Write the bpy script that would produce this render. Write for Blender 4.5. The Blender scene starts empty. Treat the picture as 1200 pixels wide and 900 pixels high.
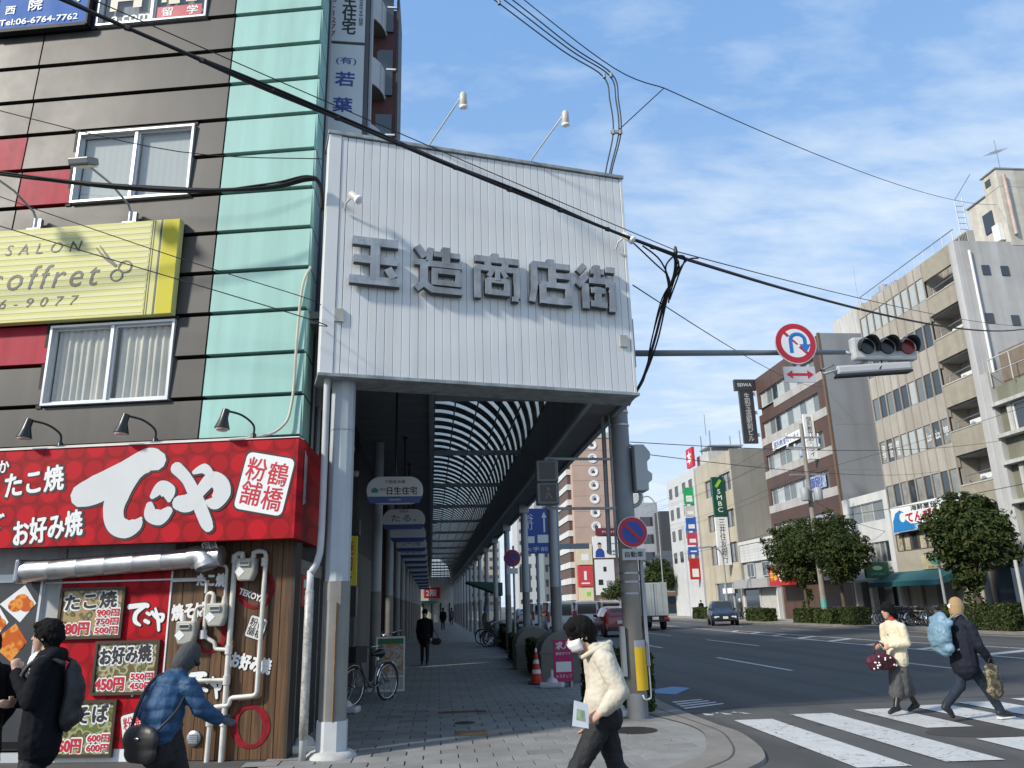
import bpy, bmesh, math, random
from mathutils import Vector, Matrix, noise as mnoise
rad = math.radians
rnd = random.Random(7)
SC = bpy.context.scene
COL = SC.collection

# ------------------------------------------------------------ camera
def cam_axes(pitch, roll, yaw):
    f = Vector((0, math.cos(pitch), math.sin(pitch))); u = Vector((0, -math.sin(pitch), math.cos(pitch))); r = Vector((1, 0, 0))
    r2 = math.cos(roll) * r + math.sin(roll) * u
    u2 = -math.sin(roll) * r + math.cos(roll) * u
    Z = Matrix.Rotation(-yaw, 3, 'Z')
    return Z @ r2, Z @ u2, Z @ f
_r, _u, _f = cam_axes(rad(15.93), rad(-1.51), rad(5.71))
cd = bpy.data.cameras.new('camera'); cam = bpy.data.objects.new('camera', cd); COL.objects.link(cam)
cam.matrix_world = Matrix(((_r.x, _u.x, -_f.x, 0), (_r.y, _u.y, -_f.y, 0), (_r.z, _u.z, -_f.z, 1.65), (0, 0, 0, 1)))
cd.sensor_width = 36; cd.lens = 913.0 / 1200 * 36; cd.clip_start = .1; cd.clip_end = 4000
SC.camera = cam

# ------------------------------------------------------------ sky and sun
SUN_EL, SUN_AZ = 34.0, 242.0          # azimuth clockwise from +Y
SKY_STRENGTH, SUN_STRENGTH = 0.13, 4.0
W = bpy.data.worlds.new('World'); SC.world = W; W.use_nodes = True
wn, wl = W.node_tree.nodes, W.node_tree.links
wn.clear()
def N(nodes, typ, **kw):
    n = nodes.new(typ)
    for k, v in kw.items(): setattr(n, k, v)
    return n
sky = N(wn, 'ShaderNodeTexSky', sky_type='NISHITA', sun_disc=False, sun_elevation=rad(SUN_EL), sun_rotation=rad(SUN_AZ), air_density=1.1, dust_density=1.2, ozone_density=1.6)
tc = N(wn, 'ShaderNodeTexCoord')
sep = N(wn, 'ShaderNodeSeparateXYZ'); wl.new(tc.outputs['Generated'], sep.inputs[0])
zz = N(wn, 'ShaderNodeMath', operation='MAXIMUM'); wl.new(sep.outputs['Z'], zz.inputs[0]); zz.inputs[1].default_value = 0.0
za = N(wn, 'ShaderNodeMath', operation='ADD'); wl.new(zz.outputs[0], za.inputs[0]); za.inputs[1].default_value = 0.16
dx = N(wn, 'ShaderNodeMath', operation='DIVIDE'); wl.new(sep.outputs['X'], dx.inputs[0]); wl.new(za.outputs[0], dx.inputs[1])
dy = N(wn, 'ShaderNodeMath', operation='DIVIDE'); wl.new(sep.outputs['Y'], dy.inputs[0]); wl.new(za.outputs[0], dy.inputs[1])
cmb = N(wn, 'ShaderNodeCombineXYZ'); wl.new(dx.outputs[0], cmb.inputs[0]); wl.new(dy.outputs[0], cmb.inputs[1])
mp = N(wn, 'ShaderNodeMapping'); wl.new(cmb.outputs[0], mp.inputs[0])
mp.inputs['Rotation'].default_value = (0, 0, rad(28)); mp.inputs['Scale'].default_value = (1.0, 1.9, 1); mp.inputs['Location'].default_value = (3.1, 1.7, 0)
n1 = N(wn, 'ShaderNodeTexNoise'); wl.new(mp.outputs[0], n1.inputs['Vector']); n1.inputs['Scale'].default_value = 1.1; n1.inputs['Detail'].default_value = 9; n1.inputs['Roughness'].default_value = .62; n1.inputs['Distortion'].default_value = .5
n2 = N(wn, 'ShaderNodeTexNoise'); wl.new(mp.outputs[0], n2.inputs['Vector']); n2.inputs['Scale'].default_value = 6.5; n2.inputs['Detail'].default_value = 5; n2.inputs['Roughness'].default_value = .55; n2.inputs['Distortion'].default_value = .2
ml = N(wn, 'ShaderNodeMath', operation='MULTIPLY_ADD'); wl.new(n2.outputs['Fac'], ml.inputs[0]); ml.inputs[1].default_value = .45; wl.new(n1.outputs['Fac'], ml.inputs[2])
cr = N(wn, 'ShaderNodeValToRGB'); wl.new(ml.outputs[0], cr.inputs[0])
cr.color_ramp.elements[0].position = .64; cr.color_ramp.elements[0].color = (0, 0, 0, 1)
cr.color_ramp.elements[1].position = 1.12; cr.color_ramp.elements[1].color = (.8, .8, .8, 1)
# thin cloud thickens towards the horizon, where one looks through more of it
hz = N(wn, 'ShaderNodeMapRange'); wl.new(sep.outputs['Z'], hz.inputs['Value'])
hz.inputs['From Min'].default_value = 0.0; hz.inputs['From Max'].default_value = .66; hz.inputs['To Min'].default_value = .78; hz.inputs['To Max'].default_value = 0.0
hz.interpolation_type = 'SMOOTHSTEP'
mx = N(wn, 'ShaderNodeMath', operation='ADD', use_clamp=True); wl.new(cr.outputs['Color'], mx.inputs[0]); wl.new(hz.outputs[0], mx.inputs[1])
veil = N(wn, 'ShaderNodeMixRGB'); veil.inputs['Fac'].default_value = .55; wl.new(sky.outputs[0], veil.inputs['Color1']); veil.inputs['Color2'].default_value = (2.0, 4.0, 7.4, 1)   # bright thin blue haze
mix = N(wn, 'ShaderNodeMixRGB'); wl.new(mx.outputs[0], mix.inputs['Fac']); wl.new(veil.outputs[0], mix.inputs['Color1'])
mix.inputs['Color2'].default_value = (5.0, 5.8, 6.7, 1)
bg = N(wn, 'ShaderNodeBackground'); wl.new(mix.outputs[0], bg.inputs['Color']); bg.inputs['Strength'].default_value = SKY_STRENGTH
wo = N(wn, 'ShaderNodeOutputWorld'); wl.new(bg.outputs[0], wo.inputs['Surface'])

sl = bpy.data.lights.new('sun', 'SUN'); sl.energy = SUN_STRENGTH; sl.angle = rad(5.0); sl.color = (1.0, .93, .82)
so = bpy.data.objects.new('sun', sl); COL.objects.link(so)
_sd = Vector((math.sin(rad(SUN_AZ)) * math.cos(rad(SUN_EL)), math.cos(rad(SUN_AZ)) * math.cos(rad(SUN_EL)), math.sin(rad(SUN_EL))))
so.rotation_euler = _sd.to_track_quat('Z', 'Y').to_euler(); so.location = (-30, -20, 40)
SC.view_settings.view_transform = 'Standard'; SC.view_settings.look = 'None'
SC.view_settings.exposure = 0.25; SC.view_settings.gamma = 1.0; SC.view_settings.use_curve_mapping = False
SC.render.engine = 'CYCLES'; SC.cycles.use_denoising = True; SC.cycles.max_bounces = 6; SC.cycles.transparent_max_bounces = 8

# ------------------------------------------------------------ materials
MATS = {}
def M(name, col=(.5, .5, .5), rough=.6, metal=0., var=.14, scale=2.2, bump=0., bscale=60., spec=.5, streak=0., ss=7., emit=0., alpha=1., coat=0., transl=0., specks=0.):
    """procedural paint / stone / metal: base colour with two-scale noise, optional rain streaks and bump"""
    if name in MATS: return MATS[name]
    m = bpy.data.materials.new(name); m.use_nodes = True; MATS[name] = m
    nd, lk = m.node_tree.nodes, m.node_tree.links
    b = nd['Principled BSDF']; b.inputs['Roughness'].default_value = rough; b.inputs['Metallic'].default_value = metal
    b.inputs['Specular IOR Level'].default_value = spec
    if coat: b.inputs['Coat Weight'].default_value = coat; b.inputs['Coat Roughness'].default_value = .08
    geo = N(nd, 'ShaderNodeNewGeometry')
    c4 = tuple(col) + (1,)
    cur = None
    if var:
        nz = N(nd, 'ShaderNodeTexNoise'); lk.new(geo.outputs['Position'], nz.inputs['Vector']); nz.inputs['Scale'].default_value = scale; nz.inputs['Detail'].default_value = 7; nz.inputs['Roughness'].default_value = .65
        rp = N(nd, 'ShaderNodeMapRange'); lk.new(nz.outputs['Fac'], rp.inputs['Value']); rp.inputs['From Min'].default_value = .3; rp.inputs['From Max'].default_value = .7
        rp.inputs['To Min'].default_value = 1 - var; rp.inputs['To Max'].default_value = 1 + var * .55
        oi = N(nd, 'ShaderNodeObjectInfo')
        rr = N(nd, 'ShaderNodeMapRange'); lk.new(oi.outputs['Random'], rr.inputs['Value']); rr.inputs['To Min'].default_value = 1 - var * .3; rr.inputs['To Max'].default_value = 1 + var * .3
        mm = N(nd, 'ShaderNodeMath', operation='MULTIPLY'); lk.new(rp.outputs[0], mm.inputs[0]); lk.new(rr.outputs[0], mm.inputs[1])
        mu = N(nd, 'ShaderNodeVectorMath', operation='SCALE'); mu.inputs[0].default_value = col; lk.new(mm.outputs[0], mu.inputs['Scale'])
        cur = mu.outputs[0]
        r2 = N(nd, 'ShaderNodeMapRange'); lk.new(nz.outputs['Fac'], r2.inputs['Value']); r2.inputs['To Min'].default_value = max(.02, rough - .12); r2.inputs['To Max'].default_value = min(1, rough + .12)
        lk.new(r2.outputs[0], b.inputs['Roughness'])
    if streak:
        mpn = N(nd, 'ShaderNodeMapping'); lk.new(geo.outputs['Position'], mpn.inputs[0]); mpn.inputs['Scale'].default_value = (ss, ss, ss * .05)
        ns = N(nd, 'ShaderNodeTexNoise'); lk.new(mpn.outputs[0], ns.inputs['Vector']); ns.inputs['Scale'].default_value = 1; ns.inputs['Detail'].default_value = 6
        rs = N(nd, 'ShaderNodeMapRange'); lk.new(ns.outputs['Fac'], rs.inputs['Value']); rs.inputs['From Min'].default_value = .42; rs.inputs['From Max'].default_value = .68
        rs.inputs['To Min'].default_value = 0; rs.inputs['To Max'].default_value = streak
        mg = N(nd, 'ShaderNodeMixRGB', blend_type='MULTIPLY'); lk.new(rs.outputs[0], mg.inputs['Fac'])
        if cur: lk.new(cur, mg.inputs['Color1'])
        else: mg.inputs['Color1'].default_value = c4
        mg.inputs['Color2'].default_value = (.42, .38, .33, 1); cur = mg.outputs[0]
    if specks:
        n3 = N(nd, 'ShaderNodeTexNoise'); lk.new(geo.outputs['Position'], n3.inputs['Vector']); n3.inputs['Scale'].default_value = 120; n3.inputs['Detail'].default_value = 2
        rs = N(nd, 'ShaderNodeMapRange'); lk.new(n3.outputs['Fac'], rs.inputs['Value']); rs.inputs['From Min'].default_value = .35; rs.inputs['From Max'].default_value = .7; rs.inputs['To Min'].default_value = 1 - specks; rs.inputs['To Max'].default_value = 1 + specks
        mu = N(nd, 'ShaderNodeVectorMath', operation='SCALE')
        if cur: lk.new(cur, mu.inputs[0])
        else: mu.inputs[0].default_value = col
        lk.new(rs.outputs[0], mu.inputs['Scale']); cur = mu.outputs[0]
    if cur: lk.new(cur, b.inputs['Base Color'])
    else: b.inputs['Base Color'].default_value = c4
    if bump:
        nb = N(nd, 'ShaderNodeTexNoise'); lk.new(geo.outputs['Position'], nb.inputs['Vector']); nb.inputs['Scale'].default_value = bscale; nb.inputs['Detail'].default_value = 4
        bp = N(nd, 'ShaderNodeBump'); bp.inputs['Strength'].default_value = bump; bp.inputs['Distance'].default_value = .02; lk.new(nb.outputs['Fac'], bp.inputs['Height']); lk.new(bp.outputs[0], b.inputs['Normal'])
    if emit:
        b.inputs['Emission Color'].default_value = c4; b.inputs['Emission Strength'].default_value = emit
    if transl:
        tr = N(nd, 'ShaderNodeBsdfTranslucent'); tr.inputs[0].default_value = c4
        ms = N(nd, 'ShaderNodeMixShader'); ms.inputs[0].default_value = transl
        lk.new(b.outputs[0], ms.inputs[1]); lk.new(tr.outputs[0], ms.inputs[2]); lk.new(ms.outputs[0], nd['Material Output'].inputs['Surface'])
    return m
def MW(name, col, scale=(1, 1, 1), dark=.55, rough=.6):
    """wood: stretched grain along z"""
    if name in MATS: return MATS[name]
    m = bpy.data.materials.new(name); m.use_nodes = True; MATS[name] = m
    nd, lk = m.node_tree.nodes, m.node_tree.links; b = nd['Principled BSDF']; b.inputs['Roughness'].default_value = rough
    geo = N(nd, 'ShaderNodeNewGeometry'); oi = N(nd, 'ShaderNodeObjectInfo')
    ad = N(nd, 'ShaderNodeVectorMath', operation='ADD'); lk.new(geo.outputs['Position'], ad.inputs[0]); lk.new(oi.outputs['Random'], ad.inputs[1])
    mpn = N(nd, 'ShaderNodeMapping'); lk.new(ad.outputs[0], mpn.inputs[0]); mpn.inputs['Scale'].default_value = scale
    nz = N(nd, 'ShaderNodeTexNoise'); lk.new(mpn.outputs[0], nz.inputs['Vector']); nz.inputs['Scale'].default_value = 1; nz.inputs['Detail'].default_value = 8; nz.inputs['Distortion'].default_value = 1.2
    rp = N(nd, 'ShaderNodeValToRGB'); lk.new(nz.outputs['Fac'], rp.inputs[0])
    rp.color_ramp.elements[0].position = .35; rp.color_ramp.elements[0].color = tuple(c * dark for c in col) + (1,)
    rp.color_ramp.elements[1].position = .66; rp.color_ramp.elements[1].color = tuple(col) + (1,)
    lk.new(rp.outputs[0], b.inputs['Base Color'])
    return m
def glass(name, col=(.03, .04, .05), rough=.06, spec=.9):
    return M(name, col, rough=rough, var=.0, spec=spec)

# ------------------------------------------------------------ mesh helpers
class MB:
    def __init__(s): s.v = []; s.f = []; s.m = []
    def add(s, vs, fs, m=0):
        o = len(s.v); s.v += [tuple(p) for p in vs]
        for f in fs: s.f.append(tuple(i + o for i in f)); s.m.append(m)
        return s
    def box(s, x0, x1, y0, y1, z0, z1, m=0):
        return s.add([(x0, y0, z0), (x1, y0, z0), (x1, y1, z0), (x0, y1, z0), (x0, y0, z1), (x1, y0, z1), (x1, y1, z1), (x0, y1, z1)],
                     [(0, 3, 2, 1), (4, 5, 6, 7), (0, 1, 5, 4), (1, 2, 6, 5), (2, 3, 7, 6), (3, 0, 4, 7)], m)
    def obox(s, c, size, mat3, m=0):
        c = Vector(c); hx, hy, hz = [q / 2 for q in size]
        P = [c + mat3 @ Vector((sx * hx, sy * hy, sz * hz)) for sz in (-1, 1) for sx, sy in ((-1, -1), (1, -1), (1, 1), (-1, 1))]
        return s.add(P, [(0, 3, 2, 1), (4, 5, 6, 7), (0, 1, 5, 4), (1, 2, 6, 5), (2, 3, 7, 6), (3, 0, 4, 7)], m)
    def tube(s, p0, p1, r0, r1=None, n=10, cap=True, m=0):
        return s.path([p0, p1], [r0, r0 if r1 is None else r1], n, cap, m)
    def path(s, pts, r, n=8, cap=True, m=0):
        P = [Vector(p) for p in pts]; R = list(r) if isinstance(r, (list, tuple)) else [r] * len(P)
        o = len(s.v); k = len(P); up = None
        for i, p in enumerate(P):
            d = (P[min(i + 1, k - 1)] - P[max(i - 1, 0)]); d = d.normalized() if d.length > 1e-9 else Vector((0, 0, 1))
            if up is None: up = Vector((0, 0, 1)) if abs(d.z) < .9 else Vector((1, 0, 0))
            a = d.cross(up)
            if a.length < 1e-5: a = d.cross(Vector((0, 1, 0)))
            a.normalize(); bb = a.cross(d).normalized(); up = bb
            for j in range(n):
                t = 2 * math.pi * j / n
                s.v.append(tuple(p + (a * math.cos(t) + bb * math.sin(t)) * R[i]))
        for i in range(k - 1):
            for j in range(n):
                s.f.append((o + i * n + j, o + i * n + (j + 1) % n, o + (i + 1) * n + (j + 1) % n, o + (i + 1) * n + j)); s.m.append(m)
        if cap:
            s.f.append(tuple(o + j for j in range(n))[::-1]); s.m.append(m)
            s.f.append(tuple(o + (k - 1) * n + j for j in range(n))); s.m.append(m)
        return s
    def prism(s, poly, y0, y1, m=0, axis='y'):
        """poly in (x,z) pushed from y0 to y1 (or (x,y) pushed in z with axis='z', (y,z) in x with axis='x')"""
        n = len(poly)
        if axis == 'y': A = [(a, y0, b) for a, b in poly] + [(a, y1, b) for a, b in poly]
        elif axis == 'z': A = [(a, b, y0) for a, b in poly] + [(a, b, y1) for a, b in poly]
        else: A = [(y0, a, b) for a, b in poly] + [(y1, a, b) for a, b in poly]
        F = [tuple(range(n)), tuple(range(2 * n - 1, n - 1, -1))] + [(i, i + n, (i + 1) % n + n, (i + 1) % n) for i in range(n)]
        return s.add(A, F, m)
    def lathe(s, prof, c=(0, 0, 0), n=16, m=0, axis='z'):
        o = len(s.v); k = len(prof)
        for r, z in prof:
            for j in range(n):
                t = 2 * math.pi * j / n; a, b = r * math.cos(t), r * math.sin(t)
                s.v.append((c[0] + a, c[1] + b, c[2] + z) if axis == 'z' else ((c[0] + a, c[1] + z, c[2] + b) if axis == 'y' else (c[0] + z, c[1] + a, c[2] + b)))
        for i in range(k - 1):
            for j in range(n):
                s.f.append((o + i * n + j, o + i * n + (j + 1) % n, o + (i + 1) * n + (j + 1) % n, o + (i + 1) * n + j)); s.m.append(m)
        s.f.append(tuple(o + j for j in range(n))[::-1]); s.m.append(m)
        s.f.append(tuple(o + (k - 1) * n + j for j in range(n))); s.m.append(m)
        return s
    def build(s, name, mats, parent=None, smooth=False, bevel=0., loc=None, rz=0., fix=True):
        me = bpy.data.meshes.new(name); me.from_pydata(s.v, [], s.f)
        if not isinstance(mats, (list, tuple)): mats = [mats]
        for q in mats: me.materials.append(q)
        me.polygons.foreach_set('material_index', s.m)
        if smooth: me.polygons.foreach_set('use_smooth', [True] * len(s.f))
        if fix and len(s.f) < 4000:
            bm = bmesh.new(); bm.from_mesh(me); bmesh.ops.recalc_face_normals(bm, faces=bm.faces); bm.to_mesh(me); bm.free()
        me.update()
        o = bpy.data.objects.new(name, me); COL.objects.link(o)
        if parent: o.parent = parent
        if loc: o.location = loc
        if rz: o.rotation_euler = (0, 0, rz)
        if smooth and smooth != 'all':
            md = o.modifiers.new('edges', 'EDGE_SPLIT'); md.split_angle = rad(40)
        if bevel:
            md = o.modifiers.new('bevel', 'BEVEL'); md.width = bevel; md.segments = 2; md.limit_method = 'ANGLE'
        return o
def tag(o, label=None, cat=None, group=None, kind=None):
    if label: o['label'] = label
    if cat: o['category'] = cat
    if group: o['group'] = group
    if kind: o['kind'] = kind
    return o
def thing(name, label, cat, loc=(0, 0, 0), rz=0., group=None):
    o = bpy.data.objects.new(name, None); COL.objects.link(o); o.empty_display_size = .2
    o.location = loc; o.rotation_euler = (0, 0, rz)
    return tag(o, label, cat, group)
def struct(o): o['kind'] = 'structure'; return o
def dup(o, parent=None, loc=None, rz=None, label=None, group=None):
    c = o.copy(); COL.objects.link(c); c.parent = parent
    if loc is not None: c.location = loc
    if rz is not None: c.rotation_euler = (0, 0, rz)
    if label: c['label'] = label
    if group: c['group'] = group
    for ch in list(o.children): dup(ch, c)
    return c
def catmull(P, k=6, closed=False):
    P = [Vector(p) for p in P]; out = []; n = len(P)
    rng = range(n) if closed else range(n - 1)
    for i in rng:
        if closed: a, b, c, d = P[(i - 1) % n], P[i], P[(i + 1) % n], P[(i + 2) % n]
        else: a, b, c, d = P[max(i - 1, 0)], P[i], P[i + 1], P[min(i + 2, n - 1)]
        for j in range(k):
            t = j / k
            out.append(.5 * ((2 * b) + (c - a) * t + (2 * a - 5 * b + 4 * c - d) * t * t + (3 * b - a - 3 * c + d) * t ** 3))
    if not closed: out.append(P[-1])
    return out
_tm = {}
def txt(s, mat, parent, x, z, w, h, y=-.004, extrude=.0015, off=0., vertical=False, rot=0., shear=0., name='lettering', lab=None, spacing=1.):
    """writing fitted to the box w x h whose centre is (x,z) on a surface facing -y"""
    key = (s, vertical, shear, spacing)
    if key not in _tm:
        c = bpy.data.curves.new('lettering', 'FONT'); c.body = '\n'.join(s) if vertical else s
        c.resolution_u = 3; c.shear = shear; c.space_character = spacing; c.align_x = 'CENTER' if vertical else 'LEFT'
        if vertical: c.space_line = .92
        o = bpy.data.objects.new('lettering', c); me = bpy.data.meshes.new_from_object(o)
        vs = [v.co.copy() for v in me.vertices]; fs = [tuple(p.vertices) for p in me.polygons]
        x0, x1 = min(v.x for v in vs), max(v.x for v in vs); y0, y1 = min(v.y for v in vs), max(v.y for v in vs)
        _tm[key] = ([((v.x - x0) / (x1 - x0) - .5, (v.y - y0) / (y1 - y0) - .5) for v in vs], fs)
        bpy.data.objects.remove(o); bpy.data.curves.remove(c); bpy.data.meshes.remove(me)
    P, F = _tm[key]; ca, sa = math.cos(rot), math.sin(rot)
    b = MB(); r = off * 1.1 * (w if vertical else h)
    for k in range(1 if off <= 0 else (9 if off > .04 else 5)):       # shifted copies thicken the strokes
        t = 2 * math.pi * (k - 1) / (8 if off > .04 else 4) + .4; du, dv = (0, 0) if k == 0 else (r * math.cos(t), r * math.sin(t)); V = []
        for a, q in P:
            a, q = a * w + du, q * h + dv; V.append((x + a * ca - q * sa, y + .00012 * k, z + a * sa + q * ca))
        b.add(V, F)
    o = b.build(name, mat, parent, fix=False)
    if lab: o['label'] = lab
    return o
def stroke(b, pts, widths, y, k=7, m=0, thick=.002):
    """brush stroke: smooth centre line with varying width, on a surface facing -y"""
    P = catmull([(p[0], 0, p[1]) for p in pts], k); n = len(P); L, Rr = [], []
    for i, p in enumerate(P):
        t = i / (n - 1) * (len(widths) - 1); j = min(int(t), len(widths) - 2); w = widths[j] + (widths[j + 1] - widths[j]) * (t - j)
        d = (P[min(i + 1, n - 1)] - P[max(i - 1, 0)]).normalized(); nn = Vector((-d.z, 0, d.x)) * w / 2
        yy = y - .00001 * i; L.append((p.x + nn.x, yy, p.z + nn.z)); Rr.append((p.x - nn.x, yy, p.z - nn.z))
    b.add(L + Rr, [(i, i + 1, n + i + 1, n + i) for i in range(n - 1)], m)
    for c, w in ((P[0], widths[0]), (P[-1], widths[-1])):
        b.add([(c.x + math.cos(2 * math.pi * q / 10) * w / 2, y - .0006, c.z + math.sin(2 * math.pi * q / 10) * w / 2) for q in range(10)], [tuple(range(10))], m)
def bar(b, x0, z0, x1, z1, w, y0, y1, m=0):
    """straight bar of width w with square ends, on the x-z plane"""
    d = Vector((x1 - x0, z1 - z0)).normalized(); n = Vector((-d.y, d.x)) * w / 2
    b.prism([(x0 + n.x, z0 + n.y), (x1 + n.x, z1 + n.y), (x1 - n.x, z1 - n.y), (x0 - n.x, z0 - n.y)], y0, y1, m)

# common materials
WHITE = M('white_paint', (.72, .74, .74), .5, var=.08)
BLACK = M('black_paint', (.012, .012, .013), .45, var=.05)
RUBBER = M('black_rubber', (.014, .014, .015), .7, var=.1)
STEEL = M('galvanised_steel', (.42, .44, .46), .42, metal=.75, var=.2, scale=9)
GREYP = M('grey_paint', (.30, .33, .35), .5, var=.12, streak=.25)
ALU = M('aluminium_frame', (.62, .64, .65), .35, metal=.4, var=.06)
CHROME = M('chrome', (.75, .76, .77), .18, metal=1., var=.05)
GLASS = glass('window_glass')
GLASS2 = glass('window_glass_pale', (.14, .16, .16), .1)
GLASSC = glass('car_glass', (.012, .014, .016), .04)
BLIND = M('blind_behind_glass', (.42, .45, .44), .12, var=.12, scale=3, spec=.8)
CURT = M('curtain_behind_glass', (.25, .26, .24), .14, var=.4, scale=2, spec=.8)
CONC = M('concrete', (.34, .33, .31), .85, var=.2, scale=1.2, streak=.35, bump=.15)
CONCL = M('pale_concrete', (.50, .50, .48), .85, var=.14, scale=.8, streak=.4, bump=.1)
CABLE = M('cable_black', (.008, .008, .009), .55, var=.05)
PRINTK = M('print_black', (.02, .02, .022), .6, var=0)
PRINTW = M('print_white', (.74, .75, .74), .5, var=.03)
PRINTR = M('print_red', (.50, .012, .03), .5, var=.03)
PRINTB = M('print_blue', (.02, .055, .28), .5, var=.03)

# ============================================================ GROUND, ROAD, PAVEMENTS
ASPH_N = M('new_asphalt', (.080, .079, .077), .85, var=.22, scale=.5, bump=.35, bscale=150, specks=.35)
ASPH_O = M('old_asphalt', (.098, .097, .094), .88, var=.25, scale=.6, bump=.35, bscale=120, specks=.4)
SOIL = M('ground_soil', (.12, .115, .10), .9, var=.3, scale=.3)
def worn_paint(name, col, wear=.45):
    m = M(name, col, .65, var=.12, scale=3)
    nd, lk = m.node_tree.nodes, m.node_tree.links; b = nd['Principled BSDF']
    geo = N(nd, 'ShaderNodeNewGeometry'); nz = N(nd, 'ShaderNodeTexNoise'); lk.new(geo.outputs['Position'], nz.inputs['Vector']); nz.inputs['Scale'].default_value = 7; nz.inputs['Detail'].default_value = 9; nz.inputs['Roughness'].default_value = .7; nz.inputs['Distortion'].default_value = 2.2
    vo = N(nd, 'ShaderNodeTexNoise'); lk.new(geo.outputs['Position'], vo.inputs['Vector']); vo.inputs['Scale'].default_value = 2.2; vo.inputs['Detail'].default_value = 4; vo.inputs['Distortion'].default_value = 1.5
    va = N(nd, 'ShaderNodeMath', operation='SUBTRACT'); lk.new(vo.outputs['Fac'], va.inputs[0]); va.inputs[1].default_value = .44
    vb = N(nd, 'ShaderNodeMath', operation='ABSOLUTE'); lk.new(va.outputs[0], vb.inputs[0])
    cr_ = N(nd, 'ShaderNodeMapRange'); lk.new(nz.outputs['Fac'], cr_.inputs['Value']); cr_.inputs['From Min'].default_value = .60; cr_.inputs['From Max'].default_value = .66
    vv = N(nd, 'ShaderNodeMath', operation='LESS_THAN'); lk.new(vb.outputs[0], vv.inputs[0]); vv.inputs[1].default_value = .006
    mxx = N(nd, 'ShaderNodeMath', operation='MAXIMUM'); lk.new(cr_.outputs[0], mxx.inputs[0]); lk.new(vv.outputs[0], mxx.inputs[1])
    m2 = N(nd, 'ShaderNodeMath', operation='MULTIPLY'); lk.new(mxx.outputs[0], m2.inputs[0]); m2.inputs[1].default_value = wear * 1.7
    src = b.inputs['Base Color'].links[0].from_socket
    mg = N(nd, 'ShaderNodeMixRGB'); lk.new(m2.outputs[0], mg.inputs['Fac']); lk.new(src, mg.inputs['Color1']); mg.inputs['Color2'].default_value = (.09, .09, .09, 1); lk.new(mg.outputs[0], b.inputs['Base Color'])
    return m
ROADW = worn_paint('road_paint_white', (.52, .52, .505), .62)
def grime(m, amount, scale, stretch=(1, 1, 1), lo=.5, hi=.62, col=(.02, .02, .018)):
    """darker worn marks (tyre tracks, oil, gum) mixed over a base colour"""
    nd, lk = m.node_tree.nodes, m.node_tree.links; b = nd['Principled BSDF']; geo = N(nd, 'ShaderNodeNewGeometry'); mpn = N(nd, 'ShaderNodeMapping'); lk.new(geo.outputs['Position'], mpn.inputs[0]); mpn.inputs['Scale'].default_value = stretch
    nz = N(nd, 'ShaderNodeTexNoise'); lk.new(mpn.outputs[0], nz.inputs['Vector']); nz.inputs['Scale'].default_value = scale; nz.inputs['Detail'].default_value = 5; rp = N(nd, 'ShaderNodeMapRange'); lk.new(nz.outputs['Fac'], rp.inputs['Value']); rp.inputs['From Min'].default_value = lo; rp.inputs['From Max'].default_value = hi; rp.inputs['To Max'].default_value = amount
    mg = N(nd, 'ShaderNodeMixRGB'); lk.new(rp.outputs[0], mg.inputs['Fac']); lk.new(b.inputs['Base Color'].links[0].from_socket, mg.inputs['Color1']); mg.inputs['Color2'].default_value = col + (1,); lk.new(mg.outputs[0], b.inputs['Base Color'])
grime(ASPH_N, .35, 1, (1.1, .05, 1)); grime(ASPH_N, .5, .35, lo=.60, hi=.66, col=(.075, .074, .07)); grime(ASPH_O, .45, .6, (1, .25, 1)); grime(ASPH_O, .6, 2.2, lo=.62, hi=.68)
ROADB = worn_paint('road_paint_blue', (.08, .24, .42), .3)
KERB = M('kerb_concrete', (.205, .19, .168), .85, var=.22, scale=1.6, bump=.2, specks=.2)
PAVER = M('paver_grey', (.245, .245, .235), .82, var=.24, scale=1.1, bump=.2, bscale=90, specks=.18)
grime(PAVER, .4, 9, lo=.66, hi=.70, col=(.10, .095, .085)); grime(PAVER, .35, .8, lo=.5, hi=.68, col=(.13, .125, .115))
JOINT = M('paver_joint', (.075, .074, .068), .95, var=.2)

g = MB(); g.add([(-1500, -1500, -.06), (1500, -1500, -.06), (1500, 2500, -.06), (-1500, 2500, -.06)], [(0, 1, 2, 3)])
struct(g.build('ground', SOIL))
g = MB(); g.add([(-80, -60, 0), (23.5, -60, 0), (23.5, 900, 0), (-80, 900, 0)], [(0, 1, 2, 3)])
road = struct(g.build('road', ASPH_O))
g = MB(); g.add([(3.3, 12.95, .004), (23.5, 13.6, .004), (23.5, 900, .004), (3.3, 900, .004)], [(0, 1, 2, 3)])
struct(g.build('resurfaced_road', ASPH_N))
def mark(name, poly, mat, z=.009, lab=None):
    b = MB(); b.add([(x, y, z) for x, y in poly], [tuple(range(len(poly)))]); o = b.build(name, mat, road, fix=False)
    if lab: o['label'] = lab
    return o
mark('asphalt_patch', [(6.85 + .8 * math.cos(t * .393), 9.95 + .42 * math.sin(t * .393)) for t in range(16)], M('asphalt_patch_dark', (.045, .042, .038), .8, var=.2), .003)
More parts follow.
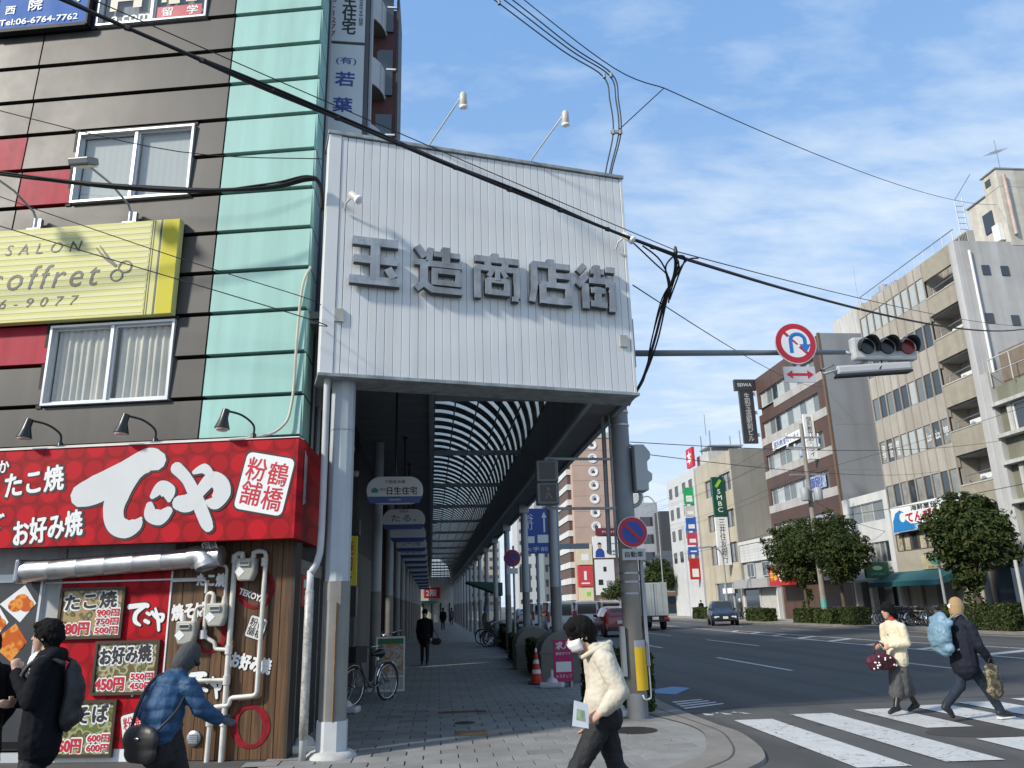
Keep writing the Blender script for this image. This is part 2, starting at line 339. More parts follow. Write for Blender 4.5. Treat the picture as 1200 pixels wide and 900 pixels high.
for x0, x1, y0, y1 in ((4.2, 4.78, 8.22, 11.66), (5.2, 5.84, 8.3, 12.0), (6.3, 6.94, 10.36, 12.22), (6.33, 7.0, 6.6, 9.45), (7.3, 7.94, 9.9, 12.4), (7.35, 8.0, 6.6, 9.0),
                       (8.2, 8.85, 8.6, 12.56), (9.25, 9.9, 8.8, 12.75), (10.3, 10.95, 8.9, 12.9), (11.4, 12.05, 9, 13), (12.5, 13.15, 9, 13.1), (13.6, 14.25, 9, 13.2), (14.7, 15.35, 9, 13.25), (15.8, 16.45, 9, 13.3), (16.9, 17.55, 9, 13.3), (18, 18.65, 9, 13.3), (19.1, 19.75, 9, 13.3), (20.2, 20.85, 9, 13.3)):
    mark('crosswalk_stripe', [(x0, y0), (x1 - .02, y0 - .04), (x1, y1), (x0 + .02, y1 + .02)], ROADW)
for x, ys in ((8.45, [(19.1, 24.3), (30.3, 35.4)] + [(k, k + 5) for k in range(41, 160, 11)]), (11.94, [(17, 21.5), (29.6, 35.5)] + [(k, k + 5) for k in range(41, 160, 11)]), (20.0, [(k, k + 5) for k in range(19, 160, 11)])):
    for y0, y1 in ys: mark('lane_line', [(x - .06, y0), (x + .06, y0), (x + .06, y1), (x - .06, y1)], ROADW)
mark('median_line', [(15.15, 18), (15.3, 18), (15.35, 29), (16.25, 45), (16.6, 60), (16.6, 160), (16.45, 160), (16.45, 60), (16.1, 45), (15.2, 29)], ROADW)
mark('median_line', [(18.6, 18), (18.75, 18), (17.2, 31), (16.85, 60), (16.85, 160), (16.75, 160), (16.75, 60), (17.05, 31)], ROADW)
for k in range(9):
    y = 18.5 + k * 3.1; xl = 15.35 if y < 29 else 15.35 + (y - 29) * .056; xr = 18.55 - (y - 18) * .115 if y < 31 else 17.05
    mark('hatch_bar', [(xl, y), (xl, y + .5), (xr, y + 1.9), (xr, y + 1.4)], ROADW, .0095)
mark('shoulder_line', [(22.6, 16), (22.75, 16), (22.75, 200), (22.6, 200)], ROADW)
mark('shoulder_line', [(5.75, 22), (5.87, 22), (5.87, 200), (5.75, 200)], ROADW)
mark('bicycle_arrow', [(4.4, 15.1), (5.0, 16.1), (4.75, 16.5), (4.2, 16.0), (4.1, 15.4)], ROADB, .0096)
for k in range(4):
    mark('bicycle_mark', [(3.95 + k * .02, 13.05 + k * .28), (4.75 - k * .05, 13.5 + k * .22), (4.75 - k * .05, 13.6 + k * .22), (3.95 + k * .02, 13.2 + k * .28)], ROADW, .0096)
for k in range(5):
    mark('bicycle_mark', [(4.02 + k * .15, 12.3 + .17 * (k % 2)), (4.13 + k * .15, 12.27 + .17 * (k % 2)), (4.16 + k * .13, 12.36 + .2 * (k % 2)), (4.04 + k * .14, 12.52 - .1 * (k % 2))], ROADW, .0062)

# arcade pavement: sheet of joint mortar, pavers on it
INNER = [(3.72, 30), (3.65, 20), (3.25, 15), (3.2, 12.6), (3.40, 11.46), (3.42, 10.7), (3.27, 10.05), (2.97, 9.26), (2.61, 8.76), (2.0, 8.25), (1.0, 7.8), (-2, 7.4), (-9, 8.4)]
OUTER = [(5.2, 30), (4.6, 20), (4.05, 16), (3.8, 13.87), (3.80, 11.4), (3.86, 10.6), (3.78, 9.9), (3.6, 9.1), (3.28, 8.5), (2.4, 7.75), (1.1, 7.3), (-2, 6.9), (-9, 7.9)]
ci = [(p.x, p.y) for p in catmull([(x, y, 0) for x, y in INNER], 5)]; co_ = [(p.x, p.y) for p in catmull([(x, y, 0) for x, y in OUTER], 5)]
g = MB(); g.add([(x, y, .014) for x, y in [(-9, 300), (3.72, 300)] + ci], [tuple(range(len(ci) + 2))])
pavement = struct(g.build('arcade_pavement', JOINT, fix=False))
k = MB(); n = len(ci)
k.add([(x, y, .036) for x, y in ci] + [(x, y, .036) for x, y in co_] + [(x + .01, y - .02, -.02) for x, y in co_], [(i, i + 1, n + i + 1, n + i) for i in range(n - 1)] + [(n + i, n + i + 1, 2 * n + i + 1, 2 * n + i) for i in range(n - 1)])
k.add([(3.72, 300, .036), (5.2, 300, .036), (5.2, 30, .036), (3.72, 30, .036)], [(0, 1, 2, 3)])
kb = struct(k.build('kerb_strip', KERB, fix=False))
gr = MB()
gp = [((a[0] + b_[0] * 1.0) / 2, (a[1] + b_[1]) / 2) for a, b_ in zip(ci, co_)][12:48]
for (xa, ya), (xb, yb) in zip(gp[:-1], gp[1:]):
    d = Vector((xb - xa, yb - ya)); nn = Vector((-d.y, d.x)).normalized() * .012
    gr.add([(xa + nn.x, ya + nn.y, .0395), (xb + nn.x, yb + nn.y, .0395), (xb - nn.x, yb - nn.y, .0395), (xa - nn.x, ya - nn.y, .0395)], [(0, 1, 2, 3)])
gr.build('kerb_joint', JOINT, kb, fix=False)
def inside(x, y):
    for (xa, ya), (xb, yb) in zip(ci[:-1], ci[1:]):
        if (ya - y) * (yb - y) <= 0 and ya != yb:
            return x < xa + (xb - xa) * (y - ya) / (yb - ya) - .02
    return x < 3.7
pm = []
for v in range(4):
    b = MB(); j = .006
    b.add([(j, j, 0), (.4 - j, j, 0), (.4 - j, .3 - j, 0), (j, .3 - j, 0), (j + .004, j + .004, .014), (.4 - j - .004, j + .004, .014), (.4 - j - .004, .3 - j - .004, .014), (j + .004, .3 - j - .004, .014)],
          [(4, 5, 6, 7), (0, 1, 5, 4), (1, 2, 6, 5), (2, 3, 7, 6), (3, 0, 4, 7)])
    me = bpy.data.meshes.new('paver'); me.from_pydata(b.v, [], b.f); me.materials.append(PAVER if v else M('paver_grey_dark', (.195, .195, .185), .82, var=.24, scale=1.3, bump=.2, specks=.15)); pm.append(me)
cover_spots = ((.02, .8, 13.4, 13.75), (.24, .68, 11.1, 11.6), (.25, .56, 12.15, 12.6), (2.2, 2.95, 10.75, 11.25))
npv = 0; far = MB()
for row in range(-2, 62):
    y = 8.4 + row * .3
    for c in range(-4, 13):
        x = -1.75 + c * .4 + (.2 if row % 2 else 0)
        if x < -2.3 or not inside(x + .4, y + .15) : continue
        if row >= 20 or row < 0 or x < -1.8:
            far.add([(x + .006, y + .006, .0285), (x + .394, y + .006, .0285), (x + .394, y + .294, .0285), (x + .006, y + .294, .0285)], [(0, 1, 2, 3)]); continue
        if any(a < x + .4 and x < b_ and e < y + .3 and y < f_ for a, b_, e, f_ in cover_spots[3:]): pass
        o = bpy.data.objects.new('paver', pm[0 if rnd.random() < .12 else 1 + rnd.randrange(3)]); COL.objects.link(o); o.parent = pavement
        o.location = (x, y, .0145 + rnd.uniform(-.0015, .0015)); npv += 1
tag(far.build('distant_pavers', PAVER, pavement, fix=False), kind='stuff')
b = MB(); b.add([(-9, 26.98, .0284), (3.72, 26.98, .0284), (3.72, 300, .0285), (-9, 300, .0285)], [(0, 1, 2, 3)]); struct(b.build('far_walkway', PAVER, fix=False))
# filler strip between paver field and curved kerb
b = MB(); b.add([(x - .42, y + .05, .0265) for x, y in ci[8:52]] + [(x, y, .0265) for x, y in ci[8:52]], [(i, i + 1, 44 + i + 1, 44 + i) for i in range(43)])
b.build('cut_paver_edge', PAVER, pavement, fix=False)
IRON = M('cast_iron', (.045, .04, .035), .6, metal=.5, var=.3, scale=14, bump=.5, bscale=200)
RUST = M('rusty_iron', (.20, .115, .05), .75, var=.4, scale=12)
def cover(label, x, y, w, d, round_=False, mats=None):
    t = thing('access_cover', label, 'cover', (x, y, .03))
    b = MB(); c = MB()
    if round_:
        b.lathe([(w / 2, 0), (w / 2, .004), (w / 2 - .02, .006), (w / 2 - .025, .003)], n=28); c.lathe([(w / 2 - .03, 0), (w / 2 - .03, .0045)], n=28)
    else:
        for a in ((-w / 2, w / 2, -d / 2, -d / 2 + .05), (-w / 2, w / 2, d / 2 - .05, d / 2), (-w / 2, -w / 2 + .05, -d / 2 + .05, d / 2 - .05), (w / 2 - .05, w / 2, -d / 2 + .05, d / 2 - .05)): b.box(*a, 0, .007)
        c.box(-w / 2 + .055, w / 2 - .055, -d / 2 + .055, d / 2 - .055, 0, .0055)
    mats = mats or (IRON, IRON); b.build('rim', mats[0], t); c.build('lid', mats[1], t)
cover('rusty rectangular access cover set in the grey pavers', .46, 11.33, .42, .36, mats=(RUST, M('rusty_lid', (.26, .17, .08), .8, var=.35, scale=10)))
cover('small round dark iron cover between two rectangular covers', .41, 12.35, .3, .3, True)
cover('long narrow iron grate strip across the arcade paving', .41, 13.6, .78, .2, mats=(M('red_iron', (.16, .07, .055), .8, var=.3), IRON))
cover('large round iron manhole on the sunlit pavement corner', 2.6, 11.0, .62, .62, True)
# pavement across the road
PAVF = M('far_paving', (.30, .29, .27), .85, var=.2, scale=.8)
b = MB(); b.box(23.5, 23.68, 14, 300, -.05, .13, 0); b.box(23.69, 60, 14, 300, -.05, .12, 1)
struct(b.build('far_pavement', [KERB, PAVF]))

# ============================================================ CORNER BUILDING (left)
FO = Vector((-1.75, 10.05, 0)); FR = rad(-10.7)
def fw_(x, z, off=0.):            # facade coordinates -> world, off = distance in front of the wall
    return FO + Matrix.Rotation(FR, 3, 'Z') @ Vector((x, -off, z))
BROWN = M('brown_cladding', (.064, .060, .054), .5, var=.24, scale=.9, streak=.5, ss=2.6, spec=.4)
TEAL = M('mint_cladding', (.31, .545, .50), .55, var=.10, scale=.6, streak=.22, ss=4, spec=.3)
REDC = M('red_cladding', (.38, .022, .045), .6, var=.16, streak=.4, spec=.25)
SEAM = M('cladding_seam', (.012, .014, .016), .7, var=.1)
grime(BROWN, .3, 1.2, (1, 1, .5), lo=.5, hi=.72, col=(.10, .096, .09)); grime(TEAL, .35, 1.4, (1, 1, .6), lo=.52, hi=.75, col=(.26, .44, .40))
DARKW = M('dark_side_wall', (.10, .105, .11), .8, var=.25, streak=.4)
cb = thing('corner_building', 'brown and mint clad corner building with a red takeaway shop below', 'building', FO, FR)
b = MB(); b.prism([(-9.5, .16), (-.02, .16), (-.02 - .189 * 7, 7.2), (-9.5, 7.2)], -.02, 14.2, axis='z'); b.build('wall', SEAM, cb)
def panel(x0, x1, z0, z1, mat, name='cladding_panel'):
    # sheet tilted a little so that each row overlaps the one below
    g_ = .012; b = MB()
    b.add([(x0 + g_, -.02, z0 + .04), (x1 - g_, -.02, z0 + .04), (x1 - g_, .005, z1 - .012), (x0 + g_, .005, z1 - .012), (x0 + g_, .15, z0 + .04), (x1 - g_, .15, z0 + .04), (x1 - g_, .15, z1 - .012), (x0 + g_, .15, z1 - .012)],
          [(0, 1, 2, 3), (7, 6, 5, 4), (0, 4, 5, 1), (3, 2, 6, 7), (0, 3, 7, 4), (1, 5, 6, 2)])
    return b.build(name, mat, cb)
ZR = [3.22, 3.82, 4.39, 4.97, 5.58, 6.19, 6.80, 7.42, 8.04, 8.64, 9.24, 9.86, 10.48, 11.08, 11.7, 12.3]
for a, c in zip(ZR[:-1], ZR[1:]): panel(-1.37, 0.0, a, c, TEAL, 'mint_panel')
seg = {}
for i, (a, c) in enumerate(zip(ZR[:-1], ZR[1:])):
    win = (4.39 <= a < 5.5) or (7.42 <= a < 8.6) or (10.48 <= a < 11.6)
    if win:
        panel(-1.83, -1.37, a, c, BROWN)
        if a > 10: panel(-9.5, -5.3, a, c, BROWN)
        else:
            lo = a in (4.39, 7.42)
            panel(-4.47 if not (a == 8.04) else -4.47, -3.64, a, c, REDC if a in (4.97, 7.42) else BROWN)
            panel(-9.5, -4.47, a, c, REDC if a in (8.04, 4.97) else BROWN)
    else:
        panel(-4.47, -1.37, a, c, BROWN); panel(-9.5, -4.47, a, c, BROWN)
# side of the mint panels, turning the corner, then a plain dark side wall
for a, c in zip(ZR[:-1], ZR[1:]):
    b = MB(); b.prism([(-.018, .006), (.012, .006), (.012 - .104, .55), (-.018 - .104, .55)], a + .02, c - .012, axis='z'); b.build('corner_panel', TEAL, cb)
def slide_window(x0, x1, z0, z1, pane=(CURT, CURT), extra=None):
    b = MB(); f = .032; xm = (x0 + x1) / 2
    b.box(x0, x1, -.05, .1, z0, z0 + f); b.box(x0, x1, -.05, .1, z1 - f, z1); b.box(x0, x0 + f, -.05, .1, z0 + f, z1 - f); b.box(x1 - f, x1, -.05, .1, z0 + f, z1 - f)
    b.box(xm - .022, xm + .022, -.03, .08, z0 + f, z1 - f)
    for xa in (x0 + f, xm + .022):
        xb = xm - .022 if xa < xm - .1 else x1 - f; y = .02 if xa < xm - .1 else .0
        b.box(xa, xa + .03, y, y + .03, z0 + f, z1 - f); b.box(xb - .03, xb, y, y + .03, z0 + f, z1 - f); b.box(xa + .03, xb - .03, y, y + .03, z0 + f, z0 + f + .035); b.box(xa + .03, xb - .03, y, y + .03, z1 - f - .03, z1 - f)
    w = b.build('window', ALU, cb)
    for i, xa in enumerate((x0 + f + .03, xm + .052)):
        xb = xm - .052 if i == 0 else x1 - f - .03; y = .034 if i == 0 else .014
        b = MB(); b.add([(xa, y, z0 + f + .035), (xb, y, z0 + f + .035), (xb, y, z1 - f - .03), (xa, y, z1 - f - .03)], [(0, 1, 2, 3)]); b.build('pane', PANE, w, fix=False)
        b = MB(); K = 40
        V = []
        for q in range(K + 1):
            x = xa + (xb - xa) * q / K; d = pane[i][1] * (math.sin(q * 1.25 + i) + .5 * math.sin(q * .53 + 2 * i))
            V += [(x, .085 + d, z0 + f + .03), (x, .085 + d * .6, z1 - f - .02)]
        b.add(V, [(2 * q, 2 * q + 2, 2 * q + 3, 2 * q + 1) for q in range(K)])
        b.build('curtain', pane[i][0], w, smooth='all', fix=False)
    return w
def clear_glass(name, tint=(.75, .8, .8)):
    m = bpy.data.materials.new(name); m.use_nodes = True; nd, lk = m.node_tree.nodes, m.node_tree.links; nd.remove(nd['Principled BSDF'])
    t = N(nd, 'ShaderNodeBsdfTransparent'); t.inputs[0].default_value = tint + (1,); gl = N(nd, 'ShaderNodeBsdfGlossy'); gl.inputs['Roughness'].default_value = .03
    fr = N(nd, 'ShaderNodeLayerWeight'); fr.inputs['Blend'].default_value = .35
    ad = N(nd, 'ShaderNodeMath', operation='MULTIPLY_ADD'); lk.new(fr.outputs['Facing'], ad.inputs[0]); ad.inputs[1].default_value = .3; ad.inputs[2].default_value = .05
    ms = N(nd, 'ShaderNodeMixShader'); lk.new(ad.outputs[0], ms.inputs[0]); lk.new(t.outputs[0], ms.inputs[1]); lk.new(gl.outputs[0], ms.inputs[2]); lk.new(ms.outputs[0], nd['Material Output'].inputs['Surface'])
    return m
PANE = clear_glass('clear_pane', (.96, .97, .97))
CURT1 = M('beige_curtain', (.60, .59, .52), .8, var=.2, scale=1.5); CURTG = M('grey_roller_blind', (.42, .46, .45), .7, var=.06)
slide_window(-3.62, -1.83, 4.40, 5.54, ((CURT1, .026), (CURT1, .03)))
slide_window(-3.62, -1.83, 7.44, 8.60, ((CURTG, .001), (CURTG, .001)))
CURTD = M('dark_window_film', (.10, .13, .13), .6, var=.1)
w3 = slide_window(-3.62, -1.83, 10.51, 11.7, ((CURTD, .001), (CURTD, .001)))
b = MB(); b.box(-2.67, -1.93, .008, .0115, 10.60, 10.80); b.build('red_window_film', M('red_film', (.48, .05, .07), .4, var=.1), w3)
txt('留　学', PRINTW, w3, -2.28, 10.70, .58, .16, y=.004, off=.02, name='window_lettering')
txt('a.com', PRINTW, w3, -3.1, 10.66, .62, .12, y=.026, off=.03, name='window_lettering')
b = MB()
for xa, xb, z0 in ((-3.46, -3.34, 10.82), (-3.34, -3.0, 11.0), (-3.08, -2.94, 10.86), (-2.6, -2.52, 10.88), (-2.48, -2.3, 10.84), (-2.2, -2.02, 10.86)): b.box(xa, xb, .004 if xa > -2.7 else .026, .007 if xa > -2.7 else .029, z0, 11.6)
b.build('window_characters', M('cream_film', (.6, .57, .45), .5, var=.05), w3)
# dark frames of small reveals round windows
for z0, z1 in ((4.40, 5.54), (7.44, 8.60), (10.51, 11.7)):
    b = MB(); b.box(-3.70, -3.625, -.01, .12, z0 - .03, z1 + .003); b.box(-3.70, -1.80, -.012, .12, z1 + .004, z1 + .05); b.build('window_reveal', SEAM, cb)
# ground floor shop front: white wall strip, red printed wall, timber wall
SHOPW = M('shop_grey_panel', (.40, .41, .41), .6, var=.15, streak=.3)
b = MB(); b.box(-9.5, -2.99, .0, .15, 2.2, 3.2); b.box(-3.2, -2.99, -.02, .15, .0, 2.2); b.box(-9.5, -5.1, .0, .15, 0, 2.2); b.box(-2.97, -1.55, -.005, .15, 2.19, 3.2); b.build('shop_fascia', SHOPW, cb)
REDW = M('red_printed_wall', (.40, .006, .016), .38, var=.18, scale=3)
def red_print(name):
    """red sign film with a darker tone-on-tone pattern of squares and rounds"""
    m = M(name, (.46, .003, .012), .55, var=.05, spec=.2)
    nd, lk = m.node_tree.nodes, m.node_tree.links; bs = nd['Principled BSDF']
    tcn = N(nd, 'ShaderNodeTexCoord'); mpn = N(nd, 'ShaderNodeMapping'); lk.new(tcn.outputs['Object'], mpn.inputs[0]); mpn.inputs['Scale'].default_value = (3.6, 0, 3.6)
    ch = N(nd, 'ShaderNodeTexChecker'); lk.new(mpn.outputs[0], ch.inputs['Vector']); ch.inputs['Scale'].default_value = 1.0
    ch.inputs['Color1'].default_value = (1, 1, 1, 1); ch.inputs['Color2'].default_value = (.78, .78, .78, 1)
    fr = N(nd, 'ShaderNodeVectorMath', operation='FRACTION'); lk.new(mpn.outputs[0], fr.inputs[0])
    sb = N(nd, 'ShaderNodeVectorMath', operation='DISTANCE'); lk.new(fr.outputs[0], sb.inputs[0]); sb.inputs[1].default_value = (.5, 0, .5)
    gt = N(nd, 'ShaderNodeMapRange'); lk.new(sb.outputs['Value'], gt.inputs['Value']); gt.inputs['From Min'].default_value = .40; gt.inputs['From Max'].default_value = .46; gt.inputs['To Min'].default_value = 1.0; gt.inputs['To Max'].default_value = .66
    mu = N(nd, 'ShaderNodeMixRGB', blend_type='MULTIPLY'); mu.inputs['Fac'].default_value = 1; lk.new(ch.outputs[0], mu.inputs['Color1']); lk.new(gt.outputs[0], mu.inputs['Color2'])
    m2 = N(nd, 'ShaderNodeMixRGB', blend_type='MULTIPLY'); m2.inputs['Fac'].default_value = 1; lk.new(mu.outputs[0], m2.inputs['Color1']); lk.new(bs.inputs['Base Color'].links[0].from_socket, m2.inputs['Color2'])
    lk.new(m2.outputs[0], bs.inputs['Base Color'])
    return m
REDP = red_print('red_sign_film')
b = MB(); b.box(-2.98, -1.555, -.03, .15, .16, 2.18); b.build('red_wall_panel', REDP, cb)
b = MB(); b.box(-3.2, -1.53, -.02, .15, .0, .155); b.build('white_base', WHITE, cb)
b = MB(); b.box(-1.555, -1.535, -.035, .0, .16, 2.18); b.build('white_trim', PRINTW, cb)
WOOD = MW('brown_timber', (.135, .066, .024), (26, 26, 1.1), .38)
px = -1.53
for i in range(11):
    w = .1393; b = MB(); b.box(px + .003, px + w - .003, -.028 + rnd.uniform(0, .004), .15, .02, 2.62); b.build('timber_plank', WOOD, cb, bevel=.003); px += w
b = MB(); b.box(-.006, .03, -.03, .16, .0, 2.62); b.build('corner_post', M('dark_bronze', (.03, .025, .02), .5), cb)
# opening at the left of the shop with dark interior and food photo board
b = MB(); b.box(-5.1, -3.2, .1, .15, 0, 2.2); b.build('shop_window', glass('shop_window_dark', (.02, .025, .03)), cb)
b = MB(); b.box(-5.1, -3.2, -.02, .02, .0, .12); b.box(-3.26, -3.2, -.03, .1, .12, 2.2); b.box(-5.1, -3.26, -.03, .1, 2.12, 2.2); b.build('shop_window_frame', ALU, cb)
# side wall along the arcade with shutter, upper dark wall (world-aligned)
sw = thing('side_shop_wall', 'dark side wall of the corner building with grey roller shutter', 'wall', (-1.745, 10.3, 0))
b = MB(); b.box(-.6, -.08, .35, 13, 2.9, 14); b.build('upper_wall', DARKW, sw)
b = MB(); b.box(-.2, .0, 1.85, 13, 0, 2.9); b.box(-.2, .0, -.1, .2, 0, 2.9); b.box(-.2, .0, .2, 1.85, 2.3, 2.9); b.build('lower_wall', M('shop_side_paint', (.16, .17, .17), .7, var=.25, streak=.4), sw)
for i in range(30):
    z = .17 + i * .0602; b = MB(); b.prism([(-.09, z), (-.06, z + .012), (-.055, z + .03), (-.06, z + .05), (-.09, z + .0602)], .2, 1.85, axis='y'); b.build('shutter_slat', M('shutter_grey', (.34, .35, .35), .5, var=.12, streak=.2), sw)
b = MB(); b.box(-.1, .015, .14, .2, .0, 2.3); b.box(-.1, .015, 1.85, 1.9, 0, 2.3); b.box(-.1, .02, .1, 1.95, 2.12, 2.3); b.build('shutter_guide', M('worn_frame', (.2, .2, .19), .6, var=.6, scale=14), sw)
b = MB(); b.box(.001, .012, .3, 1.0, 1.72, 2.2); b.build('red_notice', PRINTR, sw)
b = MB(); b.box(.013, .015, .42, .88, 1.95, 2.06); b.box(.013, .015, .5, .8, 1.8, 1.86); b.build('notice_print', PRINTW, sw)
for z in (4.5, 6.2, 8.0):
    b = MB(); b.box(-.08, .06, .75, 1.05, z, z + .5); b.build('wall_box', GREYP, sw)
b = MB(); b.path([(-.02, .55, 2.9), (-.02, .55, 12)], .05, 8); b.path([(.03, .9, 3.2), (.03, .95, 12)], .035, 8); b.path([(-.03, 1.3, 3), (.0, 1.32, 12)], .03, 8); b.build('wall_pipe', GREYP, sw)

# ------------------------------------------------------------ signs on the corner building
# big red sign box
SX0, SX1, SZ0, SZ1, SD = -5.2, .05, 2.52, 3.77, .20
rs = thing('red_shop_sign', 'large red shop sign box with white brush lettering above the takeaway', 'sign', fw_(.097, .045, .25), FR); rs.scale = (.973, 1, .973)
b = MB(); b.box(SX0, SX1, -SD, -.03, SZ0, SZ1); b.build('sign_box', REDP, rs)
b = MB(); b.prism([(SX1 - .1, -.029), (SX1, -.029), (SX1 - .225, 1.4), (SX1 - .325, 1.4)], SZ0, SZ1, axis='z'); b.build('side_box', REDP, rs)
b = MB(); b.box(SX0, SX1 + .01, -SD - .015, -.03, SZ1, SZ1 + .012); b.build('top_trim', WHITE, rs)
def big_brush(bb, y, grow=0., dx=0., dz=0., m=0):
    G = lambda ws: [w + grow for w in ws]
    P = lambda ps: [(x + dx, z + dz) for x, z in ps]
    # te
    stroke(bb, P([(-2.74, 3.15), (-2.55, 3.22), (-2.2, 3.42), (-1.92, 3.56), (-1.80, 3.55)]), G([.32, .38, .30, .32, .26]), y, m=m)
    stroke(bb, P([(-1.93, 3.5), (-2.12, 3.38), (-2.27, 3.12), (-2.30, 2.92), (-2.24, 2.76), (-2.10, 2.70), (-1.98, 2.75), (-1.93, 2.82)]), G([.16, .27, .31, .27, .25, .23, .17, .05]), y - 0.0007, m=m)
    # ko
    stroke(bb, P([(-1.80, 3.10), (-1.70, 3.20), (-1.60, 3.14), (-1.58, 3.04)]), G([.08, .18, .2, .06]), y - 0.0014, m=m)
    stroke(bb, P([(-1.83, 2.98), (-1.80, 2.87), (-1.68, 2.83), (-1.58, 2.9)]), G([.1, .18, .2, .12]), y - 0.0021, m=m)
    # ya
    stroke(bb, P([(-1.52, 3.44), (-1.36, 3.28), (-1.2, 3.0), (-1.08, 2.76), (-1.04, 2.69)]), G([.16, .14, .17, .16, .13]), y - 0.0028, m=m)
    stroke(bb, P([(-1.44, 3.0), (-1.32, 3.0), (-1.18, 3.14), (-1.05, 3.28), (-.93, 3.22), (-.90, 3.1), (-.98, 2.99), (-1.08, 3.0)]), G([.19, .24, .15, .19, .21, .23, .19, .06]), y - 0.0035, m=m)
    stroke(bb, P([(-1.28, 3.38), (-1.16, 3.42), (-1.08, 3.36)]), G([.06, .13, .1]), y - 0.0042, m=m)
b = MB(); big_brush(b, -SD - .004, .03, .012, -.012); b.build('logo_outline', PRINTK, rs, fix=False)
b = MB(); big_brush(b, -SD - .0095, 0); b.build('logo_lettering', M('sign_white_vinyl', (.60, .615, .62), .6, var=.06, scale=1.5, spec=.2), rs, fix=False)
def outlined(s, x, z, w, h, parent, y, off=.03, mat=PRINTW, mat2=PRINTK, rot=0., shear=0., o2=.055, vertical=False):
    txt(s, mat2, parent, x + .008, z - .008, w * 1.04, h * 1.06, y=y, off=o2, rot=rot, shear=shear, vertical=vertical, name='lettering_outline')
    return txt(s, mat, parent, x, z, w, h, y=y - .003, off=off, rot=rot, shear=shear, vertical=vertical)
outlined('たこ焼', -3.42, 3.35, .78, .32, rs, -SD - .004, rot=.12)
outlined('お好み焼', -3.15, 2.75, .90, .32, rs, -SD - .004, rot=.14)
outlined('いか', -3.95, 3.55, .3, .16, rs, -SD - .004, rot=.15); outlined('ど', -3.86, 2.85, .2, .2, rs, -SD - .004)
def seal(parent, x, z, s, y, rot=-.13, k1=PRINTW, k2=PRINTK):
    ca, sa = math.cos(rot), math.sin(rot); bb = MB(); b2 = MB()
    def R_(a, q): return (x + a * ca - q * sa, z + a * sa + q * ca)
    def sq(bm_, h, hh, yy):
        pts = []
        for cx, cz, a0 in ((h - .1 * s, hh - .1 * s, 0), (-h + .1 * s, hh - .1 * s, 90), (-h + .1 * s, -hh + .1 * s, 180), (h - .1 * s, -hh + .1 * s, 270)):
            for q in range(4): t = rad(a0 + q * 30); pts.append(R_(cx + .1 * s * math.cos(t), cz + .1 * s * math.sin(t)))
        bm_.add([(a, yy, q) for a, q in pts], [tuple(range(16))])
    sq(b2, .47 * s, .53 * s, y); b2.build('seal_outline', k2, parent, fix=False)
    sq(bb, .44 * s, .5 * s, y - .002); bb.build('seal', k1, parent, fix=False)
    for ch, a, q in (('鶴', .2, .2), ('橋', .2, -.23), ('粉', -.2, .22), ('舗', -.2, -.2)):
        xx, zz = R_(a * s, q * s); txt(ch, PRINTR if k1 is PRINTW else k2, parent, xx, zz, .36 * s, .4 * s, y=y - .004, off=.012, rot=rot, name='seal_lettering')
seal(rs, -.36, 3.2, .72, -SD - .004, -.2)
# lettering on the short side of the box (it faces +x)
b = MB()
for (ya, yb, za, zb) in ((.05, .25, 2.95, 3.6), (.4, .6, 2.75, 3.45), (.7, .95, 2.62, 3.2)): b.add([(SX1 + .006 - .189 * ya, ya, za), (SX1 + .006 - .189 * yb, yb, za + .05), (SX1 + .006 - .189 * yb, yb, zb), (SX1 + .006 - .189 * ya, ya, zb + .06)], [(0, 1, 2, 3)])
b.build('side_lettering', M('print_white_worn', (.5, .48, .47), .6, var=.6, scale=9), rs)

# yellow salon board
YEL = M('yellow_board', (.62, .60, .24), .6, var=.05, spec=.2); YELS = M('pale_yellow_print', (.68, .67, .40), .6, var=.04, spec=.2); YELB = M('strong_yellow', (.58, .52, .05), .6, var=.05, spec=.2)
TXG = M('print_charcoal', (.06, .06, .05), .5, var=0)
ys = thing('yellow_salon_board', 'yellow striped salon board with scissors drawing on the brown cladding', 'sign', fw_(0, 0), FR)
b = MB(); b.box(-6.4, -1.84, -.15, -.03, 5.58, 7.0); b.build('board', YEL, ys, bevel=.006)
for i in range(15):
    b = MB(); z = 5.62 + i * .0915; b.box(-6.4, -2.25, -.153, -.1505, z, z + .046); b.build('printed_stripe', YELS, ys)
b = MB(); b.box(-2.07, -1.845, -.1535, -.1505, 5.585, 6.995); b.build('end_band', YELB, ys)
b = MB(); b.box(-2.115, -2.09, -.154, -.1505, 5.585, 6.995); b.box(-2.205, -2.195, -.154, -.1505, 5.585, 6.995); b.box(-2.235, -2.227, -.154, -.1505, 5.585, 6.995); b.build('end_line', TXG, ys)
txt('SALON', TXG, ys, -3.82, 6.68, 1.14, .16, y=-.156, shear=.2, spacing=1.8); txt('coffret', TXG, ys, -3.74, 6.24, 1.62, .36, y=-.156, shear=.2, spacing=1.25); txt('6-9077', TXG, ys, -3.77, 5.86, 1.16, .14, y=-.156, shear=.2, spacing=1.8)
b = MB()
stroke(b, [(-2.98, 6.66), (-2.86, 6.50), (-2.72, 6.34)], [.012, .03, .05], -.156); stroke(b, [(-3.03, 6.63), (-2.88, 6.46), (-2.74, 6.36)], [.012, .03, .04], -.157)
for cx, cz in ((-2.68, 6.19), (-2.57, 6.31)):
    stroke(b, [(cx + .085 * math.cos(t) * (1 if cz < 6.25 else 1.1), cz + .085 * math.sin(t)) for t in [k * .628 for k in range(11)]], [.022, .022], -.158, 3)
b.build('scissors_print', TXG, ys, fix=False)
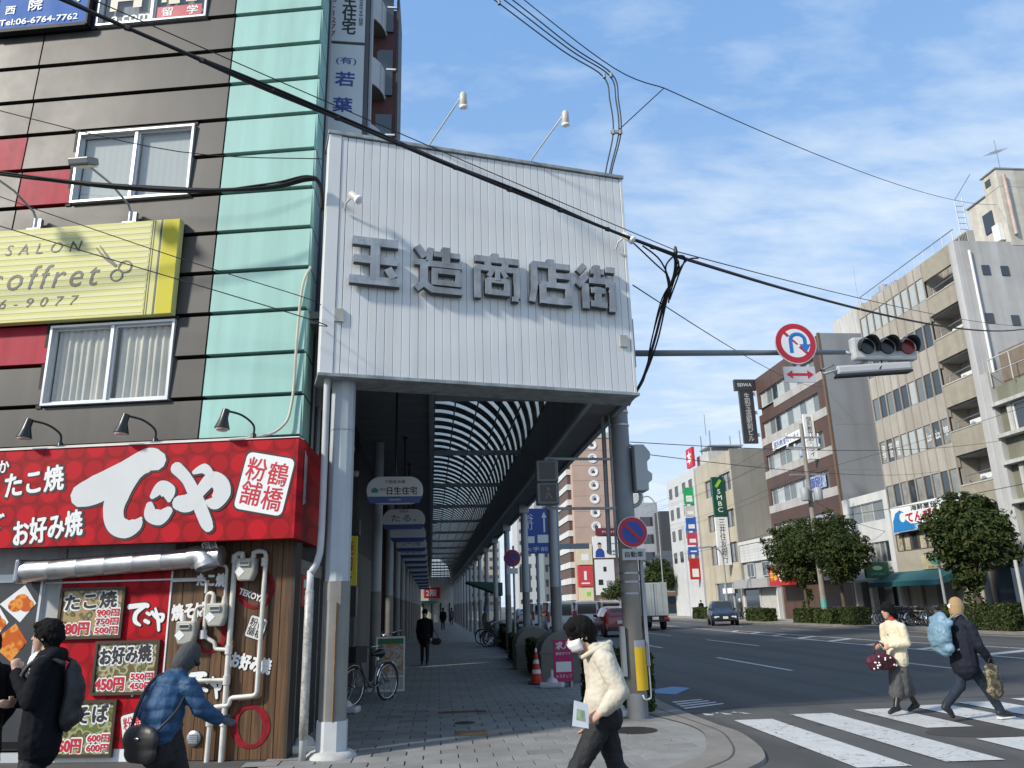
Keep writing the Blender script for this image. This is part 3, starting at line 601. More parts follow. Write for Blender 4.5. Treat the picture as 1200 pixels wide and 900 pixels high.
def floodlight(label, x, z, d=1.0):
    t = thing('floodlight', label, 'lamp', fw_(x, z, .09), FR, 'floodlights over the yellow board')
    b = MB(); b.box(-.09, .09, -.05, .05, 0, .02); b.tube((0, 0, .02), (0, 0, .18), .035); b.box(.05, .10, -.03, .03, .0, .17); b.build('bracket', STEEL, t, smooth=True)
    b = MB(); b.path([(0, 0, .17), (-.02, -.05, .28), (-.12, -.35, .45), (-.22, -.72, .52)], .016, 8); b.build('arm', STEEL, t, smooth=True)
    b = MB(); b.obox((-.24, -.80, .53), (.30, .24, .10), Matrix.Rotation(rad(25), 3, 'X')); b.build('lamp_head', M('lamp_head_grey', (.28, .29, .29), .45, metal=.4), t, bevel=.02)
    b = MB(); b.obox((-.24, -.765, .475), (.26, .20, .012), Matrix.Rotation(rad(25), 3, 'X')); b.build('lamp_glass', WHITE, t)
floodlight('grey arm floodlight over the yellow board, beside the red cladding', -4.05, 7.0)
floodlight('grey arm floodlight over the yellow board, in front of the window', -2.62, 7.0)
BLKM = M('black_lamp', (.012, .013, .013), .35, var=.1)
gn = thing('gooseneck_lamp', 'black gooseneck lamp on top of the red sign, below the wide window', 'lamp', fw_(-3.1, 3.74, .25), FR, 'gooseneck lamps over the red sign')
b = MB(); b.lathe([(.035, 0), (.035, .08), (.02, .10)], n=12); b.build('foot', BLKM, gn, smooth=True)
b = MB(); b.path(catmull([(0, 0, .08), (0, -.03, .2), (-.1, -.16, .30), (-.24, -.3, .33)], 5), .014, 8); b.build('neck', BLKM, gn, smooth=True)
b = MB(); b.path([(-.24, -.30, .345), (-.255, -.315, .24), (-.26, -.32, .17), (-.265, -.325, .10)], [.045, .05, .07, .095], 14, cap=True); b.build('shade', BLKM, gn, smooth=True)
b = MB(); b.path([(-.265, -.325, .099), (-.267, -.327, .07)], [.085, .06], 14); b.build('bulb', M('bulb_pink', (.55, .42, .38), .3), gn, smooth='all')
dup(gn, None, fw_(-1.82, 3.74, .25), FR, 'black gooseneck lamp on the red sign, between the two other gooseneck lamps')
dup(gn, None, fw_(-.52, 3.74, .25), FR, 'black gooseneck lamp on the red sign in front of the mint cladding')
cc = MB(); cc.path(catmull([fw_(-5.0, 3.76, .3), fw_(-2, 3.765, .3), fw_(-.6, 3.78, .26), fw_(-.22, 3.93, .12), fw_(-.12, 4.3, .05), fw_(-.1, 5.2, .05), fw_(-.06, 5.9, .05), fw_(.02, 6.2, .0)], 6), .018, 8)
tag(cc.build('cable_conduit', M('cream_conduit', (.5, .47, .4), .6, var=.15), smooth='all', fix=False), 'cream cable conduit running along the red sign and up the mint cladding', 'conduit')
# blue banner
bl = thing('blue_banner', 'blue fabric banner with white phone number high on the cladding', 'banner', fw_(0, 0), FR)
b = MB(); V = []; K = 24
for i in range(K + 1):
    for j in range(9):
        x = -5.27 + 1.53 * i / K; z = 10.56 + 1.3 * j / 8; V.append((x, -.10 + .007 * math.sin(i * .9 + j * .7) * math.sin(j * .5 + i * .25), z))
b.add(V, [(i * 9 + j, (i + 1) * 9 + j, (i + 1) * 9 + j + 1, i * 9 + j + 1) for i in range(K) for j in range(8)]); b.build('banner_cloth', M('blue_vinyl', (.035, .13, .42), .65, var=.12, spec=.2), bl, smooth='all', fix=False)
b = MB(); b.box(-5.36, -5.28, -.13, -.03, 10.5, 11.9); b.box(-3.73, -3.70, -.13, -.03, 10.5, 11.9); b.box(-5.28, -3.73, -.13, -.03, 10.48, 10.54); b.build('banner_frame', SEAM, bl)
txt('Tel:06-6764-7762', PRINTW, bl, -4.53, 10.67, 1.30, .11, y=-.112, off=.02); txt('西', PRINTW, bl, -5.03, 10.9, .16, .15, y=-.112, off=.02); txt('院', PRINTW, bl, -4.62, 10.96, .22, .2, y=-.112, off=.02); txt('大', M('print_yellow', (.75, .7, .12), .5), bl, -4.0, 11.1, .22, .3, y=-.112, off=.03)

# silver duct
du = thing('exhaust_duct', 'silver spiral exhaust duct under the red sign', 'duct', fw_(0, 0), FR)
b = MB(); prof = []
x = -3.36
P = [(x, -.22, 2.22)]; Rr = [.135]
while x < -1.2:
    x += .36; P += [(x - .01, -.22, 2.22 + (x + 3.36) * .045), (x, -.22, 2.22 + (x + 3.36) * .045), (x + .01, -.22, 2.22 + (x + 3.36) * .045)]; Rr += [.121, .1245, .121]
b.path(P, Rr, 20); b.build('duct_pipe', M('duct_metal', (.62, .63, .64), .36, metal=.9, var=.12, scale=6), du, smooth=True)
b = MB(); b.path(catmull([(-1.22, -.22, 2.315), (-1.1, -.22, 2.33), (-1.02, -.24, 2.29), (-.98, -.25, 2.2)], 4), [.135] * 9 + [.15] * 3 + [.15], 18, cap=False); b.build('duct_elbow', STEEL, du, smooth='all', fix=False)
b = MB(); b.obox((-3.38, -.22, 2.22), (.06, .29, .29), Matrix.Identity(3)); b.build('duct_collar', STEEL, du, bevel=.04)
for xx in (-2.9, -1.75):
    b = MB(); b.tube((xx, -.22, 2.33), (xx, -.1, 2.55), .008); b.tube((xx, -.345, 2.22), (xx, -.345, 2.22), .01); b.build('duct_hanger', STEEL, du)
b = MB(); b.box(-3.2, -1.1, -.05, -.03, 2.07, 2.09); b.build('duct_rail', STEEL, du)

# framed menu boards
def menu_board(label, x0, x1, z0, z1, title, price, small, cols, seed):
    t = thing('menu_board', label, 'menu', fw_(0, 0), FR, 'framed menu boards on the red wall')
    f = .035; b = MB(); b.box(x0, x1, -.075, -.032, z0, z0 + f); b.box(x0, x1, -.075, -.032, z1 - f, z1); b.box(x0, x0 + f, -.075, -.032, z0 + f, z1 - f); b.box(x1 - f, x1, -.075, -.032, z0 + f, z1 - f); b.build('frame', M('menu_frame', (.05, .032, .016), .5, var=.2), t)
    b = MB(); b.box(x0 + f, x1 - f, -.052, -.032, z0 + f, z1 - f); b.build('photo_print', food_mat('food_%d' % seed, cols, seed), t)
    w, h = x1 - x0, z1 - z0; xm, zm = (x0 + x1) / 2, (z0 + z1) / 2
    txt(title, PRINTW, t, xm - .02, z0 + h * .74, w * .80, h * .33, y=-.056, off=.10, rot=.06, name='lettering_outline'); txt(title, PRINTK, t, xm - .02, z0 + h * .74, w * .78, h * .31, y=-.0595, off=.04, rot=.06)
    txt(price, PRINTW, t, x0 + w * .27, z0 + h * .2, w * .46, h * .25, y=-.056, off=.10, name='lettering_outline'); txt(price, PRINTR, t, x0 + w * .27, z0 + h * .2, w * .44, h * .23, y=-.0595, off=.045)
    for i, s in enumerate(small):
        txt(s, PRINTW, t, x0 + w * .76, z0 + h * (.16 + .17 * i), w * .36, h * .15, y=-.056, off=.13, name='lettering_outline'); txt(s, PRINTR, t, x0 + w * .76, z0 + h * (.16 + .17 * i), w * .34, h * .13, y=-.0595, off=.045)
def food_mat(name, cols, seed):
    m = bpy.data.materials.new(name); m.use_nodes = True; nd, lk = m.node_tree.nodes, m.node_tree.links; bs = nd['Principled BSDF']; bs.inputs['Roughness'].default_value = .25
    tcn = N(nd, 'ShaderNodeTexCoord'); mpn = N(nd, 'ShaderNodeMapping'); lk.new(tcn.outputs['Object'], mpn.inputs[0]); mpn.inputs['Location'].default_value = (seed * 3.7, 0, seed); 
    v = N(nd, 'ShaderNodeTexVoronoi'); lk.new(mpn.outputs[0], v.inputs['Vector']); v.inputs['Scale'].default_value = 9
    nz = N(nd, 'ShaderNodeTexNoise'); lk.new(mpn.outputs[0], nz.inputs['Vector']); nz.inputs['Scale'].default_value = 7; nz.inputs['Detail'].default_value = 8
    ad = N(nd, 'ShaderNodeMath', operation='MULTIPLY_ADD'); lk.new(v.outputs['Distance'], ad.inputs[0]); ad.inputs[1].default_value = .8; lk.new(nz.outputs['Fac'], ad.inputs[2])
    r = N(nd, 'ShaderNodeValToRGB'); lk.new(ad.outputs[0], r.inputs[0]); e = r.color_ramp.elements
    e[0].position = .45; e[0].color = cols[0] + (1,); e[1].position = 1.0; e[1].color = cols[-1] + (1,)
    for i, c in enumerate(cols[1:-1]): q = e.new(.45 + .55 * (i + 1) / (len(cols) - 1)); q.color = c + (1,)
    lk.new(r.outputs[0], bs.inputs['Base Color']); return m
menu_board('framed octopus ball menu board priced 380 yen, highest on the red wall', -2.96, -2.11, 1.40, 2.01, 'たこ焼', '380円', ['500円', '750円', '900円'], [(.22, .17, .09), (.12, .07, .03), (.45, .40, .28), (.06, .07, .02), (.36, .26, .12)], 1)
menu_board('framed pancake menu board priced 450 yen, at middle height beside the timber wall', -2.42, -1.60, .75, 1.37, 'お好み焼', '450円', ['450円', '550円'], [(.05, .05, .025), (.22, .2, .09), (.08, .08, .035), (.45, .42, .26), (.14, .1, .04)], 2)
menu_board('framed fried noodle menu board priced 450 yen, lowest on the red wall', -2.86, -2.07, .07, .70, '焼そば', '450円', ['600円', '600円'], [(.05, .06, .02), (.18, .2, .05), (.07, .05, .025), (.36, .38, .2), (.13, .16, .05)], 3)
# food photo board at the far left with round orange dishes
fb = thing('food_photo_board', 'dark photo board of orange fried dishes beside the red wall', 'poster', fw_(0, 0), FR)
b = MB(); b.box(-5.0, -3.24, -.06, -.034, .25, 2.1); b.build('board', M('slate_print', (.04, .045, .05), .4, var=.1), fb)
b = MB(); b.box(-5.0, -3.24, -.066, -.03, 2.1, 2.13); b.box(-3.24, -3.21, -.066, -.03, .25, 2.13); b.build('frame', ALU, fb)
ORG = food_mat('fried_dish', [(.25, .05, .005), (.6, .16, .01), (.7, .3, .05), (.5, .1, .01)], 5)
for i, (cx, cz, s, mt) in enumerate(((-3.45, 1.84, .30, WHITE), (-3.78, 1.62, .30, WHITE), (-3.5, 1.38, .30, ORG), (-3.84, 1.2, .28, WHITE), (-4.1, 1.86, .3, ORG))):
    b = MB(); b.add([(cx - s, -.062 - i * .0003, cz), (cx, -.062 - i * .0003, cz - s * .75), (cx + s * .6, -.062 - i * .0003, cz), (cx, -.062 - i * .0003, cz + s * .75)], [(0, 1, 2, 3)]); b.build('photo_tile', mt, fb, fix=False)
    for q in range(3):
        b = MB(); r = s * .32; ox, oz = cx - s * .3 + q * s * .24, cz + (q % 2) * .06 - .02; b.add([(ox + r * math.cos(t * .4), -.0655 - q * .0004, oz + r * .8 * math.sin(t * .4)) for t in range(16)], [tuple(range(16))]); b.build('dish_print', ORG, fb, fix=False)
# decals on the red and timber walls
def small_logo(x, z, s, y, rot, label, nm='wall_logo'):
    t = thing(nm, label, 'sticker', fw_(x, z, -y), FR); b = MB(); b2 = MB()
    for bb, g_, yy in ((b2, .05, 0), (b, 0, -.005)):
        for pts, ws, o in ((((-.5, .2), (-.1, .26), (.0, .24)), (.14, .12, .12), 0), (((-.05, .24), (-.28, .05), (-.28, -.16), (-.12, -.26)), (.08, .13, .12, .06), 1), (((.02, .06), (.1, .02)), (.08, .08), 2), (((.0, -.14), (.1, -.18)), (.1, .1), 3), (((.16, .08), (.34, -.08), (.46, -.12), (.48, .02), (.36, .04)), (.1, .08, .1, .1, .06), 4), (((.24, .18), (.36, -.1), (.42, -.36)), (.06, .1, .08), 5)):
            pr_ = [((a * math.cos(rot) - c * math.sin(rot)) * s, (a * math.sin(rot) + c * math.cos(rot)) * s) for a, c in pts]
            stroke(bb, pr_, [(w + g_) * s for w in ws], yy - o * .0007, 4)
    b2.build('logo_outline', PRINTK, t, fix=False); b.build('logo_lettering', PRINTW, t, fix=False)
small_logo(-1.83, 1.66, .46, -.034, -.06, 'white brush logo sticker on the red wall beside the octopus ball menu')
small_logo(-2.05, .98, .5, -.034, -.3, 'white brush logo sticker half hidden behind the young man with backpack', 'wall_logo')
t = thing('seal_sticker', 'square white seal sticker low on the red wall', 'sticker', fw_(-1.83, .37, .034), FR); seal(t, 0, 0, .36, 0, .22)
t = thing('seal_sticker', 'square white seal sticker on the timber wall between the meter pipes', 'sticker', fw_(-.42, 1.48, .034), FR); seal(t, 0, 0, .25, 0, -.3, M('sticker_white', (.6, .6, .58), .6), PRINTK)
t = thing('seal_tag', 'small tilted seal tag on the end of the silver duct', 'sticker', fw_(-.95, 2.42, .30), FR); seal(t, 0, 0, .2, 0, .35, M('sticker_white', (.6, .6, .58), .6), PRINTK)
def word(label, s, x, z, w, h, rot=0.):
    t = thing('wall_lettering', label, 'sticker', fw_(x, z, .034), FR); txt(s, PRINTW, t, 0, 0, w, h, y=-.004, off=.05, rot=rot)
word('white octopus ball lettering on the timber behind the gas meters', 'たこ焼', -1.03, 2.06, .36, .15, -.05)
word('white fried noodle lettering on the timber above the lowest gas meter', '焼そば', -1.28, 1.7, .44, .18, .1)
word('white pancake lettering on the timber beside the right pipe', 'お好み焼', -.46, 1.08, .5, .17, -.2)
word('small white slanted latin lettering under the highest gas meter', 'TEKOYA', -.50, 1.86, .34, .07, -.35)
small_logo(-1.02, .86, .42, -.034, -.05, 'white brush logo sticker on the timber behind the blue jacket person')
def ring(label, x, z, r, wd, a0=0, a1=360):
    b = MB(); K = 40; V = []
    for i in range(K + 1):
        t = rad(a0 + (a1 - a0) * i / K); w = wd * (.8 + .3 * math.sin(t * 2 + 1)); V += [(r * math.cos(t), 0, r * math.sin(t)), ((r - w) * math.cos(t), 0, (r - w) * math.sin(t))]
    b.add(V, [(2 * i, 2 * i + 2, 2 * i + 3, 2 * i + 1) for i in range(K)])
    tag(b.build('painted_ring', M('ring_red', (.22, .010, .018), .8, var=.5, scale=14, spec=.2), loc=fw_(x, z, .0345), rz=FR, fix=False), label, 'marking')
ring('thick red ring painted low on the timber wall', -.42, .38, .24, .085)
ring('red ring painted on the timber behind the highest gas meter', -.46, 1.94, .24, .07)
ring('red ring painted on the timber behind the lower gas meters', -1.0, 1.42, .22, .07)
b = MB(); b.lathe([(.085, 0), (.085, -.02), (.07, -.03), (.05, -.034)], n=20, axis='y')
vg = tag(b.build('vent_grille', STEEL, loc=fw_(-1.09, .26, .034), rz=FR, smooth=True), 'round steel vent grille low on the timber wall', 'vent')
for i in range(5):
    b = MB(); b.box(-.055, .055, -.045, -.034, -.05 + i * .022, -.04 + i * .022); b.build('grille_bar', STEEL, vg)

# gas meters and pipes
PIPE = M('ivory_pipe', (.60, .59, .55), .45, var=.18, scale=8, streak=.3)
METER = M('meter_grey', (.36, .36, .32), .5, var=.12, scale=6)
def gas_meter(label, x, z, s=1.):
    t = thing('gas_meter', label, 'gas meter', fw_(x, z, .05), FR, 'gas meters on the timber wall')
    b = MB(); b.prism([(-.12, -.05), (-.08, -.15), (.08, -.15), (.12, -.05), (.12, .12), (-.12, .12)], -.14, .01); b.build('meter_case', METER, t, bevel=.02)
    b = MB(); b.box(-.07, .07, -.165, -.14, .02, .09); b.build('dial_housing', METER, t, bevel=.01)
    b = MB(); b.box(-.055, .055, -.168, -.165, .045, .075); b.build('dial_window', GLASS, t)
    b = MB(); b.obox((-.06, -.142, -.04), (.09, .004, .09), Matrix.Rotation(rad(45), 3, 'Y')); b.build('meter_tag', PRINTW, t)
    for xx in (-.07, .07):
        b = MB(); b.tube((xx, -.06, .12), (xx, -.06, .2), .035, .025); b.build('union_nut', PIPE, t, smooth=True)
gas_meter('ivory gas meter hung highest on the timber wall', -.55, 2.18)
gas_meter('ivory gas meter at middle height between two pipes', -.88, 1.66)
gas_meter('ivory gas meter hung lowest, above the blue jacket person', -1.24, 1.46)
gp = thing('gas_pipes', 'ivory gas pipes looping down the timber wall', 'pipe', fw_(0, 0), FR)
def gpipe(pts, r=.028, name='pipe'):
    b = MB(); q = []
    for i, p in enumerate(pts):
        p = Vector(p)
        if 0 < i < len(pts) - 1:
            a = (Vector(pts[i - 1]) - p); c = (Vector(pts[i + 1]) - p); e = min(.05, a.length * .4, c.length * .4)
            q += [p + a.normalized() * e, p + (a.normalized() + c.normalized()) * e * .3, p + c.normalized() * e]
        else: q.append(p)
    b.path(q, r, 10); return b.build(name, PIPE, gp, smooth=True)
gpipe([(-.72, -.09, .0), (-.72, -.09, 2.36), (-.62, -.1, 2.36), (-.62, -.1, 2.3)], .032)
gpipe([(-.48, -.1, 2.3), (-.48, -.1, 2.38), (-.33, -.09, 2.38), (-.34, -.09, .72), (-.66, -.1, .70), (-.66, -.1, .62), (-.88, -.1, .60), (-.89, -.1, .0)], .028)
gpipe([(-.81, -.1, 1.8), (-.81, -.1, 2.22), (-.95, -.1, 2.24)], .02); gpipe([(-.95, -.1, 1.78), (-.95, -.1, 1.90), (-1.05, -.08, 1.90), (-1.05, -.08, 1.4), (-.9, -.08, 1.32), (-.9, -.08, 1.25), (-.74, -.1, 1.24)], .024)
gpipe([(-1.17, -.1, 1.6), (-1.17, -.1, 1.75), (-1.05, -.08, 1.75)], .02); gpipe([(-.72, -.1, .90), (-1.2, -.1, .90)], .024); gpipe([(-1.06, -.09, 1.9), (-1.06, -.09, 2.06), (-1.5, -.09, 2.06)], .018)
for x, z in ((-.72, 1.24), (-.72, .9), (-.72, 2.3), (-.34, 2.25), (-1.05, 1.42), (-.89, .45), (-.72, .45)):
    b = MB(); b.tube((x, -.095, z - .05), (x, -.095, z + .05), .042); b.build('pipe_collar', PIPE, gp, smooth=True)
# drain pipe and flexible pipe at the corner
dp = thing('drain_pipe', 'white drain pipe with taped lower half beside the arcade column', 'pipe', (-1.47, 9.86, 0))
b = MB(); b.path(catmull([(.06, -.04, 4.6), (.06, -.03, 4.2), (.06, 0, 2.6), (.03, .0, 2.25), (-.04, 0, 2.1), (-.05, 0, 1.95), (-.05, 0, 0)], 4), .042, 12); b.build('pipe', M('pipe_pale', (.5, .52, .53), .5, var=.15, streak=.3), dp, smooth='all')
b = MB(); b.path([(-.05, 0, z) for z in (.25, .6, 1.0, 1.4, 1.9)], .052, 12); b.build('taped_sleeve', M('foil_tape', (.48, .47, .44), .5, metal=.2, var=.5, scale=18), dp, smooth='all')

# ============================================================ ARCADE
PO = Vector((-1.5, 9.7, 0)); PR = rad(12.7)
def pw_(x, z, off=0.): return PO + Matrix.Rotation(PR, 3, 'Z') @ Vector((x, -off, z))
CLAD = M('white_metal_cladding', (.70, .72, .72), .45, var=.05, scale=.6, streak=.12, ss=3.5, spec=.4)
grime(CLAD, .16, 1, (5, 5, .3), lo=.52, hi=.72, col=(.36, .35, .31)); grime(CLAD, .35, 3, (1, 1, .4), lo=.66, hi=.76, col=(.30, .29, .27))
CLADE = M('weathered_metal_edge', (.33, .37, .38), .5, var=.3, scale=6, streak=.5)
gate = thing('arcade_gate_sign', 'white metal clad arcade entrance board with large grey shop street characters', 'sign', PO, PR)
GW, GZ0, GZ1 = 4.50, 4.56, 8.08
b = MB(); b.box(.06, GW - .06, .035, .5, GZ0 + .05, GZ1 - .03); b.build('backing_box', M('gate_backing', (.2, .21, .22), .7), gate)
nst = 37; x = .26; wst = (GW - .05 - .26) / nst
b = MB(); b.box(0, .17, -.01, .4, GZ0 + .02, GZ1 - .01); b.build('edge_cladding', CLAD, gate, bevel=.006)
b = MB(); b.box(.175, .255, .0, .03, GZ0 + .03, GZ1 - .02); b.build('cladding_strip', CLAD, gate, bevel=.004)
for i in range(nst):
    b = MB(); b.box(x + .0022, x + wst - .0022, rnd.uniform(-.001, .002), .034, GZ0 + .03, GZ1 - .02); b.build('cladding_strip', CLAD, gate, bevel=.005); x += wst
b = MB(); b.box(GW - .045, GW, -.008, .45, GZ0 + .02, GZ1 - .01); b.build('edge_cladding', CLAD, gate, bevel=.006)
b = MB(); b.box(-.02, GW + .02, -.05, .55, GZ0 - .03, GZ0 + .015); b.build('bottom_flashing', CLADE, gate, bevel=.006)
b = MB(); b.box(-.02, GW + .02, -.03, .55, GZ1 - .01, GZ1 + .045); b.build('top_flashing', CLADE, gate, bevel=.006)
for xx, z in ((.22, 5.38), (4.33, 5.36)):
    b = MB(); b.box(xx - .06, xx + .06, -.03, .0, z - .09, z + .09); b.build('junction_box', M('box_beige', (.45, .45, .42), .6, var=.3), gate)
# characters: 3D box letters
CHF = M('letter_face', (.33, .36, .39), .5, metal=.2, var=.35, scale=5, streak=.5)
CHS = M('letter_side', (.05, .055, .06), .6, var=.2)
def character(x0, x1, z0, z1, bars_, polys=()):
    """bars in 0..1 coordinates: (x0,z0,x1,z1,width)"""
    b = MB(); w, h = x1 - x0, z1 - z0
    for i, (a, c, d, e, t) in enumerate(bars_):
        bar(b, x0 + a * w, z0 + c * h, x0 + d * w, z0 + e * h, t * h, -.09 - .0016 * i, -.03)
    o = b.build('character', [CHF], gate)
    b = MB()
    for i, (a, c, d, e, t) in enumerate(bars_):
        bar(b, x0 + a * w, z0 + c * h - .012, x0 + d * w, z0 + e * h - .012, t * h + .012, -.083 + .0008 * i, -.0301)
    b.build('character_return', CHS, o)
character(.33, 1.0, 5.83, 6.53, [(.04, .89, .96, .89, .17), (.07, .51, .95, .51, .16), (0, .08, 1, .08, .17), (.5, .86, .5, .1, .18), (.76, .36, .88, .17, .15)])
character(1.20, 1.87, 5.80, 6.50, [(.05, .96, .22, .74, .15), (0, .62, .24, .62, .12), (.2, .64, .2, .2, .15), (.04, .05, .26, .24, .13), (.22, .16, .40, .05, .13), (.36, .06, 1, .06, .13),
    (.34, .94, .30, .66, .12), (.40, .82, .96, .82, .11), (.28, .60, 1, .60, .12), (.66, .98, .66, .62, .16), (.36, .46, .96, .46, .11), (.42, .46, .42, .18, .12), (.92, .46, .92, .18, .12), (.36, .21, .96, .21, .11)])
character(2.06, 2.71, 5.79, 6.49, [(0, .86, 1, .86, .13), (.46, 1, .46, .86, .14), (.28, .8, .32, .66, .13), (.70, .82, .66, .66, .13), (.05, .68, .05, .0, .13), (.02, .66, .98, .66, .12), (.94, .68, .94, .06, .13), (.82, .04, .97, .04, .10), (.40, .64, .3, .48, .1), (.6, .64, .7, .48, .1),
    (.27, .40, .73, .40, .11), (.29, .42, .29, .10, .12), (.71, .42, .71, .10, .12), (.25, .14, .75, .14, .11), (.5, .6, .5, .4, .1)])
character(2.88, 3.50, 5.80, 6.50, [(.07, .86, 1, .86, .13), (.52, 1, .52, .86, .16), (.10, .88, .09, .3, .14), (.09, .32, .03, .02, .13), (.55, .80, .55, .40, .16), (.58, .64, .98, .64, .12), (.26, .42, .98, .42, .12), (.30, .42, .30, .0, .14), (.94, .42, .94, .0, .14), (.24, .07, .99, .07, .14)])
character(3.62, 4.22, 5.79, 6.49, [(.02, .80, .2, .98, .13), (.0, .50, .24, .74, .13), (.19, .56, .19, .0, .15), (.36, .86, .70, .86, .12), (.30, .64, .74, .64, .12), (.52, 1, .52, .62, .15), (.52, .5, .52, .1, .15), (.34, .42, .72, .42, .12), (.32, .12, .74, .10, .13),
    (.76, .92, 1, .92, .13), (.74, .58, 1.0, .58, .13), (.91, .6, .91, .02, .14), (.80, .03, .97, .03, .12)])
# gate lamps
SPOT = M('spot_lamp_ivory', (.55, .54, .50), .4, var=.1)
def gate_lamp(label, x, z, up):
    t = thing('spot_lamp', label, 'lamp', pw_(x, z, .06), PR, 'spot lamps of the arcade gate')
    if up:
        b = MB(); b.path([(0, .1, -.06), (0, .02, .0), (.34, -.5, .5)], .012, 8); b.build('arm', SPOT, t, smooth=True)
        c, d = Vector((.36, -.52, .5)), Vector((.1, .25, -.9)).normalized()
    else:
        b = MB(); b.path([(-.06, .03, -.1), (-.05, -.04, -.02), (.03, -.12, .05)], .014, 8); b.build('arm', SPOT, t, smooth=True)
        c, d = Vector((.02, -.13, .06)), Vector((.45, -.45, -.6)).normalized()
    b = MB(); b.path([c - d * .05, c - d * .02, c + d * .12, c + d * .14], [.03, .05, .055, .05], 14); b.build('lamp_head', SPOT, t, smooth=True)
    b = MB(); b.path([c + d * .138, c + d * .175, c + d * .19], [.065, .06, .03], 14); b.build('lamp_glass', M('lamp_lens', (.8, .8, .78), .15, var=0), t, smooth='all')
gate_lamp('ivory spot lamp on an arm above the gate, beside the apartment tower', 1.42, 8.14, True)
gate_lamp('ivory spot lamp on an arm above the gate, near the triple cable', 2.98, 8.14, True)
gate_lamp('ivory spot lamp low on the gate face above the first character', .30, 7.0, False)
gate_lamp('ivory spot lamp on the gate face below the crossing cable bundle', 4.36, 6.93, False)

# arcade body
AR = rad(.42); AO = Vector((0, 9.95, 0))
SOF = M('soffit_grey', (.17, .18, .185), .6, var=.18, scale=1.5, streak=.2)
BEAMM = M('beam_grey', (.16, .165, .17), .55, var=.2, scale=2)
COLM = M('column_paint', (.40, .44, .47), .42, var=.1, streak=.22)
COLD = M('column_base_paint', (.235, .23, .215), .6, var=.2, streak=.3)
arc = thing('shopping_arcade', 'long covered shopping arcade with curved translucent roof and grey columns', 'arcade', AO, AR)
AL = 92.
RZ0, RZ1, RW = 5.70, 7.85, 2.3
# flat soffit planks on the left, each a board across
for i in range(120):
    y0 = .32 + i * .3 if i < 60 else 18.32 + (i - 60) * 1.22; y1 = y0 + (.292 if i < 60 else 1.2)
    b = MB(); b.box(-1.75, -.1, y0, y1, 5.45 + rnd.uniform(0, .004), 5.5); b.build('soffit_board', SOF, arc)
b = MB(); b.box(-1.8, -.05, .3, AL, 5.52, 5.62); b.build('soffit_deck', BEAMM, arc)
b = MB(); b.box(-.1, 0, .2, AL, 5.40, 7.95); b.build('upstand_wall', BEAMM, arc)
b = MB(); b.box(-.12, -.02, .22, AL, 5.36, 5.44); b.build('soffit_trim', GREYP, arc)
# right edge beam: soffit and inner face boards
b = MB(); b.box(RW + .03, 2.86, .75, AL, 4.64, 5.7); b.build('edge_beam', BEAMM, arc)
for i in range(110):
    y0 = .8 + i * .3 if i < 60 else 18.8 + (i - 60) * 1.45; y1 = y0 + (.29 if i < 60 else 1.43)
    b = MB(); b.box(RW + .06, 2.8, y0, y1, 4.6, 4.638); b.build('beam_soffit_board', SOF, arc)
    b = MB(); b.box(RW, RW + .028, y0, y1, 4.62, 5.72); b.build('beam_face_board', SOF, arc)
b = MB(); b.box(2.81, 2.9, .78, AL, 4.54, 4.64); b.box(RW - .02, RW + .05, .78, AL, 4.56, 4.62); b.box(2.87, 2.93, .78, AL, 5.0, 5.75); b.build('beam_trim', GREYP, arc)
# vault: alternating opaque ribs and translucent strips
POLY = M('roof_sheet_translucent', (.88, .86, .80), .4, var=.06, transl=.97, spec=.1)
RIBM = M('roof_rib_grey', (.12, .125, .13), .6, var=.1)
K = 14
def arcp(t, g_=0.): return (.0 + (RW + g_) * math.sin(t) ** 1.0, RZ0 + (RZ1 - RZ0 + g_) * math.cos(t))
def vault(y0, y1, th):
    b = MB(); V = []
    for i in range(K + 1):
        t = math.pi / 2 * i / K; x, z = arcp(t); x2, z2 = arcp(t, th)
        V += [(x, y0, z), (x, y1, z), (x2, y1, z2), (x2, y0, z2)]
    F = []
    for i in range(K):
        o = 4 * i
        for j in range(4): F.append((o + j, o + (j + 1) % 4, o + 4 + (j + 1) % 4, o + 4 + j))
    F += [(0, 1, 2, 3), (4 * K, 4 * K + 1, 4 * K + 2, 4 * K + 3)]
    b.add(V, F); return b
pitch = 1.15; y = 1.25; first = {}
while y < AL:
    for nm, a, c, th, mt in (('roof_rib', 0, .64, -.02, RIBM), ('roof_sheet', -.02, pitch, .012, POLY)):
        if nm not in first:
            first[nm] = vault(a, c, th).build(nm, mt, arc, smooth=True); first[nm].location = (0, y, 0)
        else:
            o = first[nm].copy(); COL.objects.link(o); o.parent = arc; o.location = (0, y, 0)
    y += pitch
for t in (.3, .62, .95, 1.25):
    x, z = arcp(t, -.10); b = MB(); b.tube((x, 1.3, z), (x, AL, z), .025, n=6); b.build('purlin', RIBM, arc)
for i in range(16):
    yy = 4.6 + i * 5.6; b = MB(); b.box(-.02, RW + .02, yy, yy + .1, 5.5, 5.62); b.build('tie_beam', GREYP, arc)
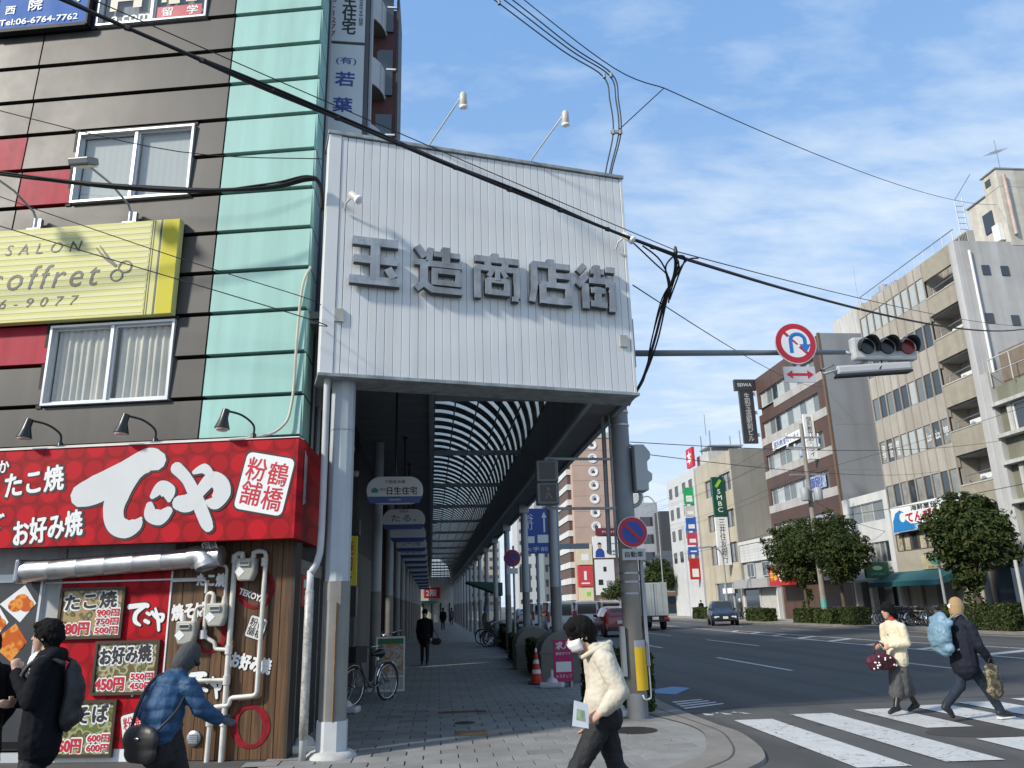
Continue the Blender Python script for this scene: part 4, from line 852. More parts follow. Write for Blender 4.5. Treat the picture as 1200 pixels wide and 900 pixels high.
# glazed end of the vault
b = MB(); P_ = [arcp(math.pi / 2 * i / K) for i in range(K + 1)]
b.add([(x, AL + .3, z) for x, z in P_] + [(0, AL + .3, RZ0 - .6), (RW, AL + .3, RZ0 - .6)], [tuple(range(K + 1)) + (K + 2, K + 1)]); b.build('end_glazing', POLY, arc, fix=False)
b = MB()
for k in range(5): x = RW * (k + .5) / 5; b.box(x - .03, x + .03, AL + .2, AL + .26, RZ0 - .6, RZ0 + (RZ1 - RZ0) * math.sqrt(1 - (x / RW) ** 2))
for k in range(4): z = RZ0 - .1 + k * .5; b.box(0, RW * math.sqrt(max(0, 1 - max(0, (z - RZ0) / (RZ1 - RZ0)) ** 2)), AL + .27, AL + .29, z, z + .05)
b.build('end_grid', RIBM, arc)
# columns
def column(name, x, y, r, ztop, twopart=True, first_=False):
    b = MB(); b.path([(0, 0, 2.05), (0, 0, ztop)], r, 18); o = b.build(name, COLM, arc, smooth=True, loc=(x, y, 0))
    b = MB(); b.path([(0, 0, .02), (0, 0, 2.05)], r + .004, 18); b.build('painted_base', COLD, o, smooth=True)
    return o
def first_column():
    o = MB(); o.prism([(.155 * math.cos(rad(a)), .155 * math.sin(rad(a))) for a in range(0, 360, 30)], 2.0, 4.62, axis='z'); c = o.build('column', COLM, arc, loc=(-1.22, .1, 0))
    b = MB(); b.prism([(.17 * math.cos(rad(a + 22.5)), .17 * math.sin(rad(a + 22.5))) for a in range(0, 360, 45)], .42, 2.0, axis='z'); b.build('painted_base', COLD, c)
    b = MB(); b.prism([(.187 * math.cos(rad(a + 22.5)), .187 * math.sin(rad(a + 22.5))) for a in range(0, 360, 45)], .06, .42, axis='z'); b.build('white_plinth', M('plinth_white', (.5, .52, .53), .6, var=.15), c)
    b = MB(); b.lathe([(.30, .015), (.29, .05), (.24, .09), (.17, .10)], n=14); b.build('mortar_foot', CONCL, c, smooth=True)
    b = MB(); b.path([(.02, -.172, .42), (.02, -.172, 1.75)], .011, 6); b.build('cable_sleeve', RUST, c)
    b = MB(); b.tube((0, 0, 3.88), (0, 0, 3.9), .158, n=12); b.build('column_joint', GREYP, c)
first_column()
lc = None
for i, yy in enumerate([8.4] + [14. + 5.6 * k for k in range(13)]):
    if lc is None: lc = column('column', -1.3, yy, .115, 5.46)
    else: dup(lc, arc, (-1.3, yy, 0), 0)
rc = None
for i, yy in enumerate([8.1 + 5.6 * k for k in range(15)]):
    if rc is None:
        rc = column('column', 2.72, yy, .105, 4.62); b = MB(); b.box(-.14, .14, -.16, .16, 4.36, 4.6); b.build('column_head', M('head_white', (.6, .62, .63), .5), rc)
    else: dup(rc, arc, (2.72, yy, 0), 0)

# hanging signs under the soffit
SIGW = M('hanging_sign_white', (.58, .60, .61), .4, var=.06); SIGB = M('hanging_sign_blue', (.03, .07, .26), .4, var=.05)
names_ = [('日生住宅', 'white pill sign with house logo hanging first under the arcade soffit'), ('たる。', 'white pill sign with brush script hanging second under the arcade soffit'), ('', 'white and blue pill sign hanging third under the arcade soffit'),
          ('スーツ館', 'blue lettered pill sign hanging fourth under the arcade soffit'), ('きもの', 'white pill sign with pale lettering hanging fifth under the arcade soffit'), ('', 'blank white pill sign hanging sixth under the arcade soffit')] + [('', 'blue and white pill sign hanging deep inside the arcade')] * 7
yy = 13.2
for i, (s, lab) in enumerate(names_):
    xx = -.68 + 0; t = thing('hanging_sign', lab, 'sign', (xx - .0073 * (yy - 10), yy, 3.34), AR, 'pill signs hanging under the arcade soffit')
    W_, H_ = .94, .46; pl = []
    for a in range(0, 181, 15): pl.append((-W_ / 2 + H_ / 2 + H_ / 2 * math.cos(rad(90 + a)), H_ / 2 + H_ / 2 * math.sin(rad(90 + a))))
    for a in range(0, 181, 15): pl.append((W_ / 2 - H_ / 2 + H_ / 2 * math.cos(rad(-90 + a)), H_ / 2 + H_ / 2 * math.sin(rad(-90 + a))))
    pl = [(max(-W_ / 2, min(W_ / 2, a)), c) for a, c in pl]
    b = MB(); b.prism(pl, -.06, .06); b.build('sign_body', SIGW, t, bevel=.008)
    b = MB(); lowp = [(a * .985, c * .985 + .004) for a, c in pl if c < .13]; lowp.sort()
    b.prism([(-.40, .014), (.40, .014), (.465, .125), (-.465, .125)], -.064, -.0605); b.build('blue_band', SIGB, t)
    b = MB(); b.tube((.01, 0, H_), (.01, 0, 5.46 - 3.34), .018); b.lathe([(.05, 5.40 - 3.34), (.05, 5.45 - 3.34)], c=(.01, 0, 0), n=10); b.build('hanger', BLKM, t)
    if i == 0:
        txt('日生住宅', PRINTK, t, .12, .22, .50, .13, y=-.064, off=.02); txt('不動産本舗', PRINTK, t, .0, .37, .34, .06, y=-.064); txt('有限会社', PRINTK, t, -.2, .245, .11, .05, y=-.064); txt('TAMAZO', PRINTW, t, 0, .07, .2, .03, y=-.067)
        b = MB(); b.prism([(-.38, .19), (-.28, .19), (-.27, .24), (-.33, .28), (-.39, .24)], -.066, -.0605); b.build('house_logo', M('logo_green', (.02, .25, .2), .5), t)
    elif s: txt(s, PRINTK if i != 3 else PRINTB, t, 0, .26, .55, .15, y=-.064)
    if i == 1: txt('居酒屋', PRINTK, t, 0, .41, .2, .05, y=-.064)
    yy += (4.5, 3.4, 3.6, 3.2, 3.6, 4, 5, 5, 6, 6, 8, 8, 8)[i]

# vertical sign tower above the gate, on the corner building's side
vs = thing('sign_tower', 'tall white vertical company sign with blue and dark characters above the gate', 'sign', (-1.45, 10.9, 0), rad(2))
b = MB(); b.box(-.37, .33, 0, .35, 8.75, 13.2); b.build('sign_frame', M('sign_frame_dark', (.07, .075, .08), .5, var=.2), vs)
b = MB(); b.box(-.33, .26, -.03, .0, 8.85, 10.52); b.build('sign_face', M('sign_face_white', (.56, .60, .62), .4, var=.06), vs)
b = MB(); b.box(-.33, .26, -.03, .0, 10.58, 13.1); b.build('sign_face', MATS['sign_face_white'], vs)
b = MB(); b.box(.34, .38, .05, .3, 8.6, 13.2); b.build('sign_return', GREYP, vs)
txt('(有)', PRINTB, vs, -.02, 10.2, .32, .15, y=-.034, off=.01); txt('若', PRINTB, vs, -.03, 9.86, .3, .26, y=-.034, off=.025); txt('葉', PRINTB, vs, -.05, 9.38, .3, .26, y=-.034, off=.025)
txt('日生住宅', PRINTK, vs, .0, 11.25, .22, 1.05, y=-.034, off=.03, vertical=True); txt('0-1277', M('print_brown', (.2, .08, .08), .5), vs, -.25, 11.05, .08, .78, y=-.034, off=.02, vertical=True); txt('不動産本舗', MATS['print_charcoal'], vs, .19, 11.3, .07, .8, y=-.034, vertical=True)

# apartment tower behind the gate: curved white balconies and brick red flank
ap = thing('apartment_tower', 'apartment tower with curved white balconies and brick red flank behind the gate', 'building', (-2.6, 25, 0))
b = MB(); b.box(-5, 1.02, .6, 3, 0, 24.2); b.build('wall', M('brick_red_wall', (.085, .03, .025), .7, var=.25), ap)
b = MB(); b.box(1.02, 1.1, .55, 3, 0, 25.2); b.build('edge_fin', M('fin_dark', (.04, .035, .035), .6), ap)
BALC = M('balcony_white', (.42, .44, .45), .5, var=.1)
for z in [3 + 2.85 * k for k in range(9)]:
    b = MB(); V = []
    Kk = 12
    for i in range(Kk + 1):
        u = i / Kk; x = -.42 - 1.05 * math.cos(math.pi * u); yv = .58 - 1.25 * math.sin(math.pi * u)
        V += [(x, yv, z), (x, yv, z + 1.15), (x, yv + .08, z + 1.15), (x, yv + .08, z)]
    F = []
    for i in range(Kk):
        for j in range(4): F.append((4 * i + j, 4 * i + (j + 1) % 4, 4 * i + 4 + (j + 1) % 4, 4 * i + 4 + j))
    b.add(V, F); bo = b.build('balcony', BALC, ap, smooth=True)
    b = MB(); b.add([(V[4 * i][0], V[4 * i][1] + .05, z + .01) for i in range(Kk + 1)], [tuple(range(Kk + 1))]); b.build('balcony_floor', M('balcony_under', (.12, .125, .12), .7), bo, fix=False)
    b = MB(); b.box(.66, 1.02, .5, .599, z + 1.3, z + 1.36); b.build('brick_band', WHITE, ap)
    for q in range(7):
        b = MB(); i = 2 * q; b.add([(V[4 * i][0], V[4 * i][1] - .012, z + .05), (V[4 * i][0] + .03, V[4 * i][1] - .012, z + .05), (V[4 * i][0] + .03, V[4 * i][1] - .012, z + 1.1), (V[4 * i][0], V[4 * i][1] - .012, z + 1.1)], [(0, 1, 2, 3)]); b.build('balcony_seam', GREYP, bo, fix=False)
    b = MB(); b.box(.3, .9, .52, .6, z + .2, z + 2.2); b.build('window', GLASS, ap)

# shops along the left side of the arcade
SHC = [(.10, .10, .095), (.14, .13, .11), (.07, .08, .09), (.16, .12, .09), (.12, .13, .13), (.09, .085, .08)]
yy = 23.3
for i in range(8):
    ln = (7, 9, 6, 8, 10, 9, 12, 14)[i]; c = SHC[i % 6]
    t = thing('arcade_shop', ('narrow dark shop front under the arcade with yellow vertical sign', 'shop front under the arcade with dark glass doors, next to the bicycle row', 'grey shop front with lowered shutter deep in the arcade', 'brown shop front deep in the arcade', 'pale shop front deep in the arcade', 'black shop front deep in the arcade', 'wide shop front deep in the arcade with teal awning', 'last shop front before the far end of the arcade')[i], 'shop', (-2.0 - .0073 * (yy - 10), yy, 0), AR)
    b = MB(); b.box(-5, 0, 0, ln - .1, 2.7, 13); b.box(-5, -.4, 0, ln - .1, 0, 2.7); b.build('wall', M('shop_wall_%d' % i, c, .75, var=.25, streak=.3), t)  # unseen upper wall raised to keep a sun streak off the arcade paving
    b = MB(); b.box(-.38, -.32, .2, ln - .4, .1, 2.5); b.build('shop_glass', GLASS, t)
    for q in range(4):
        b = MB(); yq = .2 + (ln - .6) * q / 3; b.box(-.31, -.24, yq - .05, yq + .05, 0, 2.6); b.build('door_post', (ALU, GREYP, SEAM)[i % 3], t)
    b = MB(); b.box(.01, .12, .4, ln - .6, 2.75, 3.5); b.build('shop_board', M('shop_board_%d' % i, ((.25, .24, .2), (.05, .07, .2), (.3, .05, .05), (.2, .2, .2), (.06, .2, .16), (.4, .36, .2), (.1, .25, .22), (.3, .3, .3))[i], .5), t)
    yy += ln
ysn = thing('yellow_shop_sign', 'small yellow vertical sign fixed to the arcade wall behind the first column', 'sign', (-1.62, 13.6, 2.05), rad(0)); b = MB(); b.box(-.02, .28, 0, .09, 0, .82); b.build('sign_box', YELB, ysn, bevel=.01); txt('焼肉', PRINTR, ysn, .13, .5, .18, .5, y=-.003, vertical=True, off=.02); txt('→', PRINTK, ysn, .13, .14, .16, .1, y=-.003)
for bx_ in ((-.05, .28, .03, .3, -.5, -.02), (-.05, .3, .05, .35, .85, 1.1)): b = MB(); b.box(*bx_); b.build('wall_cabinet', BLKM, ysn)
# small window box and lamps on the side wall
swd = thing('side_window', 'pale framed window on the dark side wall above the yellow sign', 'window', (-1.74, 12.9, 3.2)); b = MB(); b.box(0, .1, 0, 1.4, 0, .06); b.box(0, .1, 0, 1.4, .95, 1.0); b.box(0, .1, 0, .06, .06, .95); b.box(0, .1, 1.34, 1.4, .06, .95); b.build('frame', WHITE, swd); b = MB(); b.box(.02, .04, .06, 1.34, .06, .95); b.build('pane', GLASS, swd)
for k, (y_, z_) in enumerate(((12.6, 4.55), (13.1, 4.25), (13.9, 3.95))):
    t = thing('wall_lamp', 'small ivory wall lamp sticking out of the dark side wall', 'lamp', (-1.74, y_, z_), 0, 'ivory lamps on the side wall'); b = MB(); b.path([(-.05, 0, 0), (.15, 0, .08)], .014, 6); b.build('arm', SPOT, t); b = MB(); b.path([(.12, 0, .1), (.2, 0, .05), (.34, -.02, .02), (.36, -.02, .02)], [.03, .05, .06, .03], 12); b.build('lamp_head', SPOT, t, smooth=True)
# far end: red banner, lit shop, teal awning
fe = thing('end_shop', 'bright shop with red banner at the far end of the arcade', 'shop', (-2.2, 101, 0)); b = MB(); b.box(-2, 6, 1, 4, 0, 5.5); b.build('wall', CONCL, fe)
b = MB(); b.box(.6, 2.6, .6, .7, 2.9, 4.2); b.build('red_banner', PRINTR, fe); txt('2階', PRINTW, fe, 1.5, 3.55, 1.3, .8, y=.59, off=.03)
b = MB(); b.box(-.2, 2.2, .0, .9, 2.3, 2.6); b.build('teal_awning', M('teal_awning', (.1, .3, .28), .6), fe); b = MB(); b.box(-.2, 3.9, .9, .99, 0, 2.3); b.build('shop_window', M('lit_shop', (.5, .5, .46), .4, var=.4, scale=3), fe)
for q in range(4): b = MB(); b.box(.4 + q * 1.1, .55 + q * 1.1, .8, .88, 0, 2.3); b.build('door_post', BLKM, fe)
ga = thing('green_awning', 'dark green fabric awning between the far arcade columns', 'awning', (1.4, 38, 0)); b = MB(); b.add([(0, 0, 2.85), (1.7, 0, 2.75), (1.7, 2.2, 2.75), (0, 2.2, 2.85), (0, 0, 2.8), (1.7, 0, 2.15), (1.7, 2.2, 2.15), (0, 2.2, 2.8)], [(0, 1, 2, 3), (0, 4, 5, 1), (1, 5, 6, 2), (2, 6, 7, 3), (3, 7, 4, 0)]); b.build('awning_cloth', M('awning_green', (.03, .09, .06), .7), ga)
for q in (0, 1.6): b = MB(); b.tube((1.6, q + .2, 0), (1.6, q + .2, 2.7), .025); b.build('awning_pole', GREYP, ga)

# ============================================================ BUILDINGS ACROSS THE ROAD
BX = 28.0; BR = rad(-90)          # local x runs towards the camera (to the right in view), local y away from the road
def building(name, label, y1): return thing(name, label, 'building', (BX, y1, .12), BR)
def window(par, x0, x1, z0, z1, y=.12, pane=None, f=.04, n=1, fm=None, sill=False, dep=.08):
    b = MB(); b.box(x0, x1, y - dep, y + .02, z0, z0 + f); b.box(x0, x1, y - dep, y + .02, z1 - f, z1); b.box(x0, x0 + f, y - dep, y + .02, z0 + f, z1 - f); b.box(x1 - f, x1, y - dep, y + .02, z0 + f, z1 - f)
    for k in range(1, n): xm = x0 + (x1 - x0) * k / n; b.box(xm - f * .5, xm + f * .5, y - dep + .01, y + .02, z0 + f, z1 - f)
    w = b.build('window', fm or ALU, par)
    for k in range(n):
        xa = x0 + (x1 - x0) * k / n; xb = x0 + (x1 - x0) * (k + 1) / n
        b = MB(); b.box(xa + f * .5, xb - f * .5, y - .02, y, z0 + f * .9, z1 - f * .9); p = pane[k % len(pane)] if isinstance(pane, (list, tuple)) else (pane or GLASS); b.build('pane', p, w)
    if sill: b = MB(); b.box(x0 - .1, x1 + .1, y - dep - .1, y, z0 - .08, z0); b.build('sill', CONCL, w)
    return w
# --- beige office block with balconies
BEI = M('beige_render', (.41, .38, .33), .75, var=.12, scale=.5, ss=1.3, streak=.35); BEIF = M('beige_fin', (.33, .30, .26), .7, var=.12, ss=1.3, streak=.3); BALB = M('balcony_tile', (.33, .30, .235), .7, var=.14, ss=1.3, streak=.3); SIDEW = M('grey_render', (.47, .475, .47), .8, var=.16, scale=.35, ss=1.3, streak=.5)
grime(SIDEW, .4, .5, (1, 1, .5), lo=.48, hi=.7, col=(.30, .295, .28)); grime(BEI, .35, .7, (1, 1, .35), lo=.5, hi=.7, col=(.24, .20, .16))
ob = building('office_block', 'tall beige office block with narrow windows, stacked balconies and rooftop tower', 46.4)
b = MB(); b.box(.02, 7.05, .2, 12, 0, 20.0); b.box(7.05, 10.0, 1.3, 12, 0, 19.9); b.build('core_wall', BEI, ob)
rows = [(17.9, 19.3), (15.15, 16.55), (12.35, 13.75), (9.55, 10.95), (6.8, 8.15)]
zt = 20.1
for z0, z1 in rows:
    b = MB(); b.box(0, 7.1, 0, .2, z1, zt); b.build('spandrel', BEI, ob); zt = z0
b = MB(); b.box(0, 7.1, 0, .2, 6.65, 6.8); b.build('spandrel', BEI, ob)
for k in range(10):
    b = MB(); x = .015 + k * .78; b.box(x, x + .08, -.035, .02, 6.6, 20.05); b.build('facade_fin', BEIF, ob)
WG = [GLASS, BLIND, GLASS2, BLIND, GLASS]
for r, (z0, z1) in enumerate(rows):
    for k in range(9):
        x = .12 + k * .78; pn = BLIND if r == 0 else ([GLASS2, GLASS, GLASS2, GLASS, GLASS, BLIND, GLASS2, GLASS, GLASS][k] if r < 3 else (BLIND if (r == 3 and 3 <= k < 6) else ([CURT, GLASS][k % 2])))
        w = window(ob, x, x + .66, z0, z1, .05, pn, .03, dep=.05, fm=M('bronze_frame', (.10, .085, .07), .4))
        if r == 3 and (k < 3 or k > 5): txt(['進学', '学習', '教室', '', '', '', 'Lun', 'aLou', 'nge'][k], PRINTW, w, x + .33, (z0 + z1) / 2, .4, .9 if k < 3 else .5, y=.02, vertical=k < 3, off=.01, name='window_lettering')
b = MB(); b.box(7.1, 9.6, 0, .18, 18.95, 20.1); b.build('roof_band', BALB, ob)
for z0, z1 in ((16.8, 17.85), (14.1, 15.3), (11.45, 12.65), (8.75, 10.05), (5.9, 7.1)):
    b = MB(); b.box(7.1, 9.6, 0, .14, z0, z1); b.build('balcony_parapet', BALB, ob)
    b = MB(); b.box(7.08, 9.62, -.03, .18, z1, z1 + .06); b.build('parapet_cap', CONCL, ob)
    b = MB(); b.box(7.1, 9.6, .14, 1.3, z0 - .1, z0 + .12); b.build('balcony_floor', CONC, ob)
    b = MB(); b.box(7.7, 8.6, .75, 1.1, z1 - .2, z1 + .55); b.build('air_conditioner', WHITE, ob, bevel=.02)
    b = MB(); b.lathe([(.24, -.01), (.24, -.03), (.03, -.03)], c=(8.0, .75, z1 + .2), n=16, axis='y'); b.build('fan_grille', GREYP, ob)
    b = MB(); b.box(8.75, 9.4, 1.2, 1.29, z0 + .2, z1 + 1.0); b.build('balcony_door', GLASS, ob)
    b = MB(); b.tube((7.2, .3, z1 + .55), (9.5, .3, z1 + .62), .025); b.tube((7.4, .28, z1 + .06), (7.4, .28, z1 + .6), .02); b.build('drying_rail', STEEL, ob)
b = MB(); b.box(9.6, 10.1, 0, .3, 0, 20.1); b.build('corner_pier', SIDEW, ob)
b = MB(); b.box(10.0, 10.12, .3, 14, 0, 20.1); b.build('side_wall', SIDEW, ob)
b = MB(); b.box(7.4, 10.14, 3.4, 14, 19.9, 23.5); b.box(9.0, 10.15, 3.38, 14, 23.5, 24.6); b.build('roof_tower', M('tower_cream', (.56, .54, .48), .8, var=.15, ss=1.3, streak=.45), ob)
b = MB(); b.box(8.9, 10.2, 3.3, 14, 24.6, 24.68); b.box(7.35, 9.0, 3.3, 6, 23.5, 23.57); b.build('tower_cap', GREYP, ob)
w = MB(); w.box(8.5, 9.25, 3.33, 3.4, 21.3, 22.5); w.build('tower_window', GLASS, ob)
b = MB(); b.box(9.3, 9.8, 3.1, 3.38, 20.4, 21.4); b.build('tower_vent', WHITE, ob); b = MB(); b.box(9.2, 9.6, 3.34, 3.4, 23.9, 24.3); b.build('tower_louvre', GLASS, ob)
for xx, zz in ((1.55, 18.38), (2.65, 18.35), (1.2, 15.6), (2.65, 15.5)):
    b = MB(); b.box(10.12, 10.16, xx - .22, xx + .22, zz - .28, zz + .28); b.build('side_window', GLASS, ob)
b = MB(); b.tube((10.2, .75, 12.5), (10.2, .75, 19.5), .07); b.build('drain_pipe', WHITE, ob, smooth=True)
b = MB(); b.tube((10.25, 3.7, 20.5), (10.25, 3.7, 24.2), .1); b.build('tower_pipe', M('pipe_dirty_pink', (.5, .4, .36), .6, var=.3), ob, smooth=True)
for k, xx in enumerate((7.6, 8.4, 9.1)):
    b = MB(); b.box(xx, xx + .65, 1.2, 1.6, 20.1, 20.95); b.build('roof_unit', M('unit_beige', (.4, .39, .35), .6), ob)
    for q in range(5): b = MB(); b.box(xx + .06 + q * .12, xx + .1 + q * .12, 1.17, 1.2, 20.2, 20.85); b.build('unit_slat', BLKM, ob)
rl = MB(); rl.tube((.1, .2, 20.85), (10, .2, 20.85), .03, n=6)
for k in range(12): rl.tube((.2 + k * .88, .2, 20.05), (.2 + k * .88, .2, 20.85), .02, n=6)
rl.build('roof_railing', STEEL, ob)
b = MB(); b.box(.2, 3.0, 1.0, 2.2, 20.0, 20.9); b.lathe([(.3, 0), (.3, .5)], c=(.9, 1.5, 20.9), n=14); b.build('roof_plant', GREYP, ob)
lad = MB(); lad.tube((7.25, 3.3, 20), (7.25, 3.3, 24.4), .03, n=6); lad.tube((7.25, 2.8, 20.6), (7.25, 2.8, 24.2), .025, n=6); lad.tube((7.25, 2.8, 24.2), (8.9, 2.8, 25), .02, n=6)
for k in range(9): lad.tube((7.25, 2.8, 20.8 + k * .38), (7.25, 3.3, 20.8 + k * .38), .02, n=6)
lad.build('roof_ladder', STEEL, ob)
# ground floors
b = MB(); b.box(0, 7.1, 0, .2, 4.0, 4.12); b.box(0, 10, .0, .2, 2.9, 4.0); b.build('shop_fascia', M('fascia_beige', (.36, .33, .27), .7, var=.15), ob)
for k in range(9): window(ob, .15 + k * .77, .15 + k * .77 + .7, 4.15, 5.2, .14, [M('paper_behind_glass', (.42, .38, .28), .3, var=.5, scale=5, spec=.7), GLASS][k % 3 == 2], .04, fm=M('bronze_frame2', (.12, .1, .08), .4))
b = MB(); b.box(.3, 10, .25, .4, .0, 2.9); b.build('shop_glass', GLASS, ob)
for k in range(6): b = MB(); b.box(.3 + k * 1.5, .5 + k * 1.5, .1, .24, 0, 2.9); b.build('shop_post', M('shop_post', (.16, .13, .1), .6), ob)
b = MB(); b.box(2.6, 5.2, -.06, -.01, 2.98, 3.75); b.build('shop_board', M('cream_board', (.5, .44, .27), .6), ob)
b = MB(); b.add([(4.0 + .62 * math.cos(t * .4), -.066, 3.45 + .27 * math.sin(t * .4)) for t in range(16)], [tuple(range(16))]); b.build('oval_logo', M('oval_green', (.08, .28, .2), .5), ob, fix=False)
txt('ステーキ亭', PRINTK, ob, 3.9, 3.07, 1.6, .16, y=-.068)
tn = thing('fish_banner', 'blue and white seafood restaurant banner with red lettering on the beige office block', 'sign', (BX - .16, 45.75, .12), BR)
b = MB(); b.box(0, 6.6, -.14, .0, 5.22, 6.75); b.build('board', PRINTW, tn)
b = MB(); V = [(0, -.145, 5.24), (3.6, -.145, 5.24), (6.5, -.145, 5.24), (6.5, -.145, 5.5), (3.2, -.145, 5.55), (1.9, -.145, 5.62), (1.35, -.145, 5.95), (1.3, -.145, 6.35), (.95, -.145, 6.5), (.45, -.145, 6.35), (.1, -.145, 5.9)]
b.add(V, [tuple(range(len(V)))]); b.build('wave_print', M('print_cyan', (.02, .20, .48), .5), tn, fix=False)
b = MB(); b.add([(1.15 + .3 * math.cos(t * .4), -.15, 6.05 + .28 * math.sin(t * .4)) for t in range(16)], [tuple(range(16))]); b.build('wave_curl', PRINTW, tn, fix=False)
txt('てんぴん', PRINTR, tn, 3.15, 5.98, 3.3, .55, y=-.15, off=.05); txt('海鮮屋台', PRINTK, tn, 3.3, 6.48, 2.4, .3, y=-.15, off=.03); txt('玉造店', PRINTW, tn, 3.0, 5.4, 1.6, .24, y=-.15, off=.02)
aw = thing('teal_shop_awning', 'teal fabric awning over the restaurant under the beige office block', 'awning', (BX, 47.4, .12), BR)
b = MB(); b.add([(0, .0, 2.95), (7.0, .0, 2.95), (7.0, -1.5, 2.35), (0, -1.5, 2.35), (0, -1.5, 2.08), (7.0, -1.5, 2.08), (0, 0, 2.4), (7, 0, 2.4)], [(0, 1, 2, 3), (3, 2, 5, 4), (0, 3, 4, 6), (1, 7, 5, 2)]); b.build('awning_cloth', M('awning_teal', (.015, .10, .115), .7, var=.15), aw)
# --- greenish block next door, cut by the frame
GRN = M('sage_render', (.23, .235, .175), .8, var=.18, scale=.7, ss=1.3, streak=.45)
gb = building('sage_block', 'sage green rendered block with concrete ledges beside the beige office block', 36.15)
b = MB(); b.box(.55, 12, .2, 8, 0, 11.6); b.build('wall', GRN, gb)
b = MB(); b.box(.0, .55, -.1, .6, 0, 12.4); b.build('corner_pier', SIDEW, gb)
for z in (10.55, 8.95, 7.6, 5.7):
    b = MB(); b.box(.5, 12, -.25, .25, z, z + .18); b.build('ledge', CONCL, gb)
for z0 in (9.1, 6.2, 3.3): window(gb, 1.6, 4.2, z0, z0 + 1.4, .12, [GLASS, CURT], .07, 2, WHITE); b = MB(); b.box(1.25, 1.55, .0, .2, z0 - .1, z0 + 1.5); b.build('window_jamb', CONCL, gb)
b = MB(); b.box(.7, 12, .6, 4, 11.6, 13.4); b.build('roof_room', M('roof_room_brown', (.20, .16, .12), .8, var=.3), gb)
rl = MB(); rl.tube((.6, .0, 13.0), (12, .0, 13.0), .035, n=6); rl.tube((.6, .0, 12.3), (12, .0, 12.3), .025, n=6)
for k in range(8): rl.tube((.6 + k * 1.5, .0, 11.6), (.6 + k * 1.5, .0, 13.0), .03, n=6)
rl.build('roof_railing', M('railing_pale', (.5, .5, .48), .5), gb)
b = MB(); b.box(.6, 12, -.06, .1, 2.6, 3.15); b.build('dark_fascia', M('dark_brown_fascia', (.05, .03, .03), .5), gb); txt('WAGE', PRINTW, gb, 1.8, 2.9, 2.0, .3, y=-.07, off=.02)
b = MB(); b.box(.9, 12, .05, .19, 0, 2.6); b.build('shop_glass', GLASS, gb)
for k in range(3): b = MB(); b.box(1.0 + k * .7, 1.5 + k * .7, -.2, -.15, .6 + .1 * k, 1.5 + .1 * k); b.build('notice_board', (PRINTW, M('notice_tan', (.4, .33, .22), .6), PRINTW)[k], gb)
# --- white low building
wb = building('white_shop_house', 'white three storey shop house between brown block and beige office block', 52.05)
WHT = M('white_render', (.60, .61, .60), .75, var=.1, scale=.5, ss=1.3, streak=.3)
b = MB(); b.box(0, 5.6, .2, 9, 2.6, 8.0); b.build('wall', WHT, wb)
for x0, x1, z0, z1 in ((0, .95, 2.6, 8), (5.1, 5.6, 2.6, 8), (.95, 5.1, 7.45, 8), (.95, 5.1, 4.9, 6.2), (.95, 5.1, 2.6, 3.6)):
    b = MB(); b.box(x0, x1, 0, .2, z0, z1); b.build('facade_panel', WHT, wb)
window(wb, .95, 5.1, 6.2, 7.45, .15, [GLASS2, CURT, GLASS2], .06, 3); window(wb, 2.6, 5.1, 3.6, 4.9, .15, [GLASS2, CURT, GLASS2, GLASS], .06, 4)
b = MB(); b.box(.95, 2.6, 0, .2, 3.6, 4.9); b.build('facade_panel', WHT, wb)
b = MB(); b.box(.2, 5.6, 1.0, 1.1, 0, 2.6); b.build('shop_glass', GLASS, wb); b = MB(); b.box(0, 5.6, -.7, .3, 2.5, 2.62); b.build('canopy_slab', CONCL, wb)
for x in (0, 2.0, 5.2): b = MB(); b.box(x, x + .35, 0, .4, 0, 2.6); b.build('pillar', WHT, wb)
b = MB(); b.box(-3, 8, 9, 9.3, 0, 9.5); b.build('rear_wall', WHT, wb)
gs = thing('green_box_sign', 'dark green projecting box sign at the end of the teal awning', 'sign', (26.9, 46.9, 2.75)); b = MB(); b.box(-.75, .75, -.12, .12, 0, .95); b.build('box', M('sign_dark_green', (.01, .09, .05), .4), gs, bevel=.02); b = MB(); b.add([(.33 * math.cos(t * .4), -.125, .6 + .13 * math.sin(t * .4)) for t in range(16)], [tuple(range(16))]); b.build('logo', M('logo_pale_green', (.35, .6, .4), .5), gs, fix=False); txt('GREEN', M('print_green', (.1, .45, .25), .5), gs, 0, .25, .9, .14, y=-.125)
b = MB(); b.box(.75, 1.2, -.03, .03, .4, .5); b.build('bracket', STEEL, gs)
# --- brown tiled office block
BRN = M('brown_tile', (.095, .054, .040), .55, var=.16, scale=.8, ss=1.3, streak=.25); LBAND = M('pale_band', (.42, .41, .39), .7, var=.12, ss=1.3, streak=.3)
bb = building('brown_office_block', 'brown tiled office block with ribbon windows, pale bands and blank grey flank', 63.9)
b = MB(); b.box(0, 11.75, .3, 14, 0, 20.2); b.build('core_wall', BRN, bb)
fl = [(17.55, 18.85), (14.85, 16.2), (12.0, 13.3), (9.1, 10.45), (6.2, 7.55), (3.4, 4.7)]; zt = 20.3
for i, (z0, z1) in enumerate(fl):
    b = MB(); b.box(0, 11.75, 0, .3, z1, zt - .003); b.build('tile_spandrel', BRN, bb)
    for xa, xb in ((0, .5), (10.7, 11.75)): b = MB(); b.box(xa, xb, 0.001, .3, z0, z1); b.build('tile_pier', BRN, bb)
    pn = [BLIND, GLASS2, GLASS, BLIND, GLASS2, BLIND, GLASS2] if i in (0, 1) else [GLASS2, BLIND, GLASS2, GLASS2, BLIND]
    window(bb, .5, 10.7, z0, z1, .22, pn, .06, 9)
    b = MB(); b.box(0 if i != 0 else 3.2, 11.77, -.03, .3, z0 - .62, z0 - .003); b.build('pale_band', LBAND, bb); zt = z0 - .62
